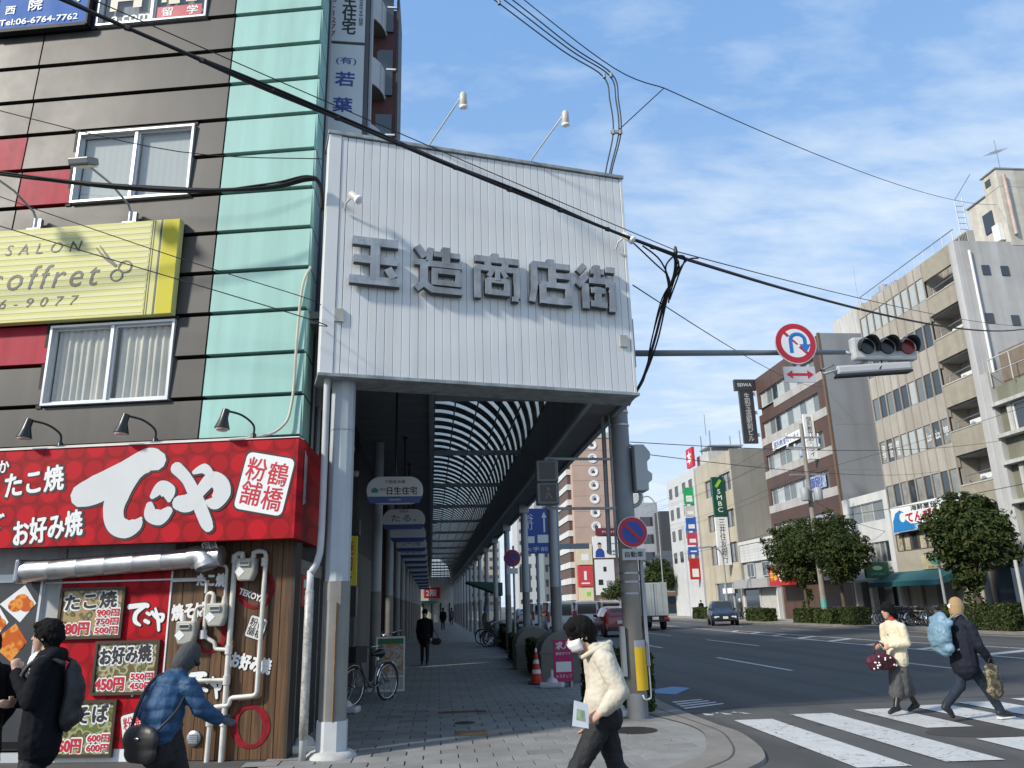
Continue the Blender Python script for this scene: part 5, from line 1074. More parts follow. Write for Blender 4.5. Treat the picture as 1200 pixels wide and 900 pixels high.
b = MB(); b.box(11.75, 11.9, -.02, 15, 0, 20.4); b.build('flank_wall', M('flank_grey', (.26, .275, .29), .75, var=.1, scale=.3, ss=1.3, streak=.2), bb)
b = MB(); b.box(11.72, 11.93, -.04, .1, 0, 20.42); b.build('flank_trim', M('trim_copper', (.16, .1, .06), .5), bb)
for z in (16.8, 13.5, 10.2, 7.0): b = MB(); b.box(11.9, 11.912, .3, 15, z, z + .04); b.build('flank_seam', GREYP, bb)
b = MB(); b.box(2, 9, 3, 9, 20.2, 21.3); b.box(7, 11.5, 4, 12, 20.2, 23.0); b.build('roof_room', CONCL, bb)
b = MB(); b.tube((9.5, 5, 23), (9.5, 5, 27), .03, n=6); b.build('roof_mast', STEEL, bb)
sg = thing('vertical_building_sign', 'dark vertical building name sign projecting from the brown office block', 'sign', (26.35, 64.05, .12)); b = MB(); b.box(-.2, 1.75, 0, .35, 19.35, 20.35); b.build('head_board', M('sign_charcoal', (.035, .038, .042), .4), sg); b = MB(); b.box(.15, 1.4, 0, .3, 14.6, 19.3); b.build('name_board', MATS['sign_charcoal'], sg)
txt('SEIWA', PRINTW, sg, .7, 19.85, 1.3, .3, y=-.01); txt('生和玉造駅前ビル', M('print_grey', (.45, .46, .47), .5), sg, .8, 16.95, .52, 4.3, y=-.01, vertical=True, off=.01)
for z in (15.2, 17.2, 18.9): b = MB(); b.box(1.4, 1.7, .1, .2, z, z + .3); b.build('bracket', PRINTW, sg)
cs = thing('school_banner', 'white banner with blue characters on the brown office block', 'sign', (BX - .06, 61.6, .12), BR); b = MB(); b.box(0, 5.2, -.1, 0, 13.42, 14.15); b.build('board', PRINTW, cs); txt('個別教室のトライ', PRINTB, cs, 2.6, 13.78, 4.7, .5, y=-.105, off=.02)
cs = thing('narrow_projecting_sign', 'narrow white vertical sign projecting from the brown office block', 'sign', (27.2, 54.3, .12)); b = MB(); b.box(0, .75, 0, .2, 11.4, 14.8); b.build('board', PRINTW, cs); txt('個別教室のトライ', PRINTK, cs, .38, 13.1, .4, 3.0, y=-.005, vertical=True, off=.01)
for i, (z0, xx) in enumerate(((12.05, 6.5), (9.2, 6.8), (6.3, 7.2))):
    w_ = thing('window_poster', ('blue and white poster filling windows below the school banner', 'blue lettered poster in the ribbon window behind the transformer pole', 'red dotted poster in the lowest ribbon window of the brown block')[i], 'poster', (BX + .04, 63.9 - xx, .12 + z0), BR); b = MB(); b.box(0, 3.3, -.01, .01, .1, 1.1); b.build('sheet', M('poster_blue_white', (.35, .42, .55), .4, var=.6, scale=2.5), w_); txt(('教室', '個別', '学び')[i], PRINTB if i < 2 else PRINTR, w_, 1.6, .6, 2.2, .75, y=-.013, off=.03)
# --- two storey shop
lb = building('two_storey_shop', 'low white and grey two storey shop with shutter beside the bank', 71.6)
b = MB(); b.box(0, 7.6, .2, 9, 0, 6.5); b.build('wall', M('low_grey', (.4, .4, .39), .75, var=.15), lb)
for k in range(6): b = MB(); b.box(0, 7.6, -.04 + .002 * k, .2, 4.85 + k * .26, 5.10 + k * .26); b.build('siding_board', WHT, lb)
b = MB(); b.box(0, 7.7, -.1, .2, 6.41, 6.7); b.build('cornice', WHT, lb)
window(lb, 1.2, 2.8, 3.5, 4.7, .12, GLASS, .05, 2); window(lb, 4.6, 6.4, 3.5, 4.7, .12, GLASS, .05, 2)
b = MB(); b.box(0, 7.6, -.9, .2, 2.55, 3.3); b.build('fascia', M('fascia_grey', (.36, .36, .36), .7), lb)
b = MB(); b.box(4.0, 7.2, .0, .19, 0, 2.5); b.build('shutter', M('shutter_pale', (.46, .46, .43), .6), lb); b = MB(); b.box(.4, 3.6, .0, .19, 0, 2.4); b.build('shop_glass', GLASS, lb)
for x in (0, 3.7, 7.3): b = MB(); b.box(x, x + .25, -.1, .2, 0, 2.55); b.build('pillar', WHT, lb)
rsn = thing('red_ramen_sign', 'red box sign with yellow and white characters under the trees', 'sign', (27.0, 62.6, 2.7), BR); b = MB(); b.box(0, 3.6, -.3, .3, 0, 1.5); b.build('box', M('sign_red', (.42, .02, .02), .5), rsn); txt('中華', M('print_amber', (.75, .45, .03), .5), rsn, .9, .75, 1.2, .8, y=-.31, off=.03); txt('そば', PRINTW, rsn, 2.4, .75, 1.2, .9, y=-.31, off=.03)
# --- bank
kb_ = building('bank_building', 'cream bank building with green and white vertical sign', 82.0)
CRM = M('cream_tile', (.46, .415, .32), .7, var=.12, scale=.5, ss=1.3, streak=.3); CRMS = M('shaded_flank_render', (.30, .29, .255), .8, var=.14, scale=.3, ss=1.3, streak=.35)  # flank colour carries the shade of its less lit side
b = MB(); b.box(0, 10.4, .3, 14, 0, 15.4); b.build('core_wall', CRM, kb_)
b = MB(); b.box(10.4, 10.5, -.05, 14, 0, 15.6); b.build('flank_wall', CRMS, kb_)
b = MB(); b.box(0, 10.4, 0, .3, 13.55, 15.5); b.build('facade_panel', CRM, kb_); zz = [(11.8, 13.55), (8.3, 10.0), (5.0, 6.9)]; zt = 13.55
for i, (z0, z1) in enumerate(zz):
    if i: b = MB(); b.box(0, 10.4, 0, .3, z1, zz[i - 1][0]); b.build('facade_panel', CRM, kb_)
    for x0, x1 in ((0, 2.6), (6.3, 6.8), (9.9, 10.4)): b = MB(); b.box(x0, x1, .001, .3, z0, z1); b.build('facade_pier', CRM, kb_)
    window(kb_, 2.6, 6.3, z0, z1, .2, [CURT, GLASS2], .08, 3, M('bronze_frame', (.1, .085, .07), .4)); window(kb_, 6.8, 9.9, z0, z1, .2, [GLASS2, CURT], .08, 3, MATS['bronze_frame'])
b = MB(); b.box(0, 10.4, 0, .3, 3.2, 5.0); b.box(0, 3, 0, .3, 0, 3.2); b.box(9.8, 10.4, 0, .3, 0, 3.2); b.build('facade_panel', CRM, kb_)
b = MB(); b.box(3, 9.8, .2, .29, 0, 3.2); b.build('entrance_glass', GLASS, kb_)
for k in range(4): b = MB(); b.box(3 + k * 2.2, 3.15 + k * 2.2, .1, .2, 0, 3.2); b.build('door_post', ALU, kb_)
b = MB(); b.box(5.5, 8, -.2, .05, 2.2, 2.7); b.build('entrance_sign', PRINTW, kb_)
bs_ = thing('bank_sign', 'vertical green and white bank sign on the cream building', 'sign', (26.7, 73.6, .12)); b = MB(); b.box(0, 1.2, 0, .35, 9.35, 13.2); b.build('green_board', M('bank_green', (.005, .07, .045), .4), bs_); b = MB(); b.box(0, 1.2, 0, .35, 4.8, 9.3); b.build('white_board', PRINTW, bs_)
txt('SMBC', PRINTW, bs_, .6, 10.9, .5, 2.2, y=-.005, vertical=True, off=.01); b = MB(); bar(b, .35, 12.2, .85, 12.9, .28, -.02, -.004); b.build('logo_mark', M('print_lime', (.3, .55, .05), .5), bs_); txt('三井住友銀行', PRINTK, bs_, .6, 7.05, .6, 4.1, y=-.005, vertical=True, off=.01)
# --- tall white block further on
tw = building('white_tower_block', 'tall white block with small dark windows and stacked shop signs', 92.9)
b = MB(); b.box(0, 10.3, 0, 12, 0, 15.6); b.build('wall', M('white_block_render', (.54, .55, .55), .75, var=.1, ss=1.3, streak=.1), tw)
for z in (13.4, 10.9, 8.4, 5.9): 
    for x in (.8, 3.2, 6.0, 8.4): window(tw, x, x + 1.1, z, z + 1.2, -.0, GLASS, .05, 2, M('bronze_frame', (.1, .085, .07), .4), dep=.05)
b = MB(); b.box(10.3, 10.4, 2, 2.8, 12, 13.4); b.box(10.3, 10.4, 2, 2.8, 8, 9.4); b.build('flank_window', GLASS, tw)
b = MB(); b.box(6, 10, 2, 8, 15.6, 17.6); b.build('roof_room', CONCL, tw)
mast = MB()
for a, c in (((6.5, 2.5), (6.5, 2.5)), ((9.5, 2.5), (9.5, 2.5)), ((6.5, 6), (6.5, 6)), ((9.5, 6), (9.5, 6))): mast.tube((a[0], a[1], 15.6), (c[0], c[1], 20), .08, n=6)
mast.box(6.3, 9.7, 2.3, 6.2, 18.2, 18.35); mast.tube((7, 3, 20), (7, 3, 22.5), .05, n=6); mast.build('roof_gantry', STEEL, tw)
b = MB(); b.box(5.2, 7.4, 1, 1.3, 16.4, 18.6); b.build('red_roof_sign', PRINTR, tw); txt('本', PRINTW, tw, 6.3, 17.5, 1.4, 1.4, y=.99, off=.04)
sgn = [((.02, .35, .12), 11.8, 13.6, 'green'), ((.5, .5, .5), 10.4, 11.6, 'white'), ((.02, .10, .42), 8.9, 10.3, 'blue'), ((.45, .05, .1), 7.4, 8.7, 'pink'), ((.02, .10, .42), 6.4, 7.2, 'small blue'), ((.42, .03, .03), 3.8, 6.0, 'red')]
for c, z0, z1, nm in sgn:
    t = thing('projecting_shop_sign', nm + ' projecting shop sign stacked on the corner of the white tower block', 'sign', (26.9, 83.2, .12), 0, 'stacked signs on the white tower block'); b = MB(); b.box(0, 1.1, 0, .25, z0, z1); b.build('box', M('sign_' + nm.replace(' ', '_'), c, .5), t); b = MB(); b.box(.2, .9, -.01, -.004, z0 + .25, (z0 + z1) / 2); b.build('print', PRINTW, t)
# --- distant blocks
def block(label, x0, x1, y0, dep, h, col, rows_=0, cols_=0, nm='distant_block', wm=GLASS, roof=True):
    t = thing(nm, label, 'building', (x0, y0, 0)); w = x1 - x0
    b = MB(); b.box(0, w, 0, dep, 0, h); b.build('wall', M('block_' + label[:14].replace(' ', '_'), col, .75, var=.12, scale=.2, ss=1.3, streak=.25), t)
    for r in range(rows_):
        for c in range(cols_):
            xa = w * (c + .25) / cols_; z = 2.5 + (h - 3.5) * r / max(1, rows_); b = MB(); b.box(xa, xa + w * .5 / cols_, -.06, .01, z, z + min(1.5, (h - 3) / rows_ * .5)); b.build('window', wm, t)
    if roof: b = MB(); b.box(w * .3, w * .7, dep * .3, dep * .7, h, h + 2); b.build('roof_room', CONCL, t)
    return t
block('pale grey distant block beyond the white tower block', 33, 37.2, 130, 12, 18, (.40, .42, .45), 5, 1)
block('charcoal distant block beside the pale grey distant block', 36.6, 42, 127, 12, 16.2, (.06, .066, .075), 0, 0, roof=False)
block('teal glass distant block behind the blue road sign', 23.5, 28, 175, 14, 32, (.16, .2, .22), 9, 4)
block('wide grey block closing the far end of the road', -12, 12, 360, 20, 26, (.30, .31, .33), 6, 9)
block('beige block closing the far end of the road', 12.5, 30, 380, 20, 32, (.4, .37, .32), 7, 6)
block('white block far behind the arcade columns', 30.5, 42, 300, 20, 38, (.46, .47, .48), 8, 4)
block('tan block in the distance behind the bank', 44, 70, 150, 20, 14, (.42, .36, .28), 3, 5)
hs = thing('tiled_roof_house', 'low cream house with dark tiled roof beyond the truck', 'house', (30.5, 108, 0)); b = MB(); b.box(0, 11, 0, 9, 0, 6.2); b.build('wall', CRM, hs); b = MB(); b.add([(-.6, -.8, 6.1), (11.6, -.8, 6.1), (11.6, 9.6, 6.1), (-.6, 9.6, 6.1), (1.5, 4, 8.8), (9.5, 4, 8.8)], [(0, 1, 5, 4), (1, 2, 5), (2, 3, 4, 5), (3, 0, 4), (0, 3, 2, 1)]); b.build('roof', M('roof_tile_dark', (.06, .062, .066), .6, var=.2), hs)
for x in (1, 4, 7): b = MB(); b.box(x, x + 2, -.05, .0, 3.2, 4.8); b.build('window', GLASS, hs); 
b = MB(); b.box(.5, 10.5, -.04, .0, .2, 2.4); b.build('shop_front', GLASS, hs); b = MB(); b.box(-.2, 11, -.8, 0, 2.5, 3.0); b.build('eave', M('eave_brown', (.2, .12, .08), .7), hs)
# --- brick hotel with round emblems
hb = thing('brick_hotel', 'tall brown brick hotel with column of round white emblems and billboards', 'building', (25.9, 150, 0))
b = MB(); b.box(.5, 9.6, 0, 16, 0, 33.5); b.build('wall', M('hotel_brick', (.46, .33, .265), .75, var=.12, scale=.3), hb)
for k in range(11): b = MB(); b.box(.5, 9.6, -.03, .01, 1 + k * 3, 1.06 + k * 3); b.build('brick_course', M('brick_course', (.38, .27, .215), .8), hb)
b = MB(); b.box(.3, 9.8, -.15, 16.2, 33.5, 34.6); b.build('parapet', CONCL, hb)
for k in range(8):
    z = 13.4 + k * 2.67; b = MB(); b.lathe([(.95, 0), (.95, -.12), (.62, -.12), (.6, -.02), (.02, -.02)], c=(4.7, 0, z), n=20, axis='y'); em = b.build('round_emblem', PRINTW, hb)
    b = MB(); b.prism([(4.35, z - .3), (5.05, z - .3), (5.0, z + .1), (4.7, z + .42), (4.4, z + .1)], -.06, -.021); b.build('emblem_mark', M('emblem_dark', (.08, .07, .06), .6), em)
for k in range(10): b = MB(); b.box(-.4, .5, 2, 14, 2.5 + k * 3, 3.6 + k * 3); b.build('balcony', WHT, hb); b = MB(); b.box(-.2, .5, 2.2, 13.8, 3.6 + k * 3, 5.4 + k * 3); b.build('balcony_recess', BRN, hb)
def billboard(lab, x0, x1, z0, z1, bgm, items):
    t = thing('billboard', lab, 'billboard', (25.9 + x0, 149.6, z0)); b = MB(); b.box(0, x1 - x0, -.25, .1, 0, z1 - z0); b.build('panel', bgm, t)
    b = MB(); b.box(.3, .5, .1, .4, .1, z1 - z0 - .1); b.box(x1 - x0 - .5, x1 - x0 - .3, .1, .4, .1, z1 - z0 - .1); b.build('support', STEEL, t)
    for (s, m, x, z, w, h) in items:
        if s: txt(s, m, t, x, z, w, h, y=-.26, off=.02)
        else: b = MB(); b.box(x - w / 2, x + w / 2, -.262, -.252, z - h / 2, z + h / 2); b.build('print', m, t)
    return t
SKIN_ = M('print_skin', (.5, .3, .2), .6)
bbd = billboard('white billboard with portrait of a person in navy shirt', 3.7, 9.3, 10.1, 14.1, PRINTW, [('総合病院', PRINTK, 3.7, 1.2, 2.2, .45), ('院長', PRINTK, 3.7, .6, 1.2, .3)])
b = MB(); b.add([(.4, -.27, .1), (2.2, -.27, .1), (2.15, -.27, 1.2), (1.7, -.27, 1.75), (.95, -.27, 1.75), (.5, -.27, 1.2)], [tuple(range(6))]); b.build('portrait_shirt', PRINTB, bbd, fix=False); b = MB(); b.add([(1.3 + .36 * math.cos(t * .4), -.275, 2.25 + .5 * math.sin(t * .4)) for t in range(16)], [tuple(range(16))]); b.build('portrait_face', SKIN_, bbd, fix=False); b = MB(); b.add([(1.3 + .4 * math.cos(t * .21), -.28, 2.5 + .4 * math.sin(t * .21)) for t in range(16)], [tuple(range(16))]); b.build('portrait_hair', PRINTK, bbd, fix=False)
billboard('dark maroon strip billboard above the portrait billboard', 4.4, 9.4, 14.3, 15.7, M('maroon', (.14, .02, .03), .5), [('クリニック', PRINTW, 2.5, .7, 2.6, .4)])
billboard('cream billboard high beside the portrait billboard', .5, 3.5, 8.9, 12.8, M('cream_bill', (.62, .55, .38), .5), [('', PRINTW, 1.6, 1.4, 1.4, 1.2)])
billboard('red billboard with white figure on the brick hotel', .6, 3.4, 4.9, 8.7, M('bill_red', (.55, .05, .06), .5), [('', PRINTW, 1.4, 2.0, .5, 1.6), ('', PRINTW, 1.4, .6, 1.6, .25)])
billboard('white product billboard under the portrait billboard', 3.9, 7.6, 3.3, 9.8, PRINTW, [('', PRINTK, 1.0, 2.3, .9, 1.0), ('', GREYP, 2.6, 2.2, 1.0, .8), ('', PRINTK, 1.9, 4.7, .6, .9)])
billboard('small yellow and white billboard low on the brick hotel', .6, 3.4, 1.6, 4.7, M('bill_yellow', (.66, .62, .4), .5), [('', M('print_leaf', (.3, .55, .08), .5), 1.9, 1.9, .8, .8), ('', M('bill_pink', (.55, .2, .2), .5), 1.3, .5, 2.2, .5)])
# TV antenna on the tower
an = thing('tv_antenna', 'thin television antenna on the rooftop tower of the beige office block', 'antenna', (32.6, 37.3, 24.7)); b = MB(); b.tube((0, 0, 0), (0, 0, 2.6), .025, n=6); b.build('mast', STEEL, an)
b = MB(); b.tube((-.6, -.2, 1.6), (.6, .3, 2.1), .02, n=6)
for k in range(6): p = Vector((-.6, -.2, 1.6)).lerp(Vector((.6, .3, 2.1)), k / 5); b.tube(p + Vector((-.15, .35, 0)), p + Vector((.15, -.35, 0)), .012, n=5)
b.build('elements', STEEL, an)

# ============================================================ TREES AND HEDGES
LEAF = [M('leaf_dark', (.028, .048, .014), .65, var=.4, scale=1.2, transl=.25, spec=.2), M('leaf_mid', (.055, .080, .022), .65, var=.4, scale=1.2, transl=.3, spec=.2), M('leaf_olive', (.10, .115, .035), .65, var=.4, scale=1.2, transl=.3, spec=.2)]
BARK = M('bark', (.09, .07, .05), .9, var=.35, scale=8, bump=.6, bscale=30)
def leaf_cloud(b, c, r, n, rng, size=.13, flat=.75):
    """leaf-sized faces spread over a clump, denser to its outside"""
    c = Vector(c)
    for i in range(n):
        d = Vector((rng.gauss(0, 1), rng.gauss(0, 1), rng.gauss(0, 1))).normalized(); q = rng.random() ** .45
        p = c + Vector((d.x * r, d.y * r, d.z * r * flat)) * q
        nrm = (d + Vector((rng.gauss(0, .6), rng.gauss(0, .6), rng.gauss(.5, .6)))).normalized()
        a = nrm.cross(Vector((rng.random() - .5, rng.random() - .5, rng.random() - .5))).normalized(); e = nrm.cross(a)
        s = size * rng.uniform(.6, 1.3); a *= s; e *= s * .48
        b.add([p - a, p + e * .9 + nrm * s * .12, p + a, p - e * .9 + nrm * s * .12], [(0, 1, 2, 3)], rng.choice((0, 0, 1, 1, 2)))
def tree(label, loc, trunk_h, clumps, seed, n=330, size=.13, trunk_r=.13, shoots=True):
    rng = random.Random(seed); t = thing('street_tree', label, 'tree', loc, 0, 'street trees across the road')
    b = MB(); P = [Vector((0, 0, -.05)), Vector((.03, .02, trunk_h * .4)), Vector((-.02, .05, trunk_h))]; b.path(catmull(P, 4), [trunk_r * 1.25 - trunk_r * .5 * k / 8 for k in range(9)], 9)
    for c, r in clumps:
        c = Vector(c); m = Vector((c.x * .35, c.y * .35, trunk_h + (c.z - trunk_h) * .45)); b.path(catmull([P[2] - Vector((0, 0, .4)), m, c], 4), [.07 - .006 * k for k in range(9)], 6)
    b.build('trunk', BARK, t, smooth='all', fix=False)
    b = MB()
    for c, r in clumps:
        leaf_cloud(b, c, r * 1.06, int(n * r * r * 2.6), rng, size)
        for k in range(11):
            d = Vector((rng.gauss(0, 1), rng.gauss(0, 1), rng.gauss(0, .8))).normalized(); leaf_cloud(b, Vector(c) + Vector((d.x, d.y, d.z * .75)) * r * rng.uniform(.85, 1.22), r * rng.uniform(.16, .36), int(n * .15), rng, size)
    b.build('crown', LEAF, t, fix=False)
    if shoots:
        b = MB()
        for k in range(7): leaf_cloud(b, (rng.uniform(-.3, .3), rng.uniform(-.3, .3), .3 + k * trunk_h * .13), .32 - .02 * k, 90, rng, size * .8, 1.2)
        b.build('trunk_shoots', LEAF, t, fix=False)
    return t
# (local) x away from road, y along the road
tree('dense street tree in front of the brown office block, with leafy trunk', (24.5, 51.8, .12), 2.6, [((0, 0, 4.6), 1.5), ((-.3, 1.9, 4.9), 1.35), ((-.2, -1.5, 4.9), 1.4), ((0, .6, 5.9), 1.25), ((.4, -1.0, 5.9), 1.2), ((-.4, .8, 3.6), 1.3), ((0, 2.3, 4.2), .9), ((.2, -.4, 3.2), 1.0)], 3)
tree('dense street tree in front of the white shop house', (24.5, 46.9, .12), 2.5, [((0, 0, 4.3), 1.5), ((-.2, 1.5, 5.0), 1.4), ((-.3, -1.5, 4.4), 1.4), ((0, 0, 5.6), 1.25), ((0, -2.3, 3.9), .95), ((.3, .6, 3.5), 1.2), ((-.3, -1.0, 3.2), 1.0)], 5, shoots=False)
tree('broad street tree before the sage block, over a clipped hedge', (24.5, 34.6, .12), 2.2, [((0, 0, 4.2), 1.5), ((-.2, 1.1, 4.8), 1.15), ((-.2, -1.2, 4.3), 1.3), ((0, .3, 5.4), 1.05), ((0, -.7, 5.2), .9), ((.2, 1.2, 3.6), 1.0), ((0, -1.8, 3.4), 1.0), ((0, .4, 3.0), .9), ((-.2, .2, 2.2), .7)], 8)
tree('small round tree by the bank', (26.5, 94, .12), 2.6, [((0, 0, 4.6), 2.0), ((0, 1.6, 4.2), 1.5), ((0, -1.4, 4.0), 1.5), ((0, 0, 5.8), 1.3)], 11, n=160, size=.2, shoots=False)
tree('distant round tree in front of the hotel billboards', (31.5, 138, 0), 2.2, [((0, 0, 4.2), 1.9), ((1.4, 0, 3.6), 1.4), ((-1.4, 0, 3.4), 1.4)], 12, n=120, size=.24, shoots=False)
def hedge(label, x0, x1, y0, y1, z1, seed, nm='hedge', z0=.1, dens=420, size=.07, mats=None):
    rng = random.Random(seed); t = thing(nm, label, 'hedge', ((x0 + x1) / 2, (y0 + y1) / 2, z0)); w, d, h = (x1 - x0) / 2, (y1 - y0) / 2, z1 - z0
    b = MB(); b.box(-w * .88, w * .88, -d * .93, d * .93, 0, h * .9); b.build('woody_core', M('hedge_core', (.02, .028, .012), .9, var=.3), t)
    b = MB(); n = int(dens * (4 * (w + d) * h + 4 * w * d))
    for i in range(n):
        u = rng.random(); f = rng.random()
        if f < 4 * w * d / (4 * w * d + 4 * (w + d) * h): p = Vector((rng.uniform(-w, w), rng.uniform(-d, d), h * rng.uniform(.9, 1.03))); nr = Vector((0, 0, 1))
        elif rng.random() < w / (w + d): sg_ = rng.choice((-1, 1)); p = Vector((rng.uniform(-w, w), sg_ * d * rng.uniform(.9, 1.03), rng.uniform(0, h))); nr = Vector((0, sg_, 0))
        else: sg_ = rng.choice((-1, 1)); p = Vector((sg_ * w * rng.uniform(.9, 1.03), rng.uniform(-d, d), rng.uniform(0, h))); nr = Vector((sg_, 0, 0))
        p += mnoise.noise_vector(p * 2.3 + Vector((seed, 0, 0))) * .05
        nr = (nr + Vector((rng.gauss(0, .6), rng.gauss(0, .6), rng.gauss(.3, .6)))).normalized(); a = nr.cross(Vector((rng.random() - .5, rng.random() - .5, rng.random() - .5))).normalized(); e = nr.cross(a); s = size * rng.uniform(.6, 1.4)
        b.add([p - a * s, p + e * s * .5, p + a * s, p - e * s * .5], [(0, 1, 2, 3)], rng.choice((0, 0, 1, 2)))
    b.build('foliage', LEAF, t, fix=False); return t
hedge('clipped hedge at the kerb under the broad street tree', 23.8, 24.9, 31.8, 36.4, 1.2, 1)
hedge('low hedge between the two street trees', 23.8, 24.8, 44.6, 46.2, 1.1, 2); hedge('low hedge right behind the navy car', 23.8, 24.8, 57.5, 61, 1.0, 3, dens=250, size=.1); hedge('long low hedge at the kerb before the bank', 23.8, 24.8, 66, 74, 1.1, 4, dens=160, size=.12)
hedge('weedy shrub at the foot of the leafy trunk', 24.0, 24.9, 50.6, 52.9, 1.0, 5, dens=300, size=.1); hedge('weedy shrub around the utility pole across the road', 24.0, 24.9, 47.6, 50.0, .95, 6, dens=300, size=.1)
hedge('dark shrub bed behind the utility pole with no parking sign', 2.42, 3.36, 12.65, 13.7, .90, 7, z0=.03, dens=900, size=.045)
hedge('dark clipped hedge between the two domed planters', 2.35, 3.3, 19.3, 21.4, .82, 8, z0=.03, dens=600, size=.05); hedge('dark hedge behind the farther domed planter', 2.35, 3.3, 23.2, 27, .8, 9, z0=.03, dens=350, size=.06); hedge('dark hedge by the parked bicycles in the arcade', 2.7, 3.4, 28, 36, .8, 10, z0=.03, dens=200, size=.08)

# ============================================================ STREET FURNITURE
POLEC = M('pole_concrete', (.27, .255, .225), .85, var=.2, scale=2, streak=.3, bump=.1)
up = thing('utility_pole', 'concrete utility pole with yellow guard and no parking sign at the arcade corner', 'pole', (2.94, 12.1, 0))
b = MB(); b.path([(0, 0, 0), (0, 0, 3), (0, 0, 8.6)], [.15, .142, .125], 20); b.build('pole', POLEC, up, smooth='all')
b = MB(); b.path([(.0, 0, 2.6), (.0, 0, 5.6)], [.147, .138], 20); b.build('painted_sleeve', M('sleeve_grey', (.20, .22, .24), .5, var=.15), up, smooth=True)
b = MB(); b.path([(.0, 0, 0.02), (.0, 0, .38)], [.155, .153], 20); b.build('grey_foot', M('foot_grey', (.17, .18, .19), .7, var=.2), up, smooth=True)
b = MB(); b.path([(0.03, -.012, .42), (0.03, -.012, 1.02)], .145, 20); b.build('yellow_guard', M('guard_yellow', (.66, .42, .01), .5, var=.12), up, smooth=True)
b = MB(); b.path([(.03, -.01, 1.02), (.03, -.01, 1.12)], .146, 20); b.build('guard_band', STEEL, up, smooth=True)
b = MB(); b.box(-.21, -.15, -.14, .0, .62, 1.32); b.build('cable_cover', GREYP, up); b = MB(); b.box(.165, .215, -.08, .02, .75, 2.35); b.build('cable_cover', GREYP, up)
b = MB(); b.path(catmull([(.20, -.04, .75), (.20, -.05, .35), (.16, -.1, .3), (.08, -.16, .3), (.05, -.17, .36)], 4), .012, 6); b.build('white_hose', WHITE, up, smooth='all')
for z in (1.78, 1.95, 2.08, 4.62, 4.4): b = MB(); b.tube((0, 0, z), (0, 0, z + .03), .153, n=20); b.build('steel_band', STEEL, up, smooth=True)
b = MB(); b.tube((-.26, .12, 2.4), (-.24, .1, 5.0), .035); b.tube((-.18, -.02, 2.2), (-.17, -.02, 4.6), .02); b.build('riser_pipe', GREYP, up, smooth=True)
def disc_sign(par, x, y, z, r, rings, mats):
    for i, (rr, m) in enumerate(zip(rings, mats)):
        b = MB(); b.lathe([(rr, -.002 * i - .012), (rr, -.002 * i - (.015 if i else -.0))], c=(x, y, z), n=40, axis='y'); b.build(('sign_plate', 'sign_ring', 'sign_field')[min(i, 2)], m, par, smooth=True)
SR, SB = M('sign_red_reflective', (.42, .012, .03), .4, var=.05), M('sign_blue_reflective', (.01, .06, .30), .4, var=.05)
np_ = thing('no_parking_sign', 'round red and blue no parking sign strapped to the utility pole', 'sign', (2.985, 11.9, 2.7), rad(0))
disc_sign(np_, 0, 0, 0, .235, [.235, .225, .165], [WHITE, SR, SB]); b = MB(); bar(b, -.125, .125, .125, -.125, .05, -.026, -.018); b.build('slash', SR, np_)
b = MB(); b.box(-.18, .18, -.015, .0, -.42, -.25); b.build('plate', M('plate_grey', (.42, .43, .43), .5), np_); txt('自動車', PRINTK, np_, 0, -.335, .28, .085, y=-.017, off=.02)
b = MB(); b.box(-.02, .02, .0, .05, -.3, .2); b.build('strap', STEEL, np_)
# pedestrian signal on two arms
ps = thing('pedestrian_signal', 'unlit grey pedestrian signal on two arms under the arcade beam', 'traffic light', (1.70, 11.95, 3.14))
b = MB(); b.box(-.17, .17, -.1, .12, 0, .335); b.build('lower_box', M('signal_grey', (.13, .145, .15), .5, var=.15), ps, bevel=.02); b = MB(); b.box(-.17, .17, -.1, .12, .345, .68); b.build('upper_box', MATS['signal_grey'], ps, bevel=.02)
for z in (.04, .385): b = MB(); b.box(-.12, .12, -.108, -.1, z, z + .26); b.build('lens', M('lens_dark', (.02, .022, .022), .25), ps)
b = MB(); bar(b, -.04, .08, 0, .18, .03, -.113, -.108); bar(b, .05, .08, 0, .18, .03, -.114, -.108); b.lathe([(.03, -.115), (.03, -.108)], c=(0, 0, .23), n=12, axis='y'); b.build('walking_figure', M('figure_brown', (.16, .12, .09), .6), ps)
for z in (-.05, .73): b = MB(); b.tube((0, .05, z), (1.25, .15, z + .0), .022, n=8); b.build('arm', GREYP, ps, smooth=True)
for za, zb in ((-.05, 0), (.68, .73)): b = MB(); b.tube((0, .05, za), (0, .05, zb), .03); b.build('bracket', GREYP, ps)
# back of a two-lamp signal on the pole's right
sb_ = thing('signal_box', 'pale grey signal housing seen from the side on the utility pole', 'traffic light', (3.2, 12.05, 3.34))
b = MB(); b.prism([(-.10, 0), (.10, 0), (.10, .12), (.16, .16), (.17, .26), (.10, .32), (.10, .46), (.15, .50), (.16, .6), (.10, .68), (.06, .73), (-.10, .73)], -.16, .2); b.build('housing', M('signal_pale', (.40, .44, .46), .5, var=.1), sb_, bevel=.015)
b = MB(); b.path(catmull([(-.02, 0, 0), (0, 0, -.1), (-.06, 0, -.2), (-.2, 0, -.25)], 4), .03, 8); b.tube((-.25, 0, .78), (-.05, 0, .72), .025); b.build('bracket', GREYP, sb_, smooth='all')
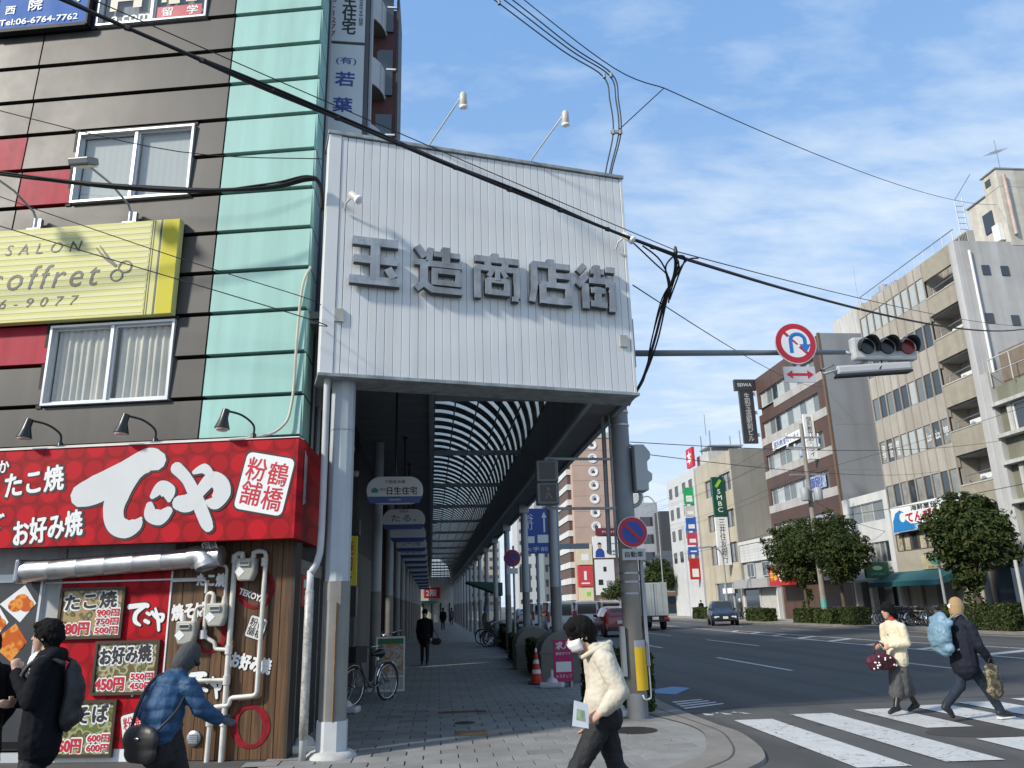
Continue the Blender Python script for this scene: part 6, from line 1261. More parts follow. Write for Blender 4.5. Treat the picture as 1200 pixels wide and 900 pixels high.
# overhead arm with vehicle signal and no U-turn sign
oa = thing('overhead_signal_mount', 'long grey signal arm reaching over the road from the utility pole', 'pole', (2.94, 12.0, 5.62)); b = MB(); b.path([(.0, 0, 0), (2.2, -.0, .02), (3.95, -.0, .04)], [.055, .048, .04], 12); b.build('arm', M('arm_grey', (.20, .24, .25), .45, var=.1), oa, smooth='all'); b = MB(); b.tube((3.95, 0, .04), (4.25, 0, -.02), .03); b.path([(3.2 + .5, -.05, -.2), (3.45, -.05, -.3), (3.5, -.05, -.36), (4.3, -.05, -.14)], .02, 8); b.build('arm_bracket', STEEL, oa, smooth='all')
vs_ = thing('vehicle_signal', 'three lamp vehicle signal with dull red lens hanging over the road', 'traffic light', (7.0, 11.95, 5.5)); SGP = M('signal_white_grey', (.45, .47, .48), .4, var=.08)
b = MB(); b.box(0, 1.13, -.06, .1, .0, .4); b.build('housing', SGP, vs_, bevel=.04)
for k, c in enumerate(((.01, .03, .025), (.012, .018, .02), (.22, .012, .02))):
    cx = .24 + k * .36; b = MB(); b.lathe([(.13, -.065), (.12, -.085), (.02, -.095)], c=(cx, 0, .22), n=20, axis='y'); b.build('lens', M('lens_%d' % k, c, .2, var=.1), vs_, smooth=True)
    b = MB(); V = []; Kk = 14
    for i in range(Kk + 1):
        t_ = rad(-25 + 230 * i / Kk); V += [(cx + .16 * math.cos(t_), -.06, .22 + .16 * math.sin(t_)), (cx + .165 * math.cos(t_) , -.06 - .22 * (math.sin(t_) * .5 + .5), .22 + .165 * math.sin(t_) - .02)]
    b.add(V, [(2 * i, 2 * i + 1, 2 * i + 3, 2 * i + 2) for i in range(Kk)]); o = b.build('visor', M('visor_black', (.02, .024, .025), .5), vs_, smooth='all', fix=False); md = o.modifiers.new('thick', 'SOLIDIFY'); md.thickness = .008
b = MB(); b.obox((.35, .05, -.13), (1.35, .16, .16), Matrix.Rotation(rad(-4), 3, 'Y')); b.build('detector_box', SGP, vs_, bevel=.04); b = MB(); b.obox((.35, .05, -.225), (1.33, .18, .035), Matrix.Rotation(rad(-4), 3, 'Y')); b.build('detector_base', M('visor_black', (.02, .024, .025), .5), vs_)
b = MB(); b.path(catmull([(.5, .0, .0), (.47, -.02, -.1), (.42, -.03, -.16)], 4), .012, 6); b.build('signal_cable', CABLE, vs_)
nu = thing('no_u_turn_sign', 'round red rimmed no U-turn sign with blue arrow on the signal arm', 'sign', (5.95, 11.82, 5.75)); disc_sign(nu, 0, 0, 0, .36, [.36, .345, .25], [WHITE, SR, WHITE])
b = MB(); P_ = [(-.09, -.17), (-.09, .06)] + [(.035 - .125 * math.cos(rad(a)), .06 + .1 * math.sin(rad(a))) for a in range(20, 181, 20)] + [(.155, -.03)]
for (xa, za), (xb, zb) in zip(P_[:-1], P_[1:]): bar(b, xa, za, xb, zb, .06, -.024, -.017)
b.prism([(.06, -.02), (.25, -.02), (.155, -.16)], -.0245, -.017); b.build('blue_arrow', M('arrow_blue', (.015, .16, .5), .4), nu); b = MB(); bar(b, -.19, .19, -.12, .12, .05, -.022, -.017); bar(b, .06, -.06, .19, -.19, .05, -.0215, -.017); bar(b, -.06, .06, .02, -.02, .03, -.0255, -.017); b.build('slash', SR, nu)
b = MB(); b.box(-.03, .03, 0, .13, -.5, .2); b.build('strap', STEEL, nu)
b = MB(); b.box(-.27, .27, -.02, .0, -.68, -.41); b.build('plate', M('plate_pale', (.46, .48, .50), .5), nu); b = MB(); b.prism([(-.23, -.545), (-.13, -.475), (-.13, -.525), (.13, -.525), (.13, -.475), (.23, -.545), (.13, -.615), (.13, -.565), (-.13, -.565), (-.13, -.615)], -.026, -.0205); b.build('double_arrow', SR, nu)
# black steel pole, sign pole, cabinet, road sign
bp_ = thing('black_pole', 'tall dark steel pole beside the domed planters', 'pole', (2.93, 20, 0)); b = MB(); b.path([(0, 0, 0), (0, 0, 6.8)], [.11, .09], 14); b.build('pole', M('pole_dark', (.02, .02, .022), .5), bp_, smooth=True); b = MB(); b.tube((.14, 0, .2), (.14, 0, 5), .03); b.build('conduit', GREYP, bp_, smooth=True); b = MB(); b.tube((0, 0, 4.0), (0, 0, 4.05), .12); b.tube((0, 0, 2.6), (0, 0, 2.64), .13); b.build('steel_band', STEEL, bp_)
rsg = thing('road_direction_sign', 'blue road direction sign with white arrow over the kerb lane', 'sign', (3.2, 30, 0)); b = MB(); b.box(0, 1.15, -.05, .0, 3.55, 5.25); b.build('panel', SB, rsg); b = MB(); b.box(1.1, 2.6, -.03, .02, 3.7, 3.9); b.tube((.6, .1, 0), (.6, .1, 5.0), .06); b.build('post', GREYP, rsg)
b = MB(); b.prism([(.86, 4.35), (.92, 4.35), (.92, 4.9), (.99, 4.9), (.89, 5.12), (.79, 4.9), (.86, 4.9)], -.06, -.051); b.build('arrow', PRINTW, rsg); txt('谷町', PRINTW, rsg, .3, 4.75, .35, .6, y=-.055, vertical=True); b = MB(); b.box(.62, 1.08, -.056, -.051, 3.95, 4.25); b.box(.05, .5, -.056, -.051, 3.95, 4.2); b.build('white_field', PRINTW, rsg); txt('大手前', PRINTW, rsg, .55, 3.72, .9, .16, y=-.055)
np2 = thing('no_parking_sign', 'smaller no parking sign between the far arcade columns', 'sign', (2.45, 26, 3.17)); disc_sign(np2, 0, 0, 0, .28, [.28, .27, .19], [WHITE, SR, SB]); b = MB(); bar(b, -.14, .14, .14, -.14, .06, -.026, -.018); b.build('slash', SR, np2); b = MB(); b.tube((.05, .06, -3.15), (.05, .06, .4), .035); b.build('post', GREYP, np2); b = MB(); b.box(-.18, .18, -.015, 0, -.5, -.32); b.build('plate', WHITE, np2)
cbx = thing('control_cabinet', 'beige control cabinet mounted on a pole in the arcade', 'cabinet', (2.95, 27, 0)); b = MB(); b.box(-.15, .2, -.15, .15, 2.1, 2.95); b.build('cabinet', M('cabinet_beige', (.36, .35, .32), .6), cbx, bevel=.01); b = MB(); b.tube((0, .2, 0), (0, .2, 3.4), .05); b.build('post', GREYP, cbx); b = MB(); b.box(-.12, .17, -.156, -.15, 2.15, 2.9); b.build('door', M('cabinet_beige', (.36, .35, .32), .6), cbx)
# domed planters
PLN = M('planter_render', (.20, .195, .17), .85, var=.2, scale=1.5, bump=.2)
def dome(label, x, y):
    t = thing('domed_planter', label, 'planter', (x, y, .03), 0, 'domed planters along the arcade')
    pr = [(-.52, 0), (.52, 0), (.52, .62)] + [(.52 * math.cos(rad(a)), .62 + .46 * math.sin(rad(a))) for a in range(15, 180, 15)] + [(-.52, .62)]
    b = MB(); b.prism(pr, 0, .75); b.build('body', PLN, t, bevel=.02)
    b = MB(); b.prism([(a * 1.03, c * 1.02 + .005) for a, c in pr], .72, .86); b.build('rim', PLN, t, bevel=.015)
    b = MB(); b.prism([(-.54, .60), (.54, .60), (.54, .64), (-.54, .64)], -.012, .0); b.build('moulding', PLN, t)
dome('rounded concrete planter block next to the traffic cone', 2.78, 17.9); dome('rounded concrete planter block beyond the clipped hedge', 2.62, 21.8)
# cone, weighted bases, pink sign
cn = thing('traffic_cone', 'red and white traffic cone at the arcade edge', 'cone', (2.14, 17.75, .03)); b = MB(); b.box(-.17, .17, -.17, .17, 0, .03); b.build('base', M('cone_base', (.02, .02, .02), .7), cn)
CRED = M('cone_red', (.55, .035, .02), .5, var=.08)
for i, (z0, z1) in enumerate(((.03, .22), (.22, .30), (.30, .42), (.42, .50), (.50, .66))):
    r = lambda z: .14 - .17 * z; b = MB(); b.lathe([(r(z0), z0), (r(z1), z1)], n=16); b.build(('red_band', 'white_band')[i % 2], (CRED, PRINTW)[i % 2], cn, smooth=True)
b = MB(); b.lathe([(.028, .66), (.025, .72), (.012, .74)], n=12); b.build('tip', PRINTW, cn, smooth=True)
PLAS = M('white_plastic', (.55, .57, .58), .45, var=.15, scale=6)
def wbase(label, x, y, s=1.):
    t = thing('weighted_base', label, 'base', (x, y, .03), rad(rnd.uniform(-20, 20)), 'white weighted flag bases'); b = MB(); b.prism([(-.24 * s, -.14 * s), (.24 * s, -.14 * s), (.26 * s, 0), (.24 * s, .14 * s), (-.24 * s, .14 * s), (-.26 * s, 0)], 0, .1 * s, axis='z'); b.build('tank', PLAS, t, bevel=.03)
    b = MB(); b.lathe([(.13 * s, .1 * s), (.1 * s, .16 * s), (.05 * s, .19 * s), (.035 * s, .2 * s), (.035 * s, .34 * s)], n=14); b.build('socket', PLAS, t, smooth=True)
wbase('white weighted flag base beside the traffic cone', 2.36, 16.95); wbase('white weighted flag base at the foot of the utility pole', 2.68, 12.3); wbase('white weighted flag base against the arcade wall near the bicycle', -1.52, 14.1); wbase('white weighted flag base squeezed behind the drain pipe', -1.58, 10.35)
pk = thing('pink_notice_board', 'pink and white notice board leaning beside the traffic cone', 'sign', (2.62, 17.0, .12)); MAG = M('magenta_print', (.45, .02, .12), .5)
b = MB(); b.box(-.2, .2, -.02, .02, .02, .84); b.build('board', MAG, pk); b = MB(); b.box(-.16, .16, -.026, -.021, .2, .4); b.build('white_field', PRINTW, pk); b = MB(); b.box(-.18, -.14, .0, .3, -.1, .05); b.box(.14, .18, .0, .3, -.1, .05); b.build('foot', STEEL, pk)
txt('求人', PRINTW, pk, 0, .72, .3, .15, y=-.024, off=.03); txt('募集中です', PRINTW, pk, 0, .56, .32, .06, y=-.024); txt('←スタッフ', PRINTW, pk, 0, .12, .32, .07, y=-.024, off=.01)
# sandwich board
sbd = thing('sandwich_board', 'white framed poster stand with green header behind the bicycle', 'sign', (-.96, 17.3, .03), rad(2))
b = MB(); b.box(-.3, .3, -.02, .02, 0, .04); b.box(-.3, .3, -.02, .02, 1.04, 1.08); b.box(-.3, -.265, -.02, .02, .04, 1.04); b.box(.265, .3, -.02, .02, .04, 1.04); b.box(-.265, .265, -.02, .02, .28, .31); b.build('frame', M('stand_white', (.62, .65, .64), .4), sbd)
b = MB(); b.box(-.265, .265, -.012, .01, .31, .93); b.build('poster', food_mat('poster_print', [(.2, .22, .22), (.3, .27, .2), (.4, .4, .4), (.35, .2, .08)], 9), sbd); b = MB(); b.box(-.265, .265, -.014, .01, .93, 1.04); b.build('green_header', M('header_green', (.02, .16, .06), .5), sbd); b = MB(); b.box(-.28, .28, .3, .32, 0, 1.0); b.build('rear_leg', STEEL, sbd)
# poles across the road
tp = thing('transformer_pole', 'concrete utility pole with transformers and crossarms across the road', 'pole', (24.4, 49.2, .1)); b = MB(); b.path([(0, 0, 0), (0, 0, 12.9)], [.2, .12], 14); b.build('pole', POLEC, tp, smooth=True); b = MB(); b.path([(0, 0, 1.0), (0, 0, 1.5)], .2, 14); b.build('teal_band', M('band_teal', (.1, .35, .32), .5), tp)
for z in (11.9, 11.2, 9.4): b = MB(); b.box(-1.2, 1.2, -.05, .05, z, z + .1); b.build('crossarm', STEEL, tp); 
for z in (11.9, 11.2):
    for x in (-1.1, -.6, .6, 1.1): b = MB(); b.lathe([(.05, .1), (.09, .16), (.05, .2), (.09, .26), (.04, .32)], c=(x, 0, z), n=10); b.build('insulator', PRINTW, tp)
for x in (-.45, .45): b = MB(); b.lathe([(.26, 0), (.28, .05), (.28, .75), (.2, .85)], c=(x, -.25, 7.7), n=16); b.build('transformer', M('transformer_grey', (.3, .33, .35), .5), tp, smooth=True)
lp = thing('slim_lamp_post', 'slim grey street post in front of the teal awning', 'pole', (24.2, 36.6, .1)); b = MB(); b.path([(0, 0, 0), (0, 0, 4.4)], [.075, .055], 12); b.build('post', GREYP, lp, smooth=True); b = MB(); b.lathe([(.12, 0), (.12, .12)], n=12); b.build('foot', GREYP, lp)
lp = thing('slim_lamp_post', 'pale grey street post in front of the sage block', 'pole', (24.4, 31.7, .1)); b = MB(); b.path([(0, 0, 0), (0, 0, 2.9)], [.085, .075], 12); b.build('post', M('post_pale', (.42, .43, .43), .5), lp, smooth=True); b = MB(); b.lathe([(.14, 0), (.14, .12)], n=12); b.build('foot', GREYP, lp)
for i, (x, y, h) in enumerate(((24.3, 66, 6), (24.6, 86, 13), (24.2, 100, 9))):
    lp = thing('road_lamp', ('curved grey road lamp by the bank', 'tall lamp pole before the white tower block', 'distant grey road lamp behind the truck')[i], 'lamp', (x, y, .1)); b = MB(); b.path(catmull([(0, 0, 0), (0, 0, h * .7), (-.15, 0, h * .92), (-.8, 0, h), (-1.6, 0, h)], 4), .07, 8); b.build('post', GREYP, lp, smooth='all'); b = MB(); b.box(-2.1, -1.5, -.12, .12, h - .1, h + .04); b.build('lamp_head', GREYP, lp)

# ============================================================ VEHICLES
def paint(nm, c): return M('car_paint_' + nm, c, .28, var=.05, spec=.6, coat=.6)
LAMPR = M('tail_lamp', (.35, .01, .015), .2, var=0); LAMPW = M('head_lamp', (.62, .65, .68), .12, var=0, spec=.9); PLATE = M('number_plate', (.62, .63, .60), .5, var=.05); TYRE = RUBBER
def wheel(par, x, y, r=.31, w=.2):
    b = MB(); b.lathe([(r * .62, -w / 2), (r * .93, -w / 2), (r, -w * .35), (r, w * .35), (r * .93, w / 2), (r * .62, w / 2)], n=22, axis='x'); t = b.build('wheel', TYRE, par, smooth=True, loc=(x, y, r))
    b = MB(); s = w / 2 * (1 if x > 0 else -1); b.lathe([(r * .62, 0), (r * .6, s * .9), (r * .2, s * .75), (.03, s * .95)], n=16, axis='x'); b.build('rim', ALU, t, smooth=True)
def car(label, loc, rz, st, pm_, cat='car', nm='parked_car', rearglass=True, wheels=(-1.25, 1.3), roofrail=False, tail_hi=False, plate=True):
    """st: stations along the length (y, z_bottom, z_belt, z_roof, half width at belt, half width at roof)"""
    t = thing(nm, label, cat, loc, rz); B = MB(); n = len(st)
    for y, zb, zl, zr, wb, wr in st:
        B.v += [(-wb * .93, y, zb), (-wb, y, zb + (zl - zb) * .35), (-wb * .985, y, zl), (-wr, y, zr - .05), (-wr * .8, y, zr), (wr * .8, y, zr), (wr, y, zr - .05), (wb * .985, y, zl), (wb, y, zb + (zl - zb) * .35), (wb * .93, y, zb)]
    for i in range(n - 1):
        for j in range(10): B.f.append((i * 10 + j, i * 10 + (j + 1) % 10, (i + 1) * 10 + (j + 1) % 10, (i + 1) * 10 + j)); B.m.append(0)
    B.f.append(tuple(range(10))); B.m.append(0); B.f.append(tuple(range((n - 1) * 10, n * 10))); B.m.append(0)
    B.build('body', pm_, t, smooth=True, bevel=.0)
    def q(i, k, j, m, nmx, sh=.06, out=.012):
        P = [Vector(B.v[i * 10 + k]), Vector(B.v[i * 10 + j]), Vector(B.v[m * 10 + j]), Vector(B.v[m * 10 + k])]; c = sum(P, Vector()) / 4; nn = (P[1] - P[0]).cross(P[3] - P[0])
        if nn.length < 1e-6: return
        nn.normalize()
        if nn.dot(c - Vector((0, c.y * .8, .6))) < 0: nn = -nn
        P = [p.lerp(c, sh) + nn * out for p in P]; b = MB(); b.add(P, [(0, 1, 2, 3)]); b.build(nmx, GLASSC, t, fix=False)
    cab = [i for i in range(n) if st[i][3] - st[i][2] > .3]
    for i in range(cab[0], cab[-1]):
        q(i, 2, 3, i + 1, 'side_window', .07); q(i, 7, 6, i + 1, 'side_window', .07)
    # windscreens join the cabin's first / last full station with its neighbour
    def scr(i, m, nmx):
        P = [Vector(B.v[i * 10 + 2]).lerp(Vector(B.v[i * 10 + 7]), .06), Vector(B.v[i * 10 + 7]).lerp(Vector(B.v[i * 10 + 2]), .06), Vector(B.v[m * 10 + 5]), Vector(B.v[m * 10 + 4])]
        c = sum(P, Vector()) / 4; d = 1 if c.y > 0 else -1; P = [p.lerp(c, .1) + Vector((0, d * .03, .012)) for p in P]; b = MB(); b.add(P, [(0, 1, 2, 3)]); b.build(nmx, GLASSC, t, fix=False)
    if cab[0] > 0: scr(cab[0] - 1, cab[0], 'rear_window')
    else:
        y, zb, zl, zr, wb, wr = st[0]; b = MB(); b.add([(-wr * .88, y - .012, zl + .02), (wr * .88, y - .012, zl + .02), (wr * .84, y - .012, zr - .12), (-wr * .84, y - .012, zr - .12)], [(0, 1, 2, 3)]); b.build('rear_window', GLASSC, t, fix=False)
    scr(cab[-1] + 1, cab[-1], 'windscreen')
    y0, zb0, zl0, zr0, wb0, wr0 = st[0]; y1, zb1, zl1, zr1, wb1, wr1 = st[-1]
    for s in (-1, 1):
        b = MB(); b.box(s * wb0 * .9 - .07, s * wb0 * .9 + .07, y0 - .03, y0 + .15, zl0 - .32, zl0 + (.25 if tail_hi else -.02)); b.build('tail_lamp', LAMPR, t, bevel=.02)
        b = MB(); b.box(s * wb1 * .78 - .17, s * wb1 * .78 + .17, y1 - .1, y1 + .02, zl1 - .22, zl1 - .08); b.build('headlight', LAMPW, t, bevel=.03)
        b = MB(); yy = st[cab[-1]][0] + .25; b.box(s * (wb1 * 1.12) - .09, s * (wb1 * 1.12) + .09, yy - .06, yy + .06, st[cab[-1]][2] + .02, st[cab[-1]][2] + .16); b.build('wing_mirror', BLKM, t, bevel=.03)
        for y in wheels: wheel(t, s * (max(q_[4] for q_ in st) - .1), y)
        for y in wheels: b = MB(); b.lathe([(.36, -.02), (.36, .02)], c=(s * (max(q_[4] for q_ in st) - .005), y, .33), n=20, axis='x'); b.build('wheel_arch', BLKM, t)
    b = MB(); b.box(-wb0 * .85, wb0 * .85, y0 - .05, y0 + .05, zb0 - .05, zb0 + .16); b.build('rear_bumper', BLKM, t, bevel=.02); b = MB(); b.box(-wb1 * .8, wb1 * .8, y1 - .05, y1 + .04, zb1 - .02, zb1 + .2); b.build('front_grille', BLKM, t, bevel=.02)
    b = MB(); b.box(-wb1 * .5, wb1 * .5, y1 - .02, y1 + .025, zl1 - .24, zl1 - .1); b.build('grille', BLKM, t)
    b = MB(); b.box(-.17, .17, y0 - .065, y0 - .02, zb0 + .3, zb0 + .47); b.build('rear_plate', PLATE, t); b = MB(); b.box(-.17, .17, y1 + .03, y1 + .06, zb1 + .1, zb1 + .26); b.build('front_plate', PLATE, t)
    return t
SUV = [(-2.1, .35, .95, 1.0, .80, .70), (-2.05, .3, 1.0, 1.1, .86, .72), (-1.75, .28, 1.02, 1.58, .88, .62), (-.6, .26, 1.02, 1.66, .9, .64), (.35, .26, 1.0, 1.60, .9, .62), (1.05, .26, .98, 1.03, .89, .72), (1.85, .3, .88, .92, .85, .7), (2.1, .36, .72, .76, .74, .62)]
VAN = [(-1.95, .35, 1.05, 1.80, .80, .70), (-1.6, .28, 1.06, 1.86, .83, .71), (.2, .26, 1.04, 1.86, .84, .71), (.95, .26, 1.0, 1.78, .84, .68), (1.65, .28, .95, 1.02, .83, .7), (1.95, .34, .75, .8, .76, .64)]
HATCH = [(-1.8, .35, .98, 1.1, .76, .62), (-1.6, .3, 1.0, 1.42, .82, .58), (-.6, .26, .98, 1.52, .84, .60), (.35, .26, .95, 1.46, .84, .58), (1.15, .26, .9, .95, .83, .68), (1.75, .32, .75, .8, .74, .6)]
car('navy blue compact car driving towards the camera on the far side', (20.2, 56.2, 0.01), math.pi - .24, SUV, paint('navy', (.006, .009, .022)))
car('white box shaped van driving away, between the red car and columns', (9.5, 52.9, 0.01), 0, VAN, paint('white', (.62, .64, .66)), 'van', 'moving_van', tail_hi=True)
car('red hatchback with high tail lamps partly behind the utility pole', (9.35, 42.8, 0.01), 0, HATCH, paint('red', (.30, .012, .02)), tail_hi=True, nm='moving_car')
car('silver minivan in the next lane beyond the red hatchback', (12.3, 58.5, 0.01), 0, VAN, paint('silver', (.45, .47, .49)), 'van', 'moving_van')
car('white wagon queueing in the kerb lane behind the arcade columns', (7.0, 47.5, 0.01), 0, VAN, paint('white2', (.60, .62, .64)), 'car', 'moving_car', tail_hi=True)
car('pearl white compact van queueing beyond the white wagon', (7.1, 55.5, 0.01), 0, VAN, paint('pearl', (.66, .67, .66)), 'van', 'moving_van', tail_hi=True)
car('silver hatchback far along the kerb lane', (7.1, 66, 0.01), 0, HATCH, paint('grey', (.35, .36, .38)), nm='moving_car'); car('white van far along the middle lane', (10.2, 72, .01), 0, VAN, paint('white3', (.6, .62, .62)), 'van', 'moving_van')
tk = thing('box_truck', 'small grey box truck driving away beside the utility pole', 'truck', (13.5, 49.5, 0.01)); BOXM = M('truck_box', (.40, .43, .42), .5, var=.1, streak=.2)
b = MB(); b.box(-.9, .9, 0, 3.6, .85, 2.85); b.build('cargo_box', BOXM, tk, bevel=.03)
for k in range(5): b = MB(); b.box(-.86 + k * .345, -.84 + k * .345, -.012, .0, .95, 2.8); b.build('door_seam', GREYP, tk)
b = MB(); b.box(-.02, .02, -.03, .0, .9, 2.8); b.build('door_bar', STEEL, tk); b = MB(); b.box(-.85, .85, .1, 5.0, .55, .84); b.build('chassis', BLKM, tk); b = MB(); b.prism([(3.7, .6), (5.3, .6), (5.3, 1.2), (5.0, 2.1), (3.7, 2.15)], -.88, .88, axis='x'); b.build('cab', M('truck_cab', (.5, .52, .52), .4), tk, bevel=.04)
b = MB(); b.box(-.9, .9, -.1, .0, .5, .62); b.build('rear_bar', BLKM, tk)
for s in (-1, 1):
    for y in (.9, 4.4): wheel(tk, s * .74, y, .38, .26)
    b = MB(); b.box(s * .72 - .16, s * .72 + .16, -.12, -.05, .64, .76); b.build('tail_lamp', LAMPR, tk)
b = MB(); b.box(-.2, .2, -.12, -.1, .62, .8); b.build('rear_plate', PLATE, tk)

# ============================================================ BICYCLES
def bicycle(label, loc, rz, frame_m, basket=True, group=None, lean=0.):
    t = thing('bicycle', label, 'bicycle', loc, rz, group); r = .325
    for y in (-.52, .52):
        b = MB(); K_ = 28
        b.path([(0, y + r * math.cos(2 * math.pi * k / K_), r + r * math.sin(2 * math.pi * k / K_)) for k in range(K_ + 1)], .021, 6, cap=False); w = b.build('wheel', TYRE, t, smooth='all', fix=False)
        b = MB(); b.path([(0, y + (r - .03) * math.cos(2 * math.pi * k / K_), r + (r - .03) * math.sin(2 * math.pi * k / K_)) for k in range(K_ + 1)], .011, 5, cap=False)
        for k in range(12): a = 2 * math.pi * k / 12; b.tube((0, y, r), (0, y + (r - .03) * math.cos(a), r + (r - .03) * math.sin(a)), .0022, n=4, cap=False)
        b.tube((-.05, y, r), (.05, y, r), .022); b.build('rim', CHROME, w, smooth='all', fix=False)
        b = MB(); b.path([(0, y + (r + .035) * math.cos(rad(a)), r + (r + .035) * math.sin(rad(a))) for a in (range(20, 175, 15) if y < 0 else range(10, 130, 15))], .018, 6); b.build('mudguard', CHROME, w)
    F = MB(); bbk = (0, -.05, .27); seat = (0, -.2, .72); head = (0, .36, .78); hd2 = (0, .40, .62)
    F.path([seat, bbk], .016, 8); F.path(catmull([head, (0, .2, .5), (0, .05, .32), bbk], 3), .02, 8); F.path(catmull([hd2, (0, .22, .42), (0, -.0, .34), (0, -.1, .42)], 3), .015, 8)
    for s in (-.05, .05): F.tube((s * .6, -.2, .66), (s, -.52, .325), .009); F.tube((s * .5, -.05, .27), (s, -.52, .325), .011); F.tube((s * .6, .41, .66), (s, .52, .325), .012)
    F.tube((0, .34, .86), (0, .42, .6), .02); F.build('frame', frame_m, t, smooth='all', fix=False)
    b = MB(); b.path(catmull([(-.27, .12, .98), (-.25, .25, .99), (-.08, .33, .95), (0, .34, .92), (.08, .33, .95), (.25, .25, .99), (.27, .12, .98)], 3), .011, 6); b.tube((0, .34, .84), (0, .335, .93), .012); b.build('handlebar', CHROME, t, smooth='all', fix=False)
    for s in (-1, 1): b = MB(); b.tube((s * .275, .06, .975), (s * .265, .17, .982), .017); b.build('grip', BLKM, t)
    b = MB(); b.path(catmull([(0, -.34, .83), (0, -.25, .845), (0, -.1, .835), (0, -.02, .83)], 3), [.05, .085, .085, .08, .07, .05, .035, .03, .025, .02], 10); o = b.build('saddle', BLKM, t, smooth='all', fix=False); o.scale.z = 1
    b = MB(); b.tube(seat, (0, -.21, .82), .013); b.build('seat_post', CHROME, t)
    b = MB(); b.tube((-.07, -.05, .27), (.07, -.05, .27), .02); b.lathe([(.09, .05), (.09, .055)], c=(0, -.05, .27), n=18, axis='x'); b.tube((.07, -.05, .27), (.075, .08, .2), .01); b.tube((-.07, -.05, .27), (-.075, -.18, .34), .01); b.box(.06, .15, .05, .11, .185, .21); b.box(-.15, -.06, -.21, -.15, .33, .355); b.build('crank', STEEL, t)
    b = MB(); b.tube((-.06, -.5, .3), (-.12, -.6, .02), .009); b.tube((.06, -.5, .3), (.12, -.6, .02), .009); b.tube((-.12, -.6, .02), (.12, -.6, .02), .009); b.build('kickstand', STEEL, t)
    b = MB(); b.box(-.07, .07, -.72, -.25, .69, .705); b.build('rear_rack', STEEL, t)
    if basket:
        K = MB()
        for k in range(7):
            x = -.17 + k * .0567; K.tube((x * .8, .42, .74), (x, .42, .97), .004, n=4); K.tube((x * .8, .64, .74), (x, .70, .97), .004, n=4); y = .42 + k * .042; K.tube((-.14, .42 + k * .036, .74), (-.17, y, .97), .004, n=4); K.tube((.14, .42 + k * .036, .74), (.17, y, .97), .004, n=4)
        for z, w, d in ((.74, .14, .64), (.82, .15, .66), (.9, .16, .68), (.97, .17, .70)): K.path([(-w, .42, z), (w, .42, z), (w, d, z), (-w, d, z), (-w, .42, z)], .005, 4)
        K.add([(-.14, .42, .735), (.14, .42, .735), (.14, .64, .735), (-.14, .64, .735)], [(0, 1, 2, 3)]); K.build('basket', M('basket_dark', (.045, .04, .035), .6), t, fix=False)
    t.rotation_euler = (0, lean, rz)
    return t
b0 = bicycle('silver city bicycle with dark front basket parked by the poster stand', (-1.2, 15.35, .03), rad(148), M('bike_dark_silver', (.16, .165, .17), .4, metal=.5), lean=.0)
b = MB(); b.box(-.2, .2, .40, .72, .73, 1.0); b.build('basket_cover', M('basket_cover', (.035, .033, .03), .8), b0)
bA = bicycle('row of parked city bicycles across the road under the teal awning', (25.6, 43.5, .13), rad(80), M('bike_black', (.015, .015, .016), .4), group='bicycles parked across the road')
bA['label'] = 'parked city bicycle in the row under the teal awning'
bR = bicycle('parked red city bicycle in the row under the teal awning', (25.6, 41.6, .13), rad(88), M('bike_red', (.25, .02, .02), .4), group='bicycles parked across the road')
for k in range(13): dup(bA, None, (25.5 + rnd.uniform(-.25, .25), 44.3 - k * .62 + rnd.uniform(-.1, .1), .13), rad(90 + rnd.uniform(-18, 18)))
for k in range(4): dup(bA, None, (25.4 + rnd.uniform(-.2, .2), 48.3 + k * .7, .13), rad(90 + rnd.uniform(-20, 20)), 'parked city bicycle behind the transformer pole', 'bicycles parked behind the transformer pole')
for k in range(3): dup(bA, None, (26.2, 63 + k * 1.2, .13), rad(90 + rnd.uniform(-20, 20)), 'parked city bicycle under the red box sign', 'bicycles parked under the red box sign')
for k in range(5): dup(bR if k == 1 else bA, None, (2.75 + rnd.uniform(-.2, .2), 34.2 + k * .75, .03), rad(75 + rnd.uniform(-25, 25)), ('red' if k == 1 else 'black') + ' bicycle parked at the roadside edge of the arcade', 'bicycles parked at the arcade edge')
for k in range(3): dup(bA, None, (-1.35, 24 + k * .9, .03), rad(160 + rnd.uniform(-15, 15)), 'bicycle parked against the arcade shops beyond the poster stand', 'bicycles parked against the arcade shops')

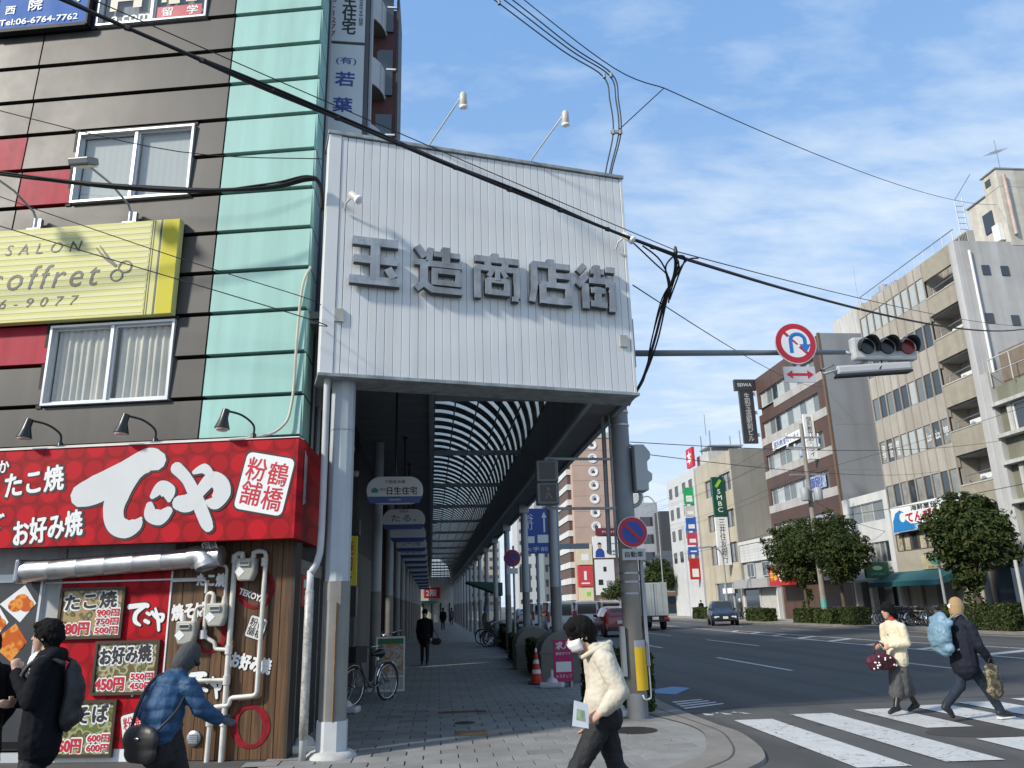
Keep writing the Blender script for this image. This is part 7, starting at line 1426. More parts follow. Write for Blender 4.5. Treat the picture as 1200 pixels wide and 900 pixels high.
# ============================================================ PEOPLE
class Fig:
    """a body as overlapping tapered capsules, fused to one surface by a voxel remesh; each face takes the cloth of the capsule it lies on"""
    def __init__(s): s.p = []
    def c(s, p0, p1, r0, r1, m, flat=1., ax=(0, 1, 0), pri=0.):
        s.p.append((Vector(p0), Vector(p1), r0, r1, m, flat, Vector(ax).normalized(), pri)); return s
    def chain(s, pts, rs, m, flat=1., ax=(0, 1, 0), pri=0.):
        for i in range(len(pts) - 1): s.c(pts[i], pts[i + 1], rs[i], rs[i + 1], m, flat, ax, pri)
        return s
    def hand(s, w, d, side, m, curl=.5, k=1.):
        """w wrist, d direction of the hand, side = direction from little finger towards the thumb"""
        d = Vector(d).normalized(); sd = Vector(side); sd = (sd - d * sd.dot(d)).normalized(); nrm = d.cross(sd); w = Vector(w)
        s.c(w, w + d * .075 * k, .028 * k, .036 * k, m, .55, nrm)
        for i, L in enumerate((.062, .072, .068, .052)):
            o = w + d * .08 * k + sd * (.027 - i * .018) * k; a = o + (d * math.cos(curl * .6) + nrm * math.sin(curl * .6)) * L * .5 * k; e = a + (d * math.cos(curl * 1.7) + nrm * math.sin(curl * 1.7)) * L * .5 * k
            s.chain([o - d * .02 * k, a, e], [.0095 * k, .009 * k, .0075 * k], m)
        o = w + d * .025 * k + sd * .025 * k; a = o + (sd * .7 + d * .7 + nrm * .25) * .035 * k; s.chain([o, a, a + (d * .9 + nrm * .4) * .032 * k], [.013 * k, .011 * k, .009 * k], m)
    def leg(s, hip, knee, ank, toe, m, ms, r=(.085, .058, .045), shoe=.042):
        s.chain([hip, Vector(hip).lerp(Vector(knee), .5), knee, Vector(knee).lerp(Vector(ank), .35), ank], [r[0], r[0] * .88, r[1], r[1] * .98, r[2]], m)
        a, t = Vector(ank), Vector(toe); d = (t - a); heel = a - Vector((d.x, d.y, 0)).normalized() * .045 + Vector((0, 0, -.035))
        s.chain([heel, a.lerp(t, .45) + Vector((0, 0, -.01)), t], [shoe * .95, shoe * 1.08, shoe * .82], ms, pri=.004); s.c(a + Vector((0, 0, .02)), heel, shoe * .95, shoe * .9, ms, pri=.002)
    def build(s, name, mats, parent, voxel=.009, fold=None):
        b = MB(); n = 14
        for p0, p1, r0, r1, m, flat, ax, pri in s.p:
            d = p1 - p0; L = d.length; dn = d / L if L > 1e-5 else Vector((0, 0, 1))
            fx = ax - dn * ax.dot(dn); fx = fx.normalized() if fx.length > 1e-4 else dn.orthogonal().normalized(); sx = dn.cross(fx)
            rings = [(p0 - dn * r0 * math.sin(a), r0 * math.cos(a)) for a in (1.45, .95, .45)] + [(p0, r0), (p1, r1)] + [(p1 + dn * r1 * math.sin(a), r1 * math.cos(a)) for a in (.45, .95, 1.45)]
            o = len(b.v)
            for c, r in rings:
                for j in range(n): t = 2 * math.pi * j / n; b.v.append(tuple(c + (sx * math.cos(t) + fx * (math.sin(t) * flat)) * r))
            for i in range(len(rings) - 1):
                for j in range(n): b.f.append((o + i * n + j, o + i * n + (j + 1) % n, o + (i + 1) * n + (j + 1) % n, o + (i + 1) * n + j)); b.m.append(0)
            b.f.append(tuple(o + j for j in range(n))[::-1]); b.m.append(0); b.f.append(tuple(o + (len(rings) - 1) * n + j for j in range(n))); b.m.append(0)
        me = bpy.data.meshes.new('tmp'); me.from_pydata(b.v, [], b.f); to = bpy.data.objects.new('tmp', me); COL.objects.link(to)
        md = to.modifiers.new('r', 'REMESH'); md.mode = 'VOXEL'; md.voxel_size = voxel; ms = to.modifiers.new('s', 'SMOOTH'); ms.factor = .5; ms.iterations = 3
        dg = bpy.context.evaluated_depsgraph_get(); out = bpy.data.meshes.new_from_object(to.evaluated_get(dg)); bpy.data.objects.remove(to)
        out.name = name
        for q in mats: out.materials.append(q)
        pr = []
        for p0, p1, r0, r1, m, flat, ax, pri in s.p:
            d = p1 - p0; L2 = d.length_squared; dn = d.normalized() if L2 > 1e-9 else Vector((0, 0, 1)); fx = ax - dn * ax.dot(dn); fx = fx.normalized() if fx.length > 1e-4 else dn.orthogonal().normalized(); pr.append((p0, d, L2, r0, r1, m, flat, fx, pri))
        mi = []
        for f in out.polygons:
            c = f.center; best = 9; bm_ = 0
            for p0, d, L2, r0, r1, m, flat, fx, pri in pr:
                w = c - p0; t = max(0, min(1, w.dot(d) / L2)) if L2 > 1e-9 else 0; e = w - d * t; r = r0 + (r1 - r0) * t
                if abs(e.x) > .4 or abs(e.z) > .4: continue
                if flat != 1: k = e.dot(fx); e = e + fx * (k / flat - k)
                q = e.length - r - pri
                if q < best: best = q; bm_ = m
            mi.append(bm_)
        out.polygons.foreach_set('material_index', mi); out.polygons.foreach_set('use_smooth', [True] * len(mi))
        if fold:
            vm = [0] * len(out.vertices)
            for f, m in zip(out.polygons, mi):
                for v in f.vertices: vm[v] = m
            nr = [v.normal.copy() for v in out.vertices]
            for i, v in enumerate(out.vertices):
                am = fold.get(vm[i])
                if am:
                    a, fr, quilt = am; p = v.co; dsp = a * mnoise.noise(Vector((p.x * fr, p.y * fr, p.z * fr * .55))) + a * .6 * mnoise.noise(p * fr * 2.3 + Vector((5, 0, 0)))
                    if quilt: dsp += .011 * (abs(math.sin(p.z * math.pi / .105 + .8 * mnoise.noise(p * 4))) - .6)
                    v.co = p + nr[i] * dsp
        o = bpy.data.objects.new(name, out); COL.objects.link(o); o.parent = parent; return o
def ell(parent, name, c, r, mat, n=10, rot=None):
    b = MB(); b.lathe([(math.cos(rad(a)), math.sin(rad(a))) for a in (-85, -50, -15, 15, 50, 85)], n=n); o = b.build(name, mat, parent, smooth='all', loc=c); o.scale = r
    if rot: o.rotation_euler = rot
    return o
SKIN = M('skin', (.50, .31, .22), .5, var=.1, scale=12); HAIR = M('black_hair', (.008, .007, .007), .75, var=.3, scale=60, spec=.15, bump=.6, bscale=90); EYE = M('eye_dark', (.02, .015, .012), .3, var=0); LIP = M('lip', (.38, .13, .11), .5, var=0)
def head(F, c, fwd, k=1., hair='short', SK=0, HR=1, tilt=0.):
    """c centre of the head; fwd horizontal facing direction"""
    c = Vector(c); f = Vector(fwd).normalized(); up = Vector((0, 0, 1)); f = (f + up * tilt).normalized(); r = f.cross(up).normalized(); u = r.cross(f)
    P = lambda a, b_, d: c + r * a * k + f * b_ * k + u * d * k
    F.c(P(0, -.015, .03), P(0, .012, .02), .088 * k, .083 * k, SK, .88, r); F.c(P(0, .03, -.02), P(0, .045, -.075), .066 * k, .045 * k, SK, .95, r)
    F.c(P(0, .088, .012), P(0, .108, -.018), .010 * k, .014 * k, SK); F.c(P(0, .083, -.048), P(0, .086, -.05), .022 * k, .022 * k, SK, .6, u)
    for s in (-1, 1): F.c(P(s * .08, -.005, .01), P(s * .082, -.01, -.025), .016 * k, .012 * k, SK, .6, r)
    if hair == 'short':
        F.c(P(0, -.025, .045), P(0, .005, .055), .102 * k, .094 * k, HR, .93, r, .010); F.c(P(0, -.055, .0), P(0, -.05, -.05), .085 * k, .06 * k, HR, 1, r, .006); F.c(P(-.05, .058, .085), P(.05, .058, .085), .034 * k, .034 * k, HR, 1, f, .004)
        for s in (-1, 1): F.c(P(s * .072, .015, .05), P(s * .08, .005, .0), .03 * k, .018 * k, HR, .7, r, .006)
    elif hair == 'bun':
        F.c(P(0, -.02, .04), P(0, .0, .05), .1 * k, .095 * k, HR, .93, r, .012); F.c(P(0, -.06, .0), P(0, -.09, -.05), .08 * k, .07 * k, HR, 1, r, .008); F.c(P(0, -.11, -.06), P(0, -.12, -.09), .055 * k, .05 * k, HR, 1, r, .008)
        for s in (-1, 1): F.c(P(s * .075, .02, .05), P(s * .085, -.02, -.03), .03 * k, .03 * k, HR, .7, r, .006)
    elif hair == 'beanie':
        F.c(P(0, -.015, .05), P(0, -.01, .085), .108 * k, .098 * k, HR, .95, r, .012); F.c(P(0, -.03, -.03), P(0, -.01, .05), .1 * k, .108 * k, HR, .95, r, .006)
    return P
def face(par, P, k=1., mouth=True):
    for s in (-1, 1): o = ell(par, 'eye', P(s * .032, .082, .018), (.013 * k, .008 * k, .006 * k), EYE, 8); o = ell(par, 'eyebrow', P(s * .034, .083, .042), (.02 * k, .008 * k, .0045 * k), HAIR, 8)
    if mouth: ell(par, 'mouth', P(0, .096, -.052), (.022 * k, .008 * k, .006 * k), LIP, 8)
def arm(F, sh, el, wr, m, r=(.062, .05, .04)):
    F.chain([sh, Vector(sh).lerp(Vector(el), .5), el, Vector(el).lerp(Vector(wr), .5), wr], [r[0], r[0] * .95, r[1], r[1] * 1.0, r[2]], m, pri=.002)
CREAM = M('cream_jacket', (.52, .48, .39), .8, var=.10, scale=5, bump=.45, bscale=11); BLKT = M('black_trousers', (.012, .013, .016), .8, var=.2, bump=.6, bscale=24); WSHOE = M('dark_shoe', (.02, .02, .022), .5, var=.1); MASKW = M('white_mask', (.75, .76, .77), .8, var=.04)

# 1. man in cream jacket, walking left, head bowed, paper in hand
t = thing('person', 'person in cream jacket, face mask and black trousers, holding a folded paper', 'person', (1.22, 6.2, 0.02), rad(92)); t.scale = (.965,) * 3; F = Fig()
P = head(F, (.0, .13, 1.455), (-.12, 1, 0), 1.06, 'short', 0, 1, -.36)
F.chain([(0, .03, 1.28), (0, .09, 1.39)], [.058, .054], 0)
F.chain([(0, -.03, .98), (0, -.05, 1.12), (0, -.03, 1.26)], [.165, .17, .15], 2, .78); F.c((-.13, -.01, 1.29), (.13, -.01, 1.29), .075, .075, 2); F.c((-.08, -.05, 1.34), (.08, -.05, 1.34), .065, .065, 2); F.c((0, -.02, .93), (0, -.02, .97), .165, .17, 2, .8)
F.c((-.06, .03, 1.35), (.06, .03, 1.35), .05, .05, 2)
arm(F, (-.185, -.02, 1.26), (-.25, -.10, 1.05), (-.235, .02, .93), 2, (.082, .072, .055)); arm(F, (.19, .0, 1.27), (.23, -.02, 1.03), (.2, .05, .83), 2, (.08, .07, .05))
F.hand((-.235, .04, .915), (.05, .85, -.5), (.5, .3, .7), 0, .8); F.hand((.2, .06, .82), (0, .3, -.9), (-.6, .5, 0), 0, .6)
F.c((-.06, -.03, .86), (.06, -.03, .86), .135, .135, 3, .95)
F.leg((-.07, -.02, .86), (-.08, .22, .50), (-.08, .40, .10), (-.08, .56, .045), 3, 4, (.1, .072, .058)); F.leg((.07, -.03, .86), (.08, -.12, .47), (.08, -.42, .17), (.08, -.34, .06), 3, 4, (.1, .072, .056))
F.build('body', [SKIN, HAIR, CREAM, BLKT, WSHOE], t, .008, {2: (.0065, 16, 0), 3: (.009, 12, 0), 1: (.006, 45, 0)})
for s in (-1, 1): ell(t, 'eye', P(s * .034, .085, .018), (.013, .008, .006), EYE, 8)
b = MB(); V = []
for i in range(9):
    a = rad(-78 + 156 * i / 8)
    for j in range(5): d = (-.006 - .021 * j); rr = .078 + (.026 if 1 <= j <= 2 else .012) * max(0, math.cos(a)); V.append(P(math.sin(a) * rr * .88, .018 + math.cos(a) * rr, d))
b.add(V, [(i * 5 + j, (i + 1) * 5 + j, (i + 1) * 5 + j + 1, i * 5 + j + 1) for i in range(8) for j in range(4)]); o = b.build('face_mask', MASKW, t, smooth='all', fix=False); md = o.modifiers.new('thick', 'SOLIDIFY'); md.thickness = .004
b = MB(); b.path([P(.078, .03, -.02), P(.085, -.01, .0)], .003, 5); b.path([P(-.078, .03, -.02), P(-.085, -.01, .0)], .003, 5); b.build('mask_loop', MASKW, t)
b = MB(); b.path(catmull([(-.03, .13, 1.29), (-.09, .06, 1.335), (-.10, -.04, 1.375), (0, -.105, 1.39), (.10, -.04, 1.375), (.09, .06, 1.335), (.03, .13, 1.29)], 5), [.02] * 6 + [.026] * 19 + [.02] * 6, 8); b.build('collar', CREAM, t, smooth='all')
pp = thing('folded_paper', 'folded white leaflet held in the hand of the masked person', 'paper', (.80, 5.23, .845), rad(92)); b = MB(); b.add([(-.02, -.02, 0), (-.03, .13, .03), (-.02, .10, .24), (-.0, -.03, .2)], [(0, 1, 2, 3)]); o = b.build('sheet', M('leaflet', (.66, .70, .74), .6, var=.05), pp, fix=False); md = o.modifiers.new('thick', 'SOLIDIFY'); md.thickness = .004
b = MB(); b.add([(-.027, .01, .06), (-.032, .09, .08), (-.026, .08, .17), (-.018, .01, .15)], [(0, 1, 2, 3)]); b.build('print', M('leaflet_print', (.35, .5, .3), .6, var=.4, scale=20), pp, fix=False)
pp.location = (1.06, 5.95, .80); pp.scale = (.8, .8, .8)

# 2. woman in cream coat with burgundy bag on the crossing, walking left
t = thing('person', 'person in short cream coat, red collar and long grey skirt walking over the crossing', 'person', (6.74, 11.55, 0.01), rad(104)); t.scale = (.955,) * 3; F = Fig()
P = head(F, (0, .05, 1.50), (.1, 1, 0), 1.0, 'bun', 0, 1, -.05)
F.chain([(0, .0, 1.33), (0, .03, 1.42)], [.05, .045], 5)
F.chain([(0, 0, .80), (0, 0, .92), (0, 0, 1.04), (0, .0, 1.12), (0, .01, 1.25)], [.185, .18, .165, .15, .145], 2, .74); F.c((-.13, 0, 1.28), (.13, 0, 1.28), .06, .06, 2); F.c((-.04, .03, 1.36), (.04, .03, 1.36), .048, .048, 5)
arm(F, (-.18, .0, 1.26), (-.22, -.02, 1.02), (-.13, .2, 1.0), 2, (.066, .055, .045)); arm(F, (.18, .0, 1.26), (.22, -.02, 1.02), (.1, .2, 1.0), 2, (.066, .055, .045))
F.hand((-.125, .22, 1.0), (.3, .6, -.35), (.2, .2, .9), 0, .9); F.hand((.1, .22, 1.0), (-.4, .6, -.3), (-.2, .2, .9), 0, .9)
F.chain([(0, -.01, .88), (0, .0, .6), (0, -.0, .34)], [.155, .145, .13], 3, .85); F.c((0, .06, .6), (0, .11, .30), .115, .115, 3); F.c((0, -.05, .6), (0, -.15, .33), .10, .09, 3)
F.leg((-.04, .02, .7), (-.04, .10, .42), (-.045, .20, .13), (-.045, .34, .05), 4, 4, (.05, .045, .045), .038); F.leg((.05, -.03, .7), (.05, -.10, .42), (.05, -.26, .14), (.05, -.13, .05), 4, 4, (.05, .045, .045), .038)
F.build('body', [SKIN, HAIR, M('ivory_coat', (.66, .60, .44), .8, var=.06, bump=.2), M('grey_skirt', (.085, .085, .088), .85, var=.15, bump=.2, bscale=120), M('black_boot', (.012, .012, .013), .4), M('red_scarf', (.40, .03, .02), .7)], t, .0095, {2: (.008, 10, 0), 3: (.012, 8, 0)}); face(t, P)
ell(t, 'coat_button', (-.0, .115, 1.15), (.012, .006, .012), WSHOE)
bg_ = thing('handbag', 'burgundy handbag with pale spots held by the person in cream coat', 'bag', (6.40, 11.40, .66), rad(100)); BURG = M('burgundy_cloth', (.07, .008, .018), .7, var=.15)
FB = Fig(); FB.chain([(-.15, 0, .09), (0, 0, .1), (.15, 0, .09)], [.09, .115, .09], 0, .7, (0, 1, 0)); FB.c((-.15, 0, .03), (.15, 0, .03), .06, .06, 0); FB.build('bag_body', [BURG], bg_, .012, {0: (.01, 12, 0)})
bg_.rotation_euler = (0, 0, rad(8))
b = MB(); b.path(catmull([(-.1, 0, .2), (-.07, 0, .31), (0, 0, .35), (.07, 0, .31), (.1, 0, .2)], 4), .012, 6); b.build('handle', BURG, bg_, smooth='all')
for q in range(16): a = rnd.uniform(-.2, .2); z = rnd.uniform(.0, .18); ell(bg_, 'spot', (a, -.07 - .012 * math.cos(a * 8), z), (.014, .012, .014), PRINTW, 8)

# 3. person in navy coat with beige beanie, striding right
t = thing('person', 'person in navy coat and beige knit cap striding over the crossing', 'person', (7.24, 10.75, 0.01), rad(-78)); t.scale = (.96,) * 3; F = Fig()
P = head(F, (0, .03, 1.50), (-.15, 1, 0), 1.0, 'beanie', 0, 1); F.chain([(0, -.02, 1.33), (0, .0, 1.42)], [.06, .055], 2)
F.chain([(0, -.01, .74), (0, -.01, .95), (0, -.01, 1.1), (0, .0, 1.25)], [.21, .195, .185, .165], 2, .78); F.c((-.14, 0, 1.29), (.14, 0, 1.29), .075, .075, 2); F.c((-.06, -.01, 1.37), (.06, -.01, 1.37), .065, .065, 2)
arm(F, (.19, 0, 1.27), (.25, .05, 1.0), (.22, .22, .80), 2, (.075, .065, .05)); arm(F, (-.19, 0, 1.27), (-.24, -.05, 1.02), (-.2, .06, .8), 2, (.075, .065, .05))
F.hand((.22, .23, .79), (0, .3, -.95), (-.3, .9, .2), 5, .9); F.hand((-.2, .07, .78), (0, .2, -.9), (.3, .9, 0), 5, .6)
F.c((-.06, -.01, .76), (.06, -.01, .76), .13, .13, 3)
F.leg((.07, .0, .78), (.08, .20, .46), (.09, .40, .12), (.09, .57, .05), 3, 4, (.095, .07, .055)); F.leg((-.07, -.02, .78), (-.08, -.08, .45), (-.08, -.38, .22), (-.08, -.30, .07), 3, 4, (.095, .07, .055))
NAVY = M('navy_coat', (.012, .015, .026), .8, var=.2, bump=.6, bscale=22, spec=.25)
F.build('body', [SKIN, M('beige_knit', (.36, .24, .12), .9, var=.12, bump=.4, bscale=150), NAVY, M('navy_trousers', (.012, .022, .04), .8, var=.2), M('black_trainer', (.02, .02, .02), .6), M('red_glove', (.22, .02, .03), .8)], t, .0095, {2: (.011, 8, 0), 3: (.01, 9, 0)})
b = MB(); b.add([P(.045 * math.cos(q * .52) - .02, -.118 + .004 * (q % 2), .055 + .03 * math.sin(q * .52)) for q in range(12)], [tuple(range(12))]); b.build('cap_emblem', PRINTW, t, fix=False)
for a, z in (((.09, .42, .02), 0),):
    b = MB(); b.box(a[0] - .045, a[0] + .045, a[1] - .08 , a[1] + .19, a[2] - .012, a[2] + .012); b.build('shoe_sole', PRINTW, t, bevel=.01)
bk = thing('drawstring_bag', 'light blue drawstring bag on the back of the person in navy coat', 'bag', (6.97, 10.74, .90), rad(-78)); FB = Fig(); FB.chain([(0, -.02, .08), (0, -.04, .22), (0, -.0, .40)], [.15, .19, .13], 0, .6); FB.c((-.12, 0, .42), (.12, .03, .38), .05, .05, 0); FB.c((-.1, -.03, .05), (.12, -.03, .05), .07, .07, 0); FB.build('bag_body', [M('pale_blue_nylon', (.17, .29, .38), .5, var=.2, scale=5)], bk, .012, {0: (.014, 11, 0)})
b = MB(); b.path(catmull([(.1, .05, .42), (.15, .2, .5), (.13, .36, .38), (.12, .3, .1), (.12, .1, .02)], 4), .012, 6); b.build('strap', M('strap_grey', (.2, .22, .24), .7), bk, smooth='all')
cm = thing('camouflage_bag', 'camouflage shopping bag hanging from the gloved hand', 'bag', (7.44, 10.50, .36), rad(-78)); FB = Fig(); FB.chain([(0, 0, .06), (0, 0, .28)], [.13, .11], 0, .45, (1, 0, 0)); FB.c((0, -.1, .05), (0, .1, .05), .045, .045, 0); FB.c((0, -.08, .34), (0, .08, .34), .035, .035, 0)
def camo():
    m = M('camouflage', (.10, .09, .05), .8, var=0); nd, lk = m.node_tree.nodes, m.node_tree.links; geo = N(nd, 'ShaderNodeNewGeometry'); nz = N(nd, 'ShaderNodeTexNoise'); lk.new(geo.outputs['Position'], nz.inputs['Vector']); nz.inputs['Scale'].default_value = 14; r = N(nd, 'ShaderNodeValToRGB'); r.color_ramp.interpolation = 'CONSTANT'; e = r.color_ramp.elements; e[0].color = (.04, .04, .025, 1); e[1].position = .45; e[1].color = (.11, .09, .05, 1); q = e.new(.55); q.color = (.24, .2, .12, 1); q = e.new(.62); q.color = (.06, .07, .035, 1); lk.new(nz.outputs['Fac'], r.inputs[0]); lk.new(r.outputs[0], nd['Principled BSDF'].inputs['Base Color']); return m
FB.build('bag_body', [camo()], cm, .011, {0: (.012, 10, 0)}); b = MB(); b.path(catmull([(0, -.05, .34), (0, -.02, .44), (0, .03, .44), (0, .06, .34)], 4), .009, 6); b.build('handle', BLKT, cm, smooth='all')

# 4. person in blue puffer jacket at the timber wall
t = thing('person', 'person in blue puffer jacket and grey cap reaching for the gas pipe', 'person', (-2.25, 7.3, 0.02), rad(-28)); t.scale = (.93,) * 3; F = Fig()
P = head(F, (.03, .14, 1.34), (.2, 1, -.2), 1.0, 'beanie', 0, 1, -.3); F.chain([(0, .02, 1.16), (.02, .10, 1.26)], [.07, .065], 2)
F.chain([(0, -.08, .78), (0, -.05, .95), (0, .0, 1.10)], [.19, .20, .175], 2, .82); F.c((-.14, .03, 1.13), (.14, .03, 1.13), .09, .09, 2); F.c((-.06, .04, 1.2), (.06, .04, 1.2), .08, .08, 2)
arm(F, (.19, .03, 1.12), (.29, .08, .95), (.35, .24, .84), 2, (.088, .078, .06)); arm(F, (-.19, .02, 1.12), (-.26, .0, .9), (-.2, .2, .82), 2, (.088, .078, .06))
F.hand((.36, .27, .83), (.35, .8, -.35), (.1, .3, .9), 5, .3); F.hand((-.19, .22, .81), (.1, .8, -.3), (.6, .1, .7), 5, .6)
F.chain([(0, -.07, .78), (0, -.06, .6)], [.175, .17], 3, .85)
F.leg((-.08, -.05, .74), (-.09, .06, .42), (-.1, .0, .09), (-.11, .16, .045), 3, 4, (.11, .08, .065)); F.leg((.08, -.05, .74), (.1, .10, .42), (.1, .08, .09), (.12, .24, .045), 3, 4, (.11, .08, .065))
F.build('body', [SKIN, M('grey_knit_cap', (.055, .06, .065), .9, var=.25, scale=30, bump=.3), M('blue_nylon', (.02, .068, .15), .6, var=.2, scale=4, bump=.4, bscale=30, spec=.3), BLKT, WSHOE, M('grey_glove', (.10, .10, .12), .9, var=.4, scale=60)], t, .009, {2: (.007, 9, 1), 3: (.008, 10, 0)})
b = MB(); b.path(catmull([P(-.09, .02, .02), P(-.06, .09, .02), P(.0, .12, .015), P(.06, .09, .02), P(.09, .02, .02)], 4), .016, 6); b.build('cap_brim', MATS['grey_knit_cap'], t, smooth='all')
sbg = thing('shoulder_bag', 'black shoulder bag slung across the blue puffer jacket', 'bag', (-2.25, 7.3, 0.02), rad(-28)); sbg.scale = (.93,) * 3; FB = Fig(); FB.chain([(-.1, -.27, .72), (.08, -.28, .72)], [.12, .12], 0, .45); FB.c((-.1, -.27, .62), (.1, -.28, .62), .09, .09, 0, .5); FB.build('bag_body', [M('black_leather', (.018, .018, .02), .45, var=.2)], sbg, .011)
b = MB(); b.path(catmull([(-.15, -.25, .82), (-.13, -.225, .98), (-.12, -.13, 1.16), (-.1, .0, 1.235), (-.04, .12, 1.18)], 5), .016, 6); b.build('strap', M('black_leather', (.018, .018, .02), .45), sbg, smooth='all'); b = MB(); b.path(catmull([(.16, -.26, .8), (.22, -.12, .95), (.16, .08, 1.15)], 5), .012, 6); b.build('strap', M('black_leather', (.018, .018, .02), .45), sbg, smooth='all')
ell(sbg, 'bag_charm', (.02, -.345, .74), (.025, .008, .012), CHROME)

# 5. young man in black coat looking left, hand at his chest
COATK = M('black_wool_coat', (.008, .009, .012), .9, var=.2, bump=.5, bscale=22, spec=.15)
t = thing('person', 'person in long black coat looking aside with one hand raised to the chest', 'person', (-3.08, 6.9, 0.02), rad(96)); t.scale = (.975,) * 3; F = Fig()
P = head(F, (0, .04, 1.53), (0.15, 1, 0), 1.03, 'short', 0, 1, .02); F.chain([(0, -.01, 1.36), (0, .02, 1.45)], [.055, .05], 0)
F.chain([(0, -.01, .72), (0, -.01, 1.0), (0, .0, 1.28)], [.205, .185, .165], 2, .75); F.c((-.15, 0, 1.31), (.15, 0, 1.31), .075, .075, 2); F.c((-.09, -.05, 1.38), (.09, -.05, 1.38), .065, .065, 2)
arm(F, (-.18, 0, 1.29), (-.22, .03, 1.04), (-.08, .20, 1.25), 2, (.07, .06, .047)); arm(F, (.18, 0, 1.29), (.22, .03, 1.04), (.06, .21, 1.02), 2, (.07, .06, .047))
F.hand((-.07, .21, 1.26), (.15, .2, .9), (.3, -.8, .1), 0, .9); F.hand((.04, .22, 1.02), (-.8, .3, .05), (0, -.3, .9), 0, .5)
F.c((0, .1, 1.36), (0, .12, 1.30), .05, .045, 5)
F.leg((-.08, 0, .8), (-.09, .02, .46), (-.09, .0, .09), (-.1, .15, .045), 3, 4, (.1, .075, .062)); F.leg((.08, 0, .8), (.1, .04, .46), (.1, .03, .09), (.11, .18, .045), 3, 4, (.1, .075, .062))
F.build('body', [SKIN, HAIR, COATK, BLKT, WSHOE, PRINTW], t, .009, {2: (.008, 10, 0), 3: (.008, 9, 0), 1: (.006, 45, 0)}); face(t, P)
bk = thing('backpack', 'dark grey backpack on the person in long black coat', 'bag', (-3.08, 6.9, .80), rad(96)); FB = Fig(); FB.chain([(0, -.2, .12), (0, -.215, .28), (0, -.19, .42)], [.13, .135, .10], 0, .5); FB.c((-.06, -.24, .1), (.06, -.24, .1), .06, .06, 0, .7); FB.build('bag_body', [M('charcoal_nylon', (.02, .021, .023), .6, var=.2)], bk, .012, {0: (.01, 9, 0)})
for s in (-.12, .12): b = MB(); b.path(catmull([(s, -.16, .5), (s * 1.1, .0, .56), (s * 1.1, .13, .45), (s * 1.1, .12, .25), (s, -.1, .12)], 4), .018, 6); b.build('strap', MATS['charcoal_nylon'], bk, smooth='all')
# 6. second person in black at the frame's edge
t = thing('person', 'person in black coat standing close to the photo board', 'person', (-3.56, 6.9, 0.02), rad(60)); t.scale = (.95,) * 3; F = Fig(); P = head(F, (0, .02, 1.50), (0, 1, 0), 1.0, 'short', 0, 1); F.chain([(0, -.01, 1.34), (0, .0, 1.43)], [.055, .05], 0)
F.chain([(0, -.01, .6), (0, -.01, 1.0), (0, .0, 1.26)], [.22, .19, .165], 2, .75); F.c((-.15, 0, 1.29), (.15, 0, 1.29), .075, .075, 2)
arm(F, (-.2, 0, 1.27), (-.25, .0, 1.0), (-.2, .12, .8), 2, (.075, .065, .05)); arm(F, (.2, 0, 1.27), (.25, -.0, 1.0), (.2, .12, .8), 2, (.075, .065, .05)); F.hand((-.2, .13, .79), (0, .3, -.9), (.5, .7, 0), 0, .5); F.hand((.2, .13, .79), (0, .3, -.9), (-.5, .7, 0), 0, .5)
F.leg((-.08, 0, .8), (-.09, .02, .46), (-.09, .0, .09), (-.1, .15, .045), 3, 4); F.leg((.08, 0, .8), (.1, .04, .46), (.1, .03, .09), (.11, .18, .045), 3, 4); F.build('body', [SKIN, HAIR, COATK, BLKT, WSHOE], t, .01, {2: (.012, 7, 0)}); face(t, P)

# people in the distance
def walker(label, loc, rz, top, leg_, hairm=None, H=1.65, coat=.85, voxel=.016, stride=.14, extra=None, topw=.17):
    t = thing('person', label, 'person', loc, rz); F = Fig(); k = H / 1.65
    P = head(F, (0, .03, 1.53), (0, 1, 0), 1.0, 'short' if hairm is None else 'beanie', 0, 1); F.chain([(0, -.01, 1.36), (0, .02, 1.45)], [.052, .05], 0)
    F.chain([(0, 0, coat), (0, 0, 1.05), (0, 0, 1.27)], [topw * 1.1, topw, topw * .92], 2, .72); F.c((-.14, 0, 1.31), (.14, 0, 1.31), .065, .065, 2)
    arm(F, (-.19, 0, 1.29), (-.23, -.04, 1.02), (-.2, .1, .82), 2); arm(F, (.19, 0, 1.29), (.23, -.02, 1.02), (.2, -.05, .78), 2); F.hand((-.2, .11, .81), (0, .3, -.9), (.5, .7, 0), 0, .5); F.hand((.2, -.05, .77), (0, .1, -.9), (-.5, .7, 0), 0, .5)
    F.c((-.06, 0, .86), (.06, 0, .86), .12, .12, 3)
    F.leg((-.07, 0, .84), (-.08, stride * .6 + .03, .46), (-.08, stride, .09), (-.08, stride + .15, .045), 3, 4); F.leg((.07, 0, .84), (.08, -.0, .46), (.08, -stride, .1), (.08, -stride + .14, .045), 3, 4)
    if extra: extra(F)
    o = F.build('body', [SKIN, hairm or HAIR, top, leg_, WSHOE], t, voxel); t.scale = (k, k, k); return t
walker('person all in black walking down the arcade with a black bag', (-.36, 24.75, .03), math.pi, COATK, BLKT, coat=.72, H=1.6, voxel=.013)
hb_ = thing('handbag', 'black handbag hanging beside the person all in black', 'bag', (-.02, 24.7, .62), 0); FB = Fig(); FB.chain([(-.06, 0, .08), (.06, 0, .08)], [.1, .1], 0, .6); FB.build('bag_body', [BLKT], hb_, .014); b = MB(); b.path(catmull([(-.1, 0, .14), (-.12, 0, .34), (-.06, 0, .4), (.02, 0, .3), (.08, 0, .14)], 4), .01, 6); b.build('strap', BLKT, hb_)
walker('dark clad walker far down the middle of the arcade', (.46, 62, .03), 0, COATK, BLKT, voxel=.022); walker('small distant walker near the end of the arcade', (1.4, 78, .03), 0, M('grey_top', (.1, .1, .12), .8), BLKT, voxel=.025)
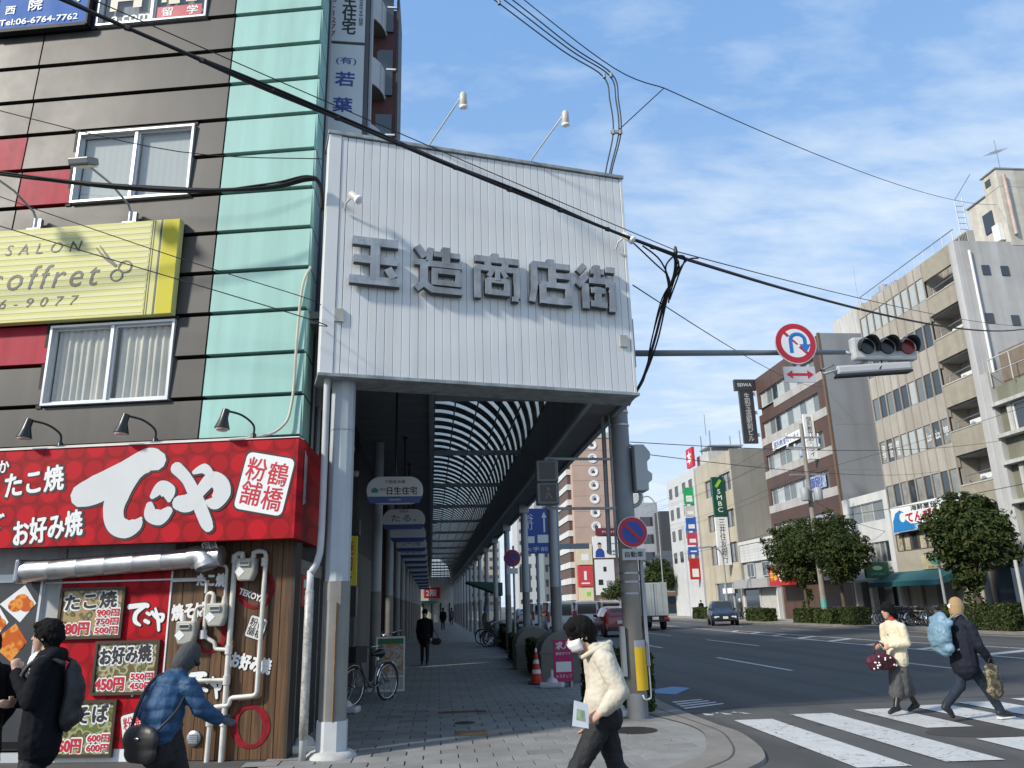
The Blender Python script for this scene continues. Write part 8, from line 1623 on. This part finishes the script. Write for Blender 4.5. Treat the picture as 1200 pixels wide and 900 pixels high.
walker('person in grey work clothes and blue cap standing at the arcade bicycles', (2.35, 39.6, .03), rad(-70), M('work_grey', (.28, .30, .29), .8), M('work_grey_trousers', (.26, .28, .28), .8), M('blue_cap', (.02, .12, .3), .6), voxel=.018, stride=.03)
walker('person in dark clothes bending over the arcade bicycles', (2.75, 38.2, .03), rad(-80), M('dark_top', (.02, .022, .026), .8), BLKT, voxel=.018, stride=.05, H=1.5)
walker('person in dark clothes beside a bicycle under the red box sign', (25.2, 65.5, .12), rad(90), M('dark_top', (.02, .022, .026), .8), BLKT, M('white_helmet', (.6, .6, .58), .5), voxel=.022); walker('dark clad walker on the far pavement before the bank', (26, 78, .12), rad(170), COATK, BLKT, voxel=.025)

# ============================================================ CABLES
def cable(label, runs, r, nm='cable', cat='cable', extra=None):
    t = thing(nm, label, cat, runs[0][0]); o0 = Vector(runs[0][0])
    for i, pts in enumerate(runs):
        b = MB(); b.path(catmull([Vector(p) - o0 for p in pts], 6), r[i] if isinstance(r, (list, tuple)) else r, 7); b.build('strand', CABLE, t, smooth='all', fix=False)
    return t
def sag(a, b_, s, n=6): a, b_ = Vector(a), Vector(b_); return [a.lerp(b_, k / n) - Vector((0, 0, s * 4 * (k / n) * (1 - k / n))) for k in range(n + 1)]
node = (3.63, 10.7, 6.78)
A0 = (-6.9, 6.4, 8.85)
runs = [sag(A0, node, .10, 9)] + [[Vector(p) + Vector((0, rnd.uniform(-.03, .03), .02 + rnd.uniform(-.02, .03))) for p in sag(A0, node, .10 + .02 * k, 9)] for k in range(3)]
mc = cable('thick black cable bundle running diagonally in front of the gate to the hanging joint', runs, [.024, .015, .014, .013])
b = MB(); o0 = Vector(runs[0][0])
for k in range(14): p = Vector(A0).lerp(Vector(node), (k + .5) / 14) - Vector((0, 0, .4 * (k + .5) / 14 * (1 - (k + .5) / 14))) - o0; b = MB(); b.tube(p - Vector((.03, 0, -.008)), p + Vector((.03, 0, -.008)), .034, n=8); b.build('cable_tie', CABLE, mc, fix=False)
cable('thin messenger wire above the thick cable bundle', [sag((A0[0], A0[1], A0[2] + .14), (node[0], node[1], node[2] + .1), .05)], .007)
dr = [[node, (3.70, 10.9, 6.62), (3.62, 11.3, 6.3), (3.48, 11.6, 5.7), (3.28, 11.75, 5.1), (3.05, 11.95, 4.75)]]
for k in range(4): dr.append([Vector(p) + Vector((rnd.uniform(-.05, .05), rnd.uniform(-.04, .04), rnd.uniform(-.05, .05))) for p in dr[0]])
dr.append([(3.1, 10.55, 6.86), (3.4, 10.7, 6.70), (3.6, 10.95, 6.45), (3.64, 11.2, 6.2)]); dr.append([(4.1, 10.95, 6.86), (3.9, 10.9, 6.80), (3.74, 11.0, 6.6), (3.66, 11.2, 6.3)]); dr.append([(2.9, 10.5, 6.93), (3.3, 10.7, 6.66), (3.58, 10.9, 6.5), (3.62, 11.1, 6.3)]); dr.append([node, (3.5, 10.75, 6.62), (3.58, 10.95, 6.42), (3.66, 11.2, 6.3)]); dr.append([node, (3.85, 10.85, 6.82), (3.78, 11.0, 6.6), (3.66, 11.2, 6.25)])
dj = cable('loose bundle of black cables dropping from the joint to the utility pole', dr, [.022, .014, .012, .012, .010, .013, .013, .012, .014, .013]); b = MB(); b.lathe([(.02, -.04), (.035, 0), (.02, .1)], c=(.03, 0, .05), n=10); b.build('joint_sleeve', CABLE, dj)
cable('black cable crossing the road from the joint to the beige office block', [sag(node, (28.2, 33, 13.9), .5, 10), sag((3.63, 10.7, 6.86), (28.2, 33, 14.05), .25, 10)], [.028, .009])
B0 = [(-9, 9.5, 7.75), (-5.69, 9.6, 7.26), (-3.52, 9.55, 7.06), (-2.3, 9.55, 7.12), (-1.75, 9.55, 7.28), (-1.58, 9.6, 7.2), (-1.56, 9.72, 6.9)]
cable('black cable bundle sagging across the brown cladding to the gate edge', [B0] + [[Vector(p) + Vector((0, rnd.uniform(-.03, .03), rnd.uniform(-.04, .04))) for p in B0] for _ in range(4)], [.026, .014, .012, .012, .012])
cable('thin wire across the upper window of the brown cladding', [[(-9, 9.6, 9.1), (-5.89, 9.7, 8.27), (-3.5, 9.7, 7.72), (-1.6, 9.78, 7.72)]], .007); cable('thin wire slanting over the yellow board to the gate', [[(-9, 9.3, 7.5), (-5.46, 9.4, 6.40), (-1.74, 9.4, 5.24), (-1.52, 9.66, 5.2)]], .007); cable('thin wire slanting across the lower part of the mint cladding', [[(-6, 9.3, 6.95), (-3.4, 9.4, 6.05), (-1.76, 9.5, 5.55), (-1.51, 9.68, 5.5)]], .006)
s3 = []
for k, (dx_, dz_) in enumerate(((0, 0), (.12, .06), (.17, .16))): s3.append([(-1.5 + dx_, 11.5, 14.3 + dz_), (1.02 + dx_, 11.5, 12.11 + dz_), (2.2 + dx_, 11.5, 11.1 + dz_ * .6), (2.90 + dx_, 11.5, 10.6 + dz_ * .3), (3.0 + dx_ * .9, 11.5, 10.1), (3.02 + dx_ * .8, 11.5, 9.47), (2.86 + dx_ * .6, 11.55, 8.75), (2.8 + dx_ * .5, 11.75, 8.2)])
tc_ = cable('three black service cables bending down behind the gate top', s3, .012)
b = MB(); o0 = Vector(s3[0][0]); 
for p in ((2.93, 11.5, 10.6), (3.05, 11.5, 10.62), (3.02, 11.5, 9.47), (3.14, 11.5, 9.47), (1.1, 11.5, 12.06)): q = Vector(p) - o0; b.tube(q - Vector((0, 0, .04)), q + Vector((0, 0, .04)), .03, n=8)
b.box(*[v for v in (2.98 - o0.x, 3.18 - o0.x, -.02, .02, 9.45 - o0.z, 9.5 - o0.z)]); b.build('spacer', GREYP, tc_, fix=False)
cable('long messenger wire crossing the sky towards the rooftop tower', [[(-1.2, 11.5, 14.8), (1.55, 11.5, 12.15), (3.12, 11.5, 10.77), (3.99, 11.5, 10.40)], sag((3.99, 11.5, 10.40), (31.2, 36.5, 22.6), .6, 10)], .010); cable('short guy wire between service cables and messenger wire', [[(3.1, 11.5, 9.5), (3.99, 11.5, 10.40)]], .009)
cable('thin wire from the gate edge to the brown office block', [sag((2.96, 10.75, 6.3), (27.9, 52, 16.4), .5, 10)], .010); cable('pair of thin wires crossing the road behind the signal', [sag((3.1, 12.1, 4.15), (27.5, 33, 8.75), .4, 10), sag((3.1, 12.1, 3.98), (27.5, 40, 8.2), .3, 10)], .007)
for i, (z, x) in enumerate(((12.2, 23.3), (12.2, 25.5), (11.5, 23.8), (9.6, 24.0), (9.2, 24.1), (6.6, 24.2))): cable(('outer high power line strung along the far pavement', 'inner high power line strung along the far pavement', 'second tier power line along the far pavement', 'upper telephone cable along the far pavement', 'lower telephone cable along the far pavement', 'lowest thick cable along the far pavement')[i], [sag((x, 49.2, z), (x, 88, z), .5)] + ([sag((x, 49.2, z), (x, 12, z - .2), .5)] if i in (3, 5) else []), .009 if i < 5 else .014)
cable('service wire from the transformer pole to the white shop house', [sag((24.4, 49.2, 8.0), (28, 47.2, 5.6), .3)], .014)
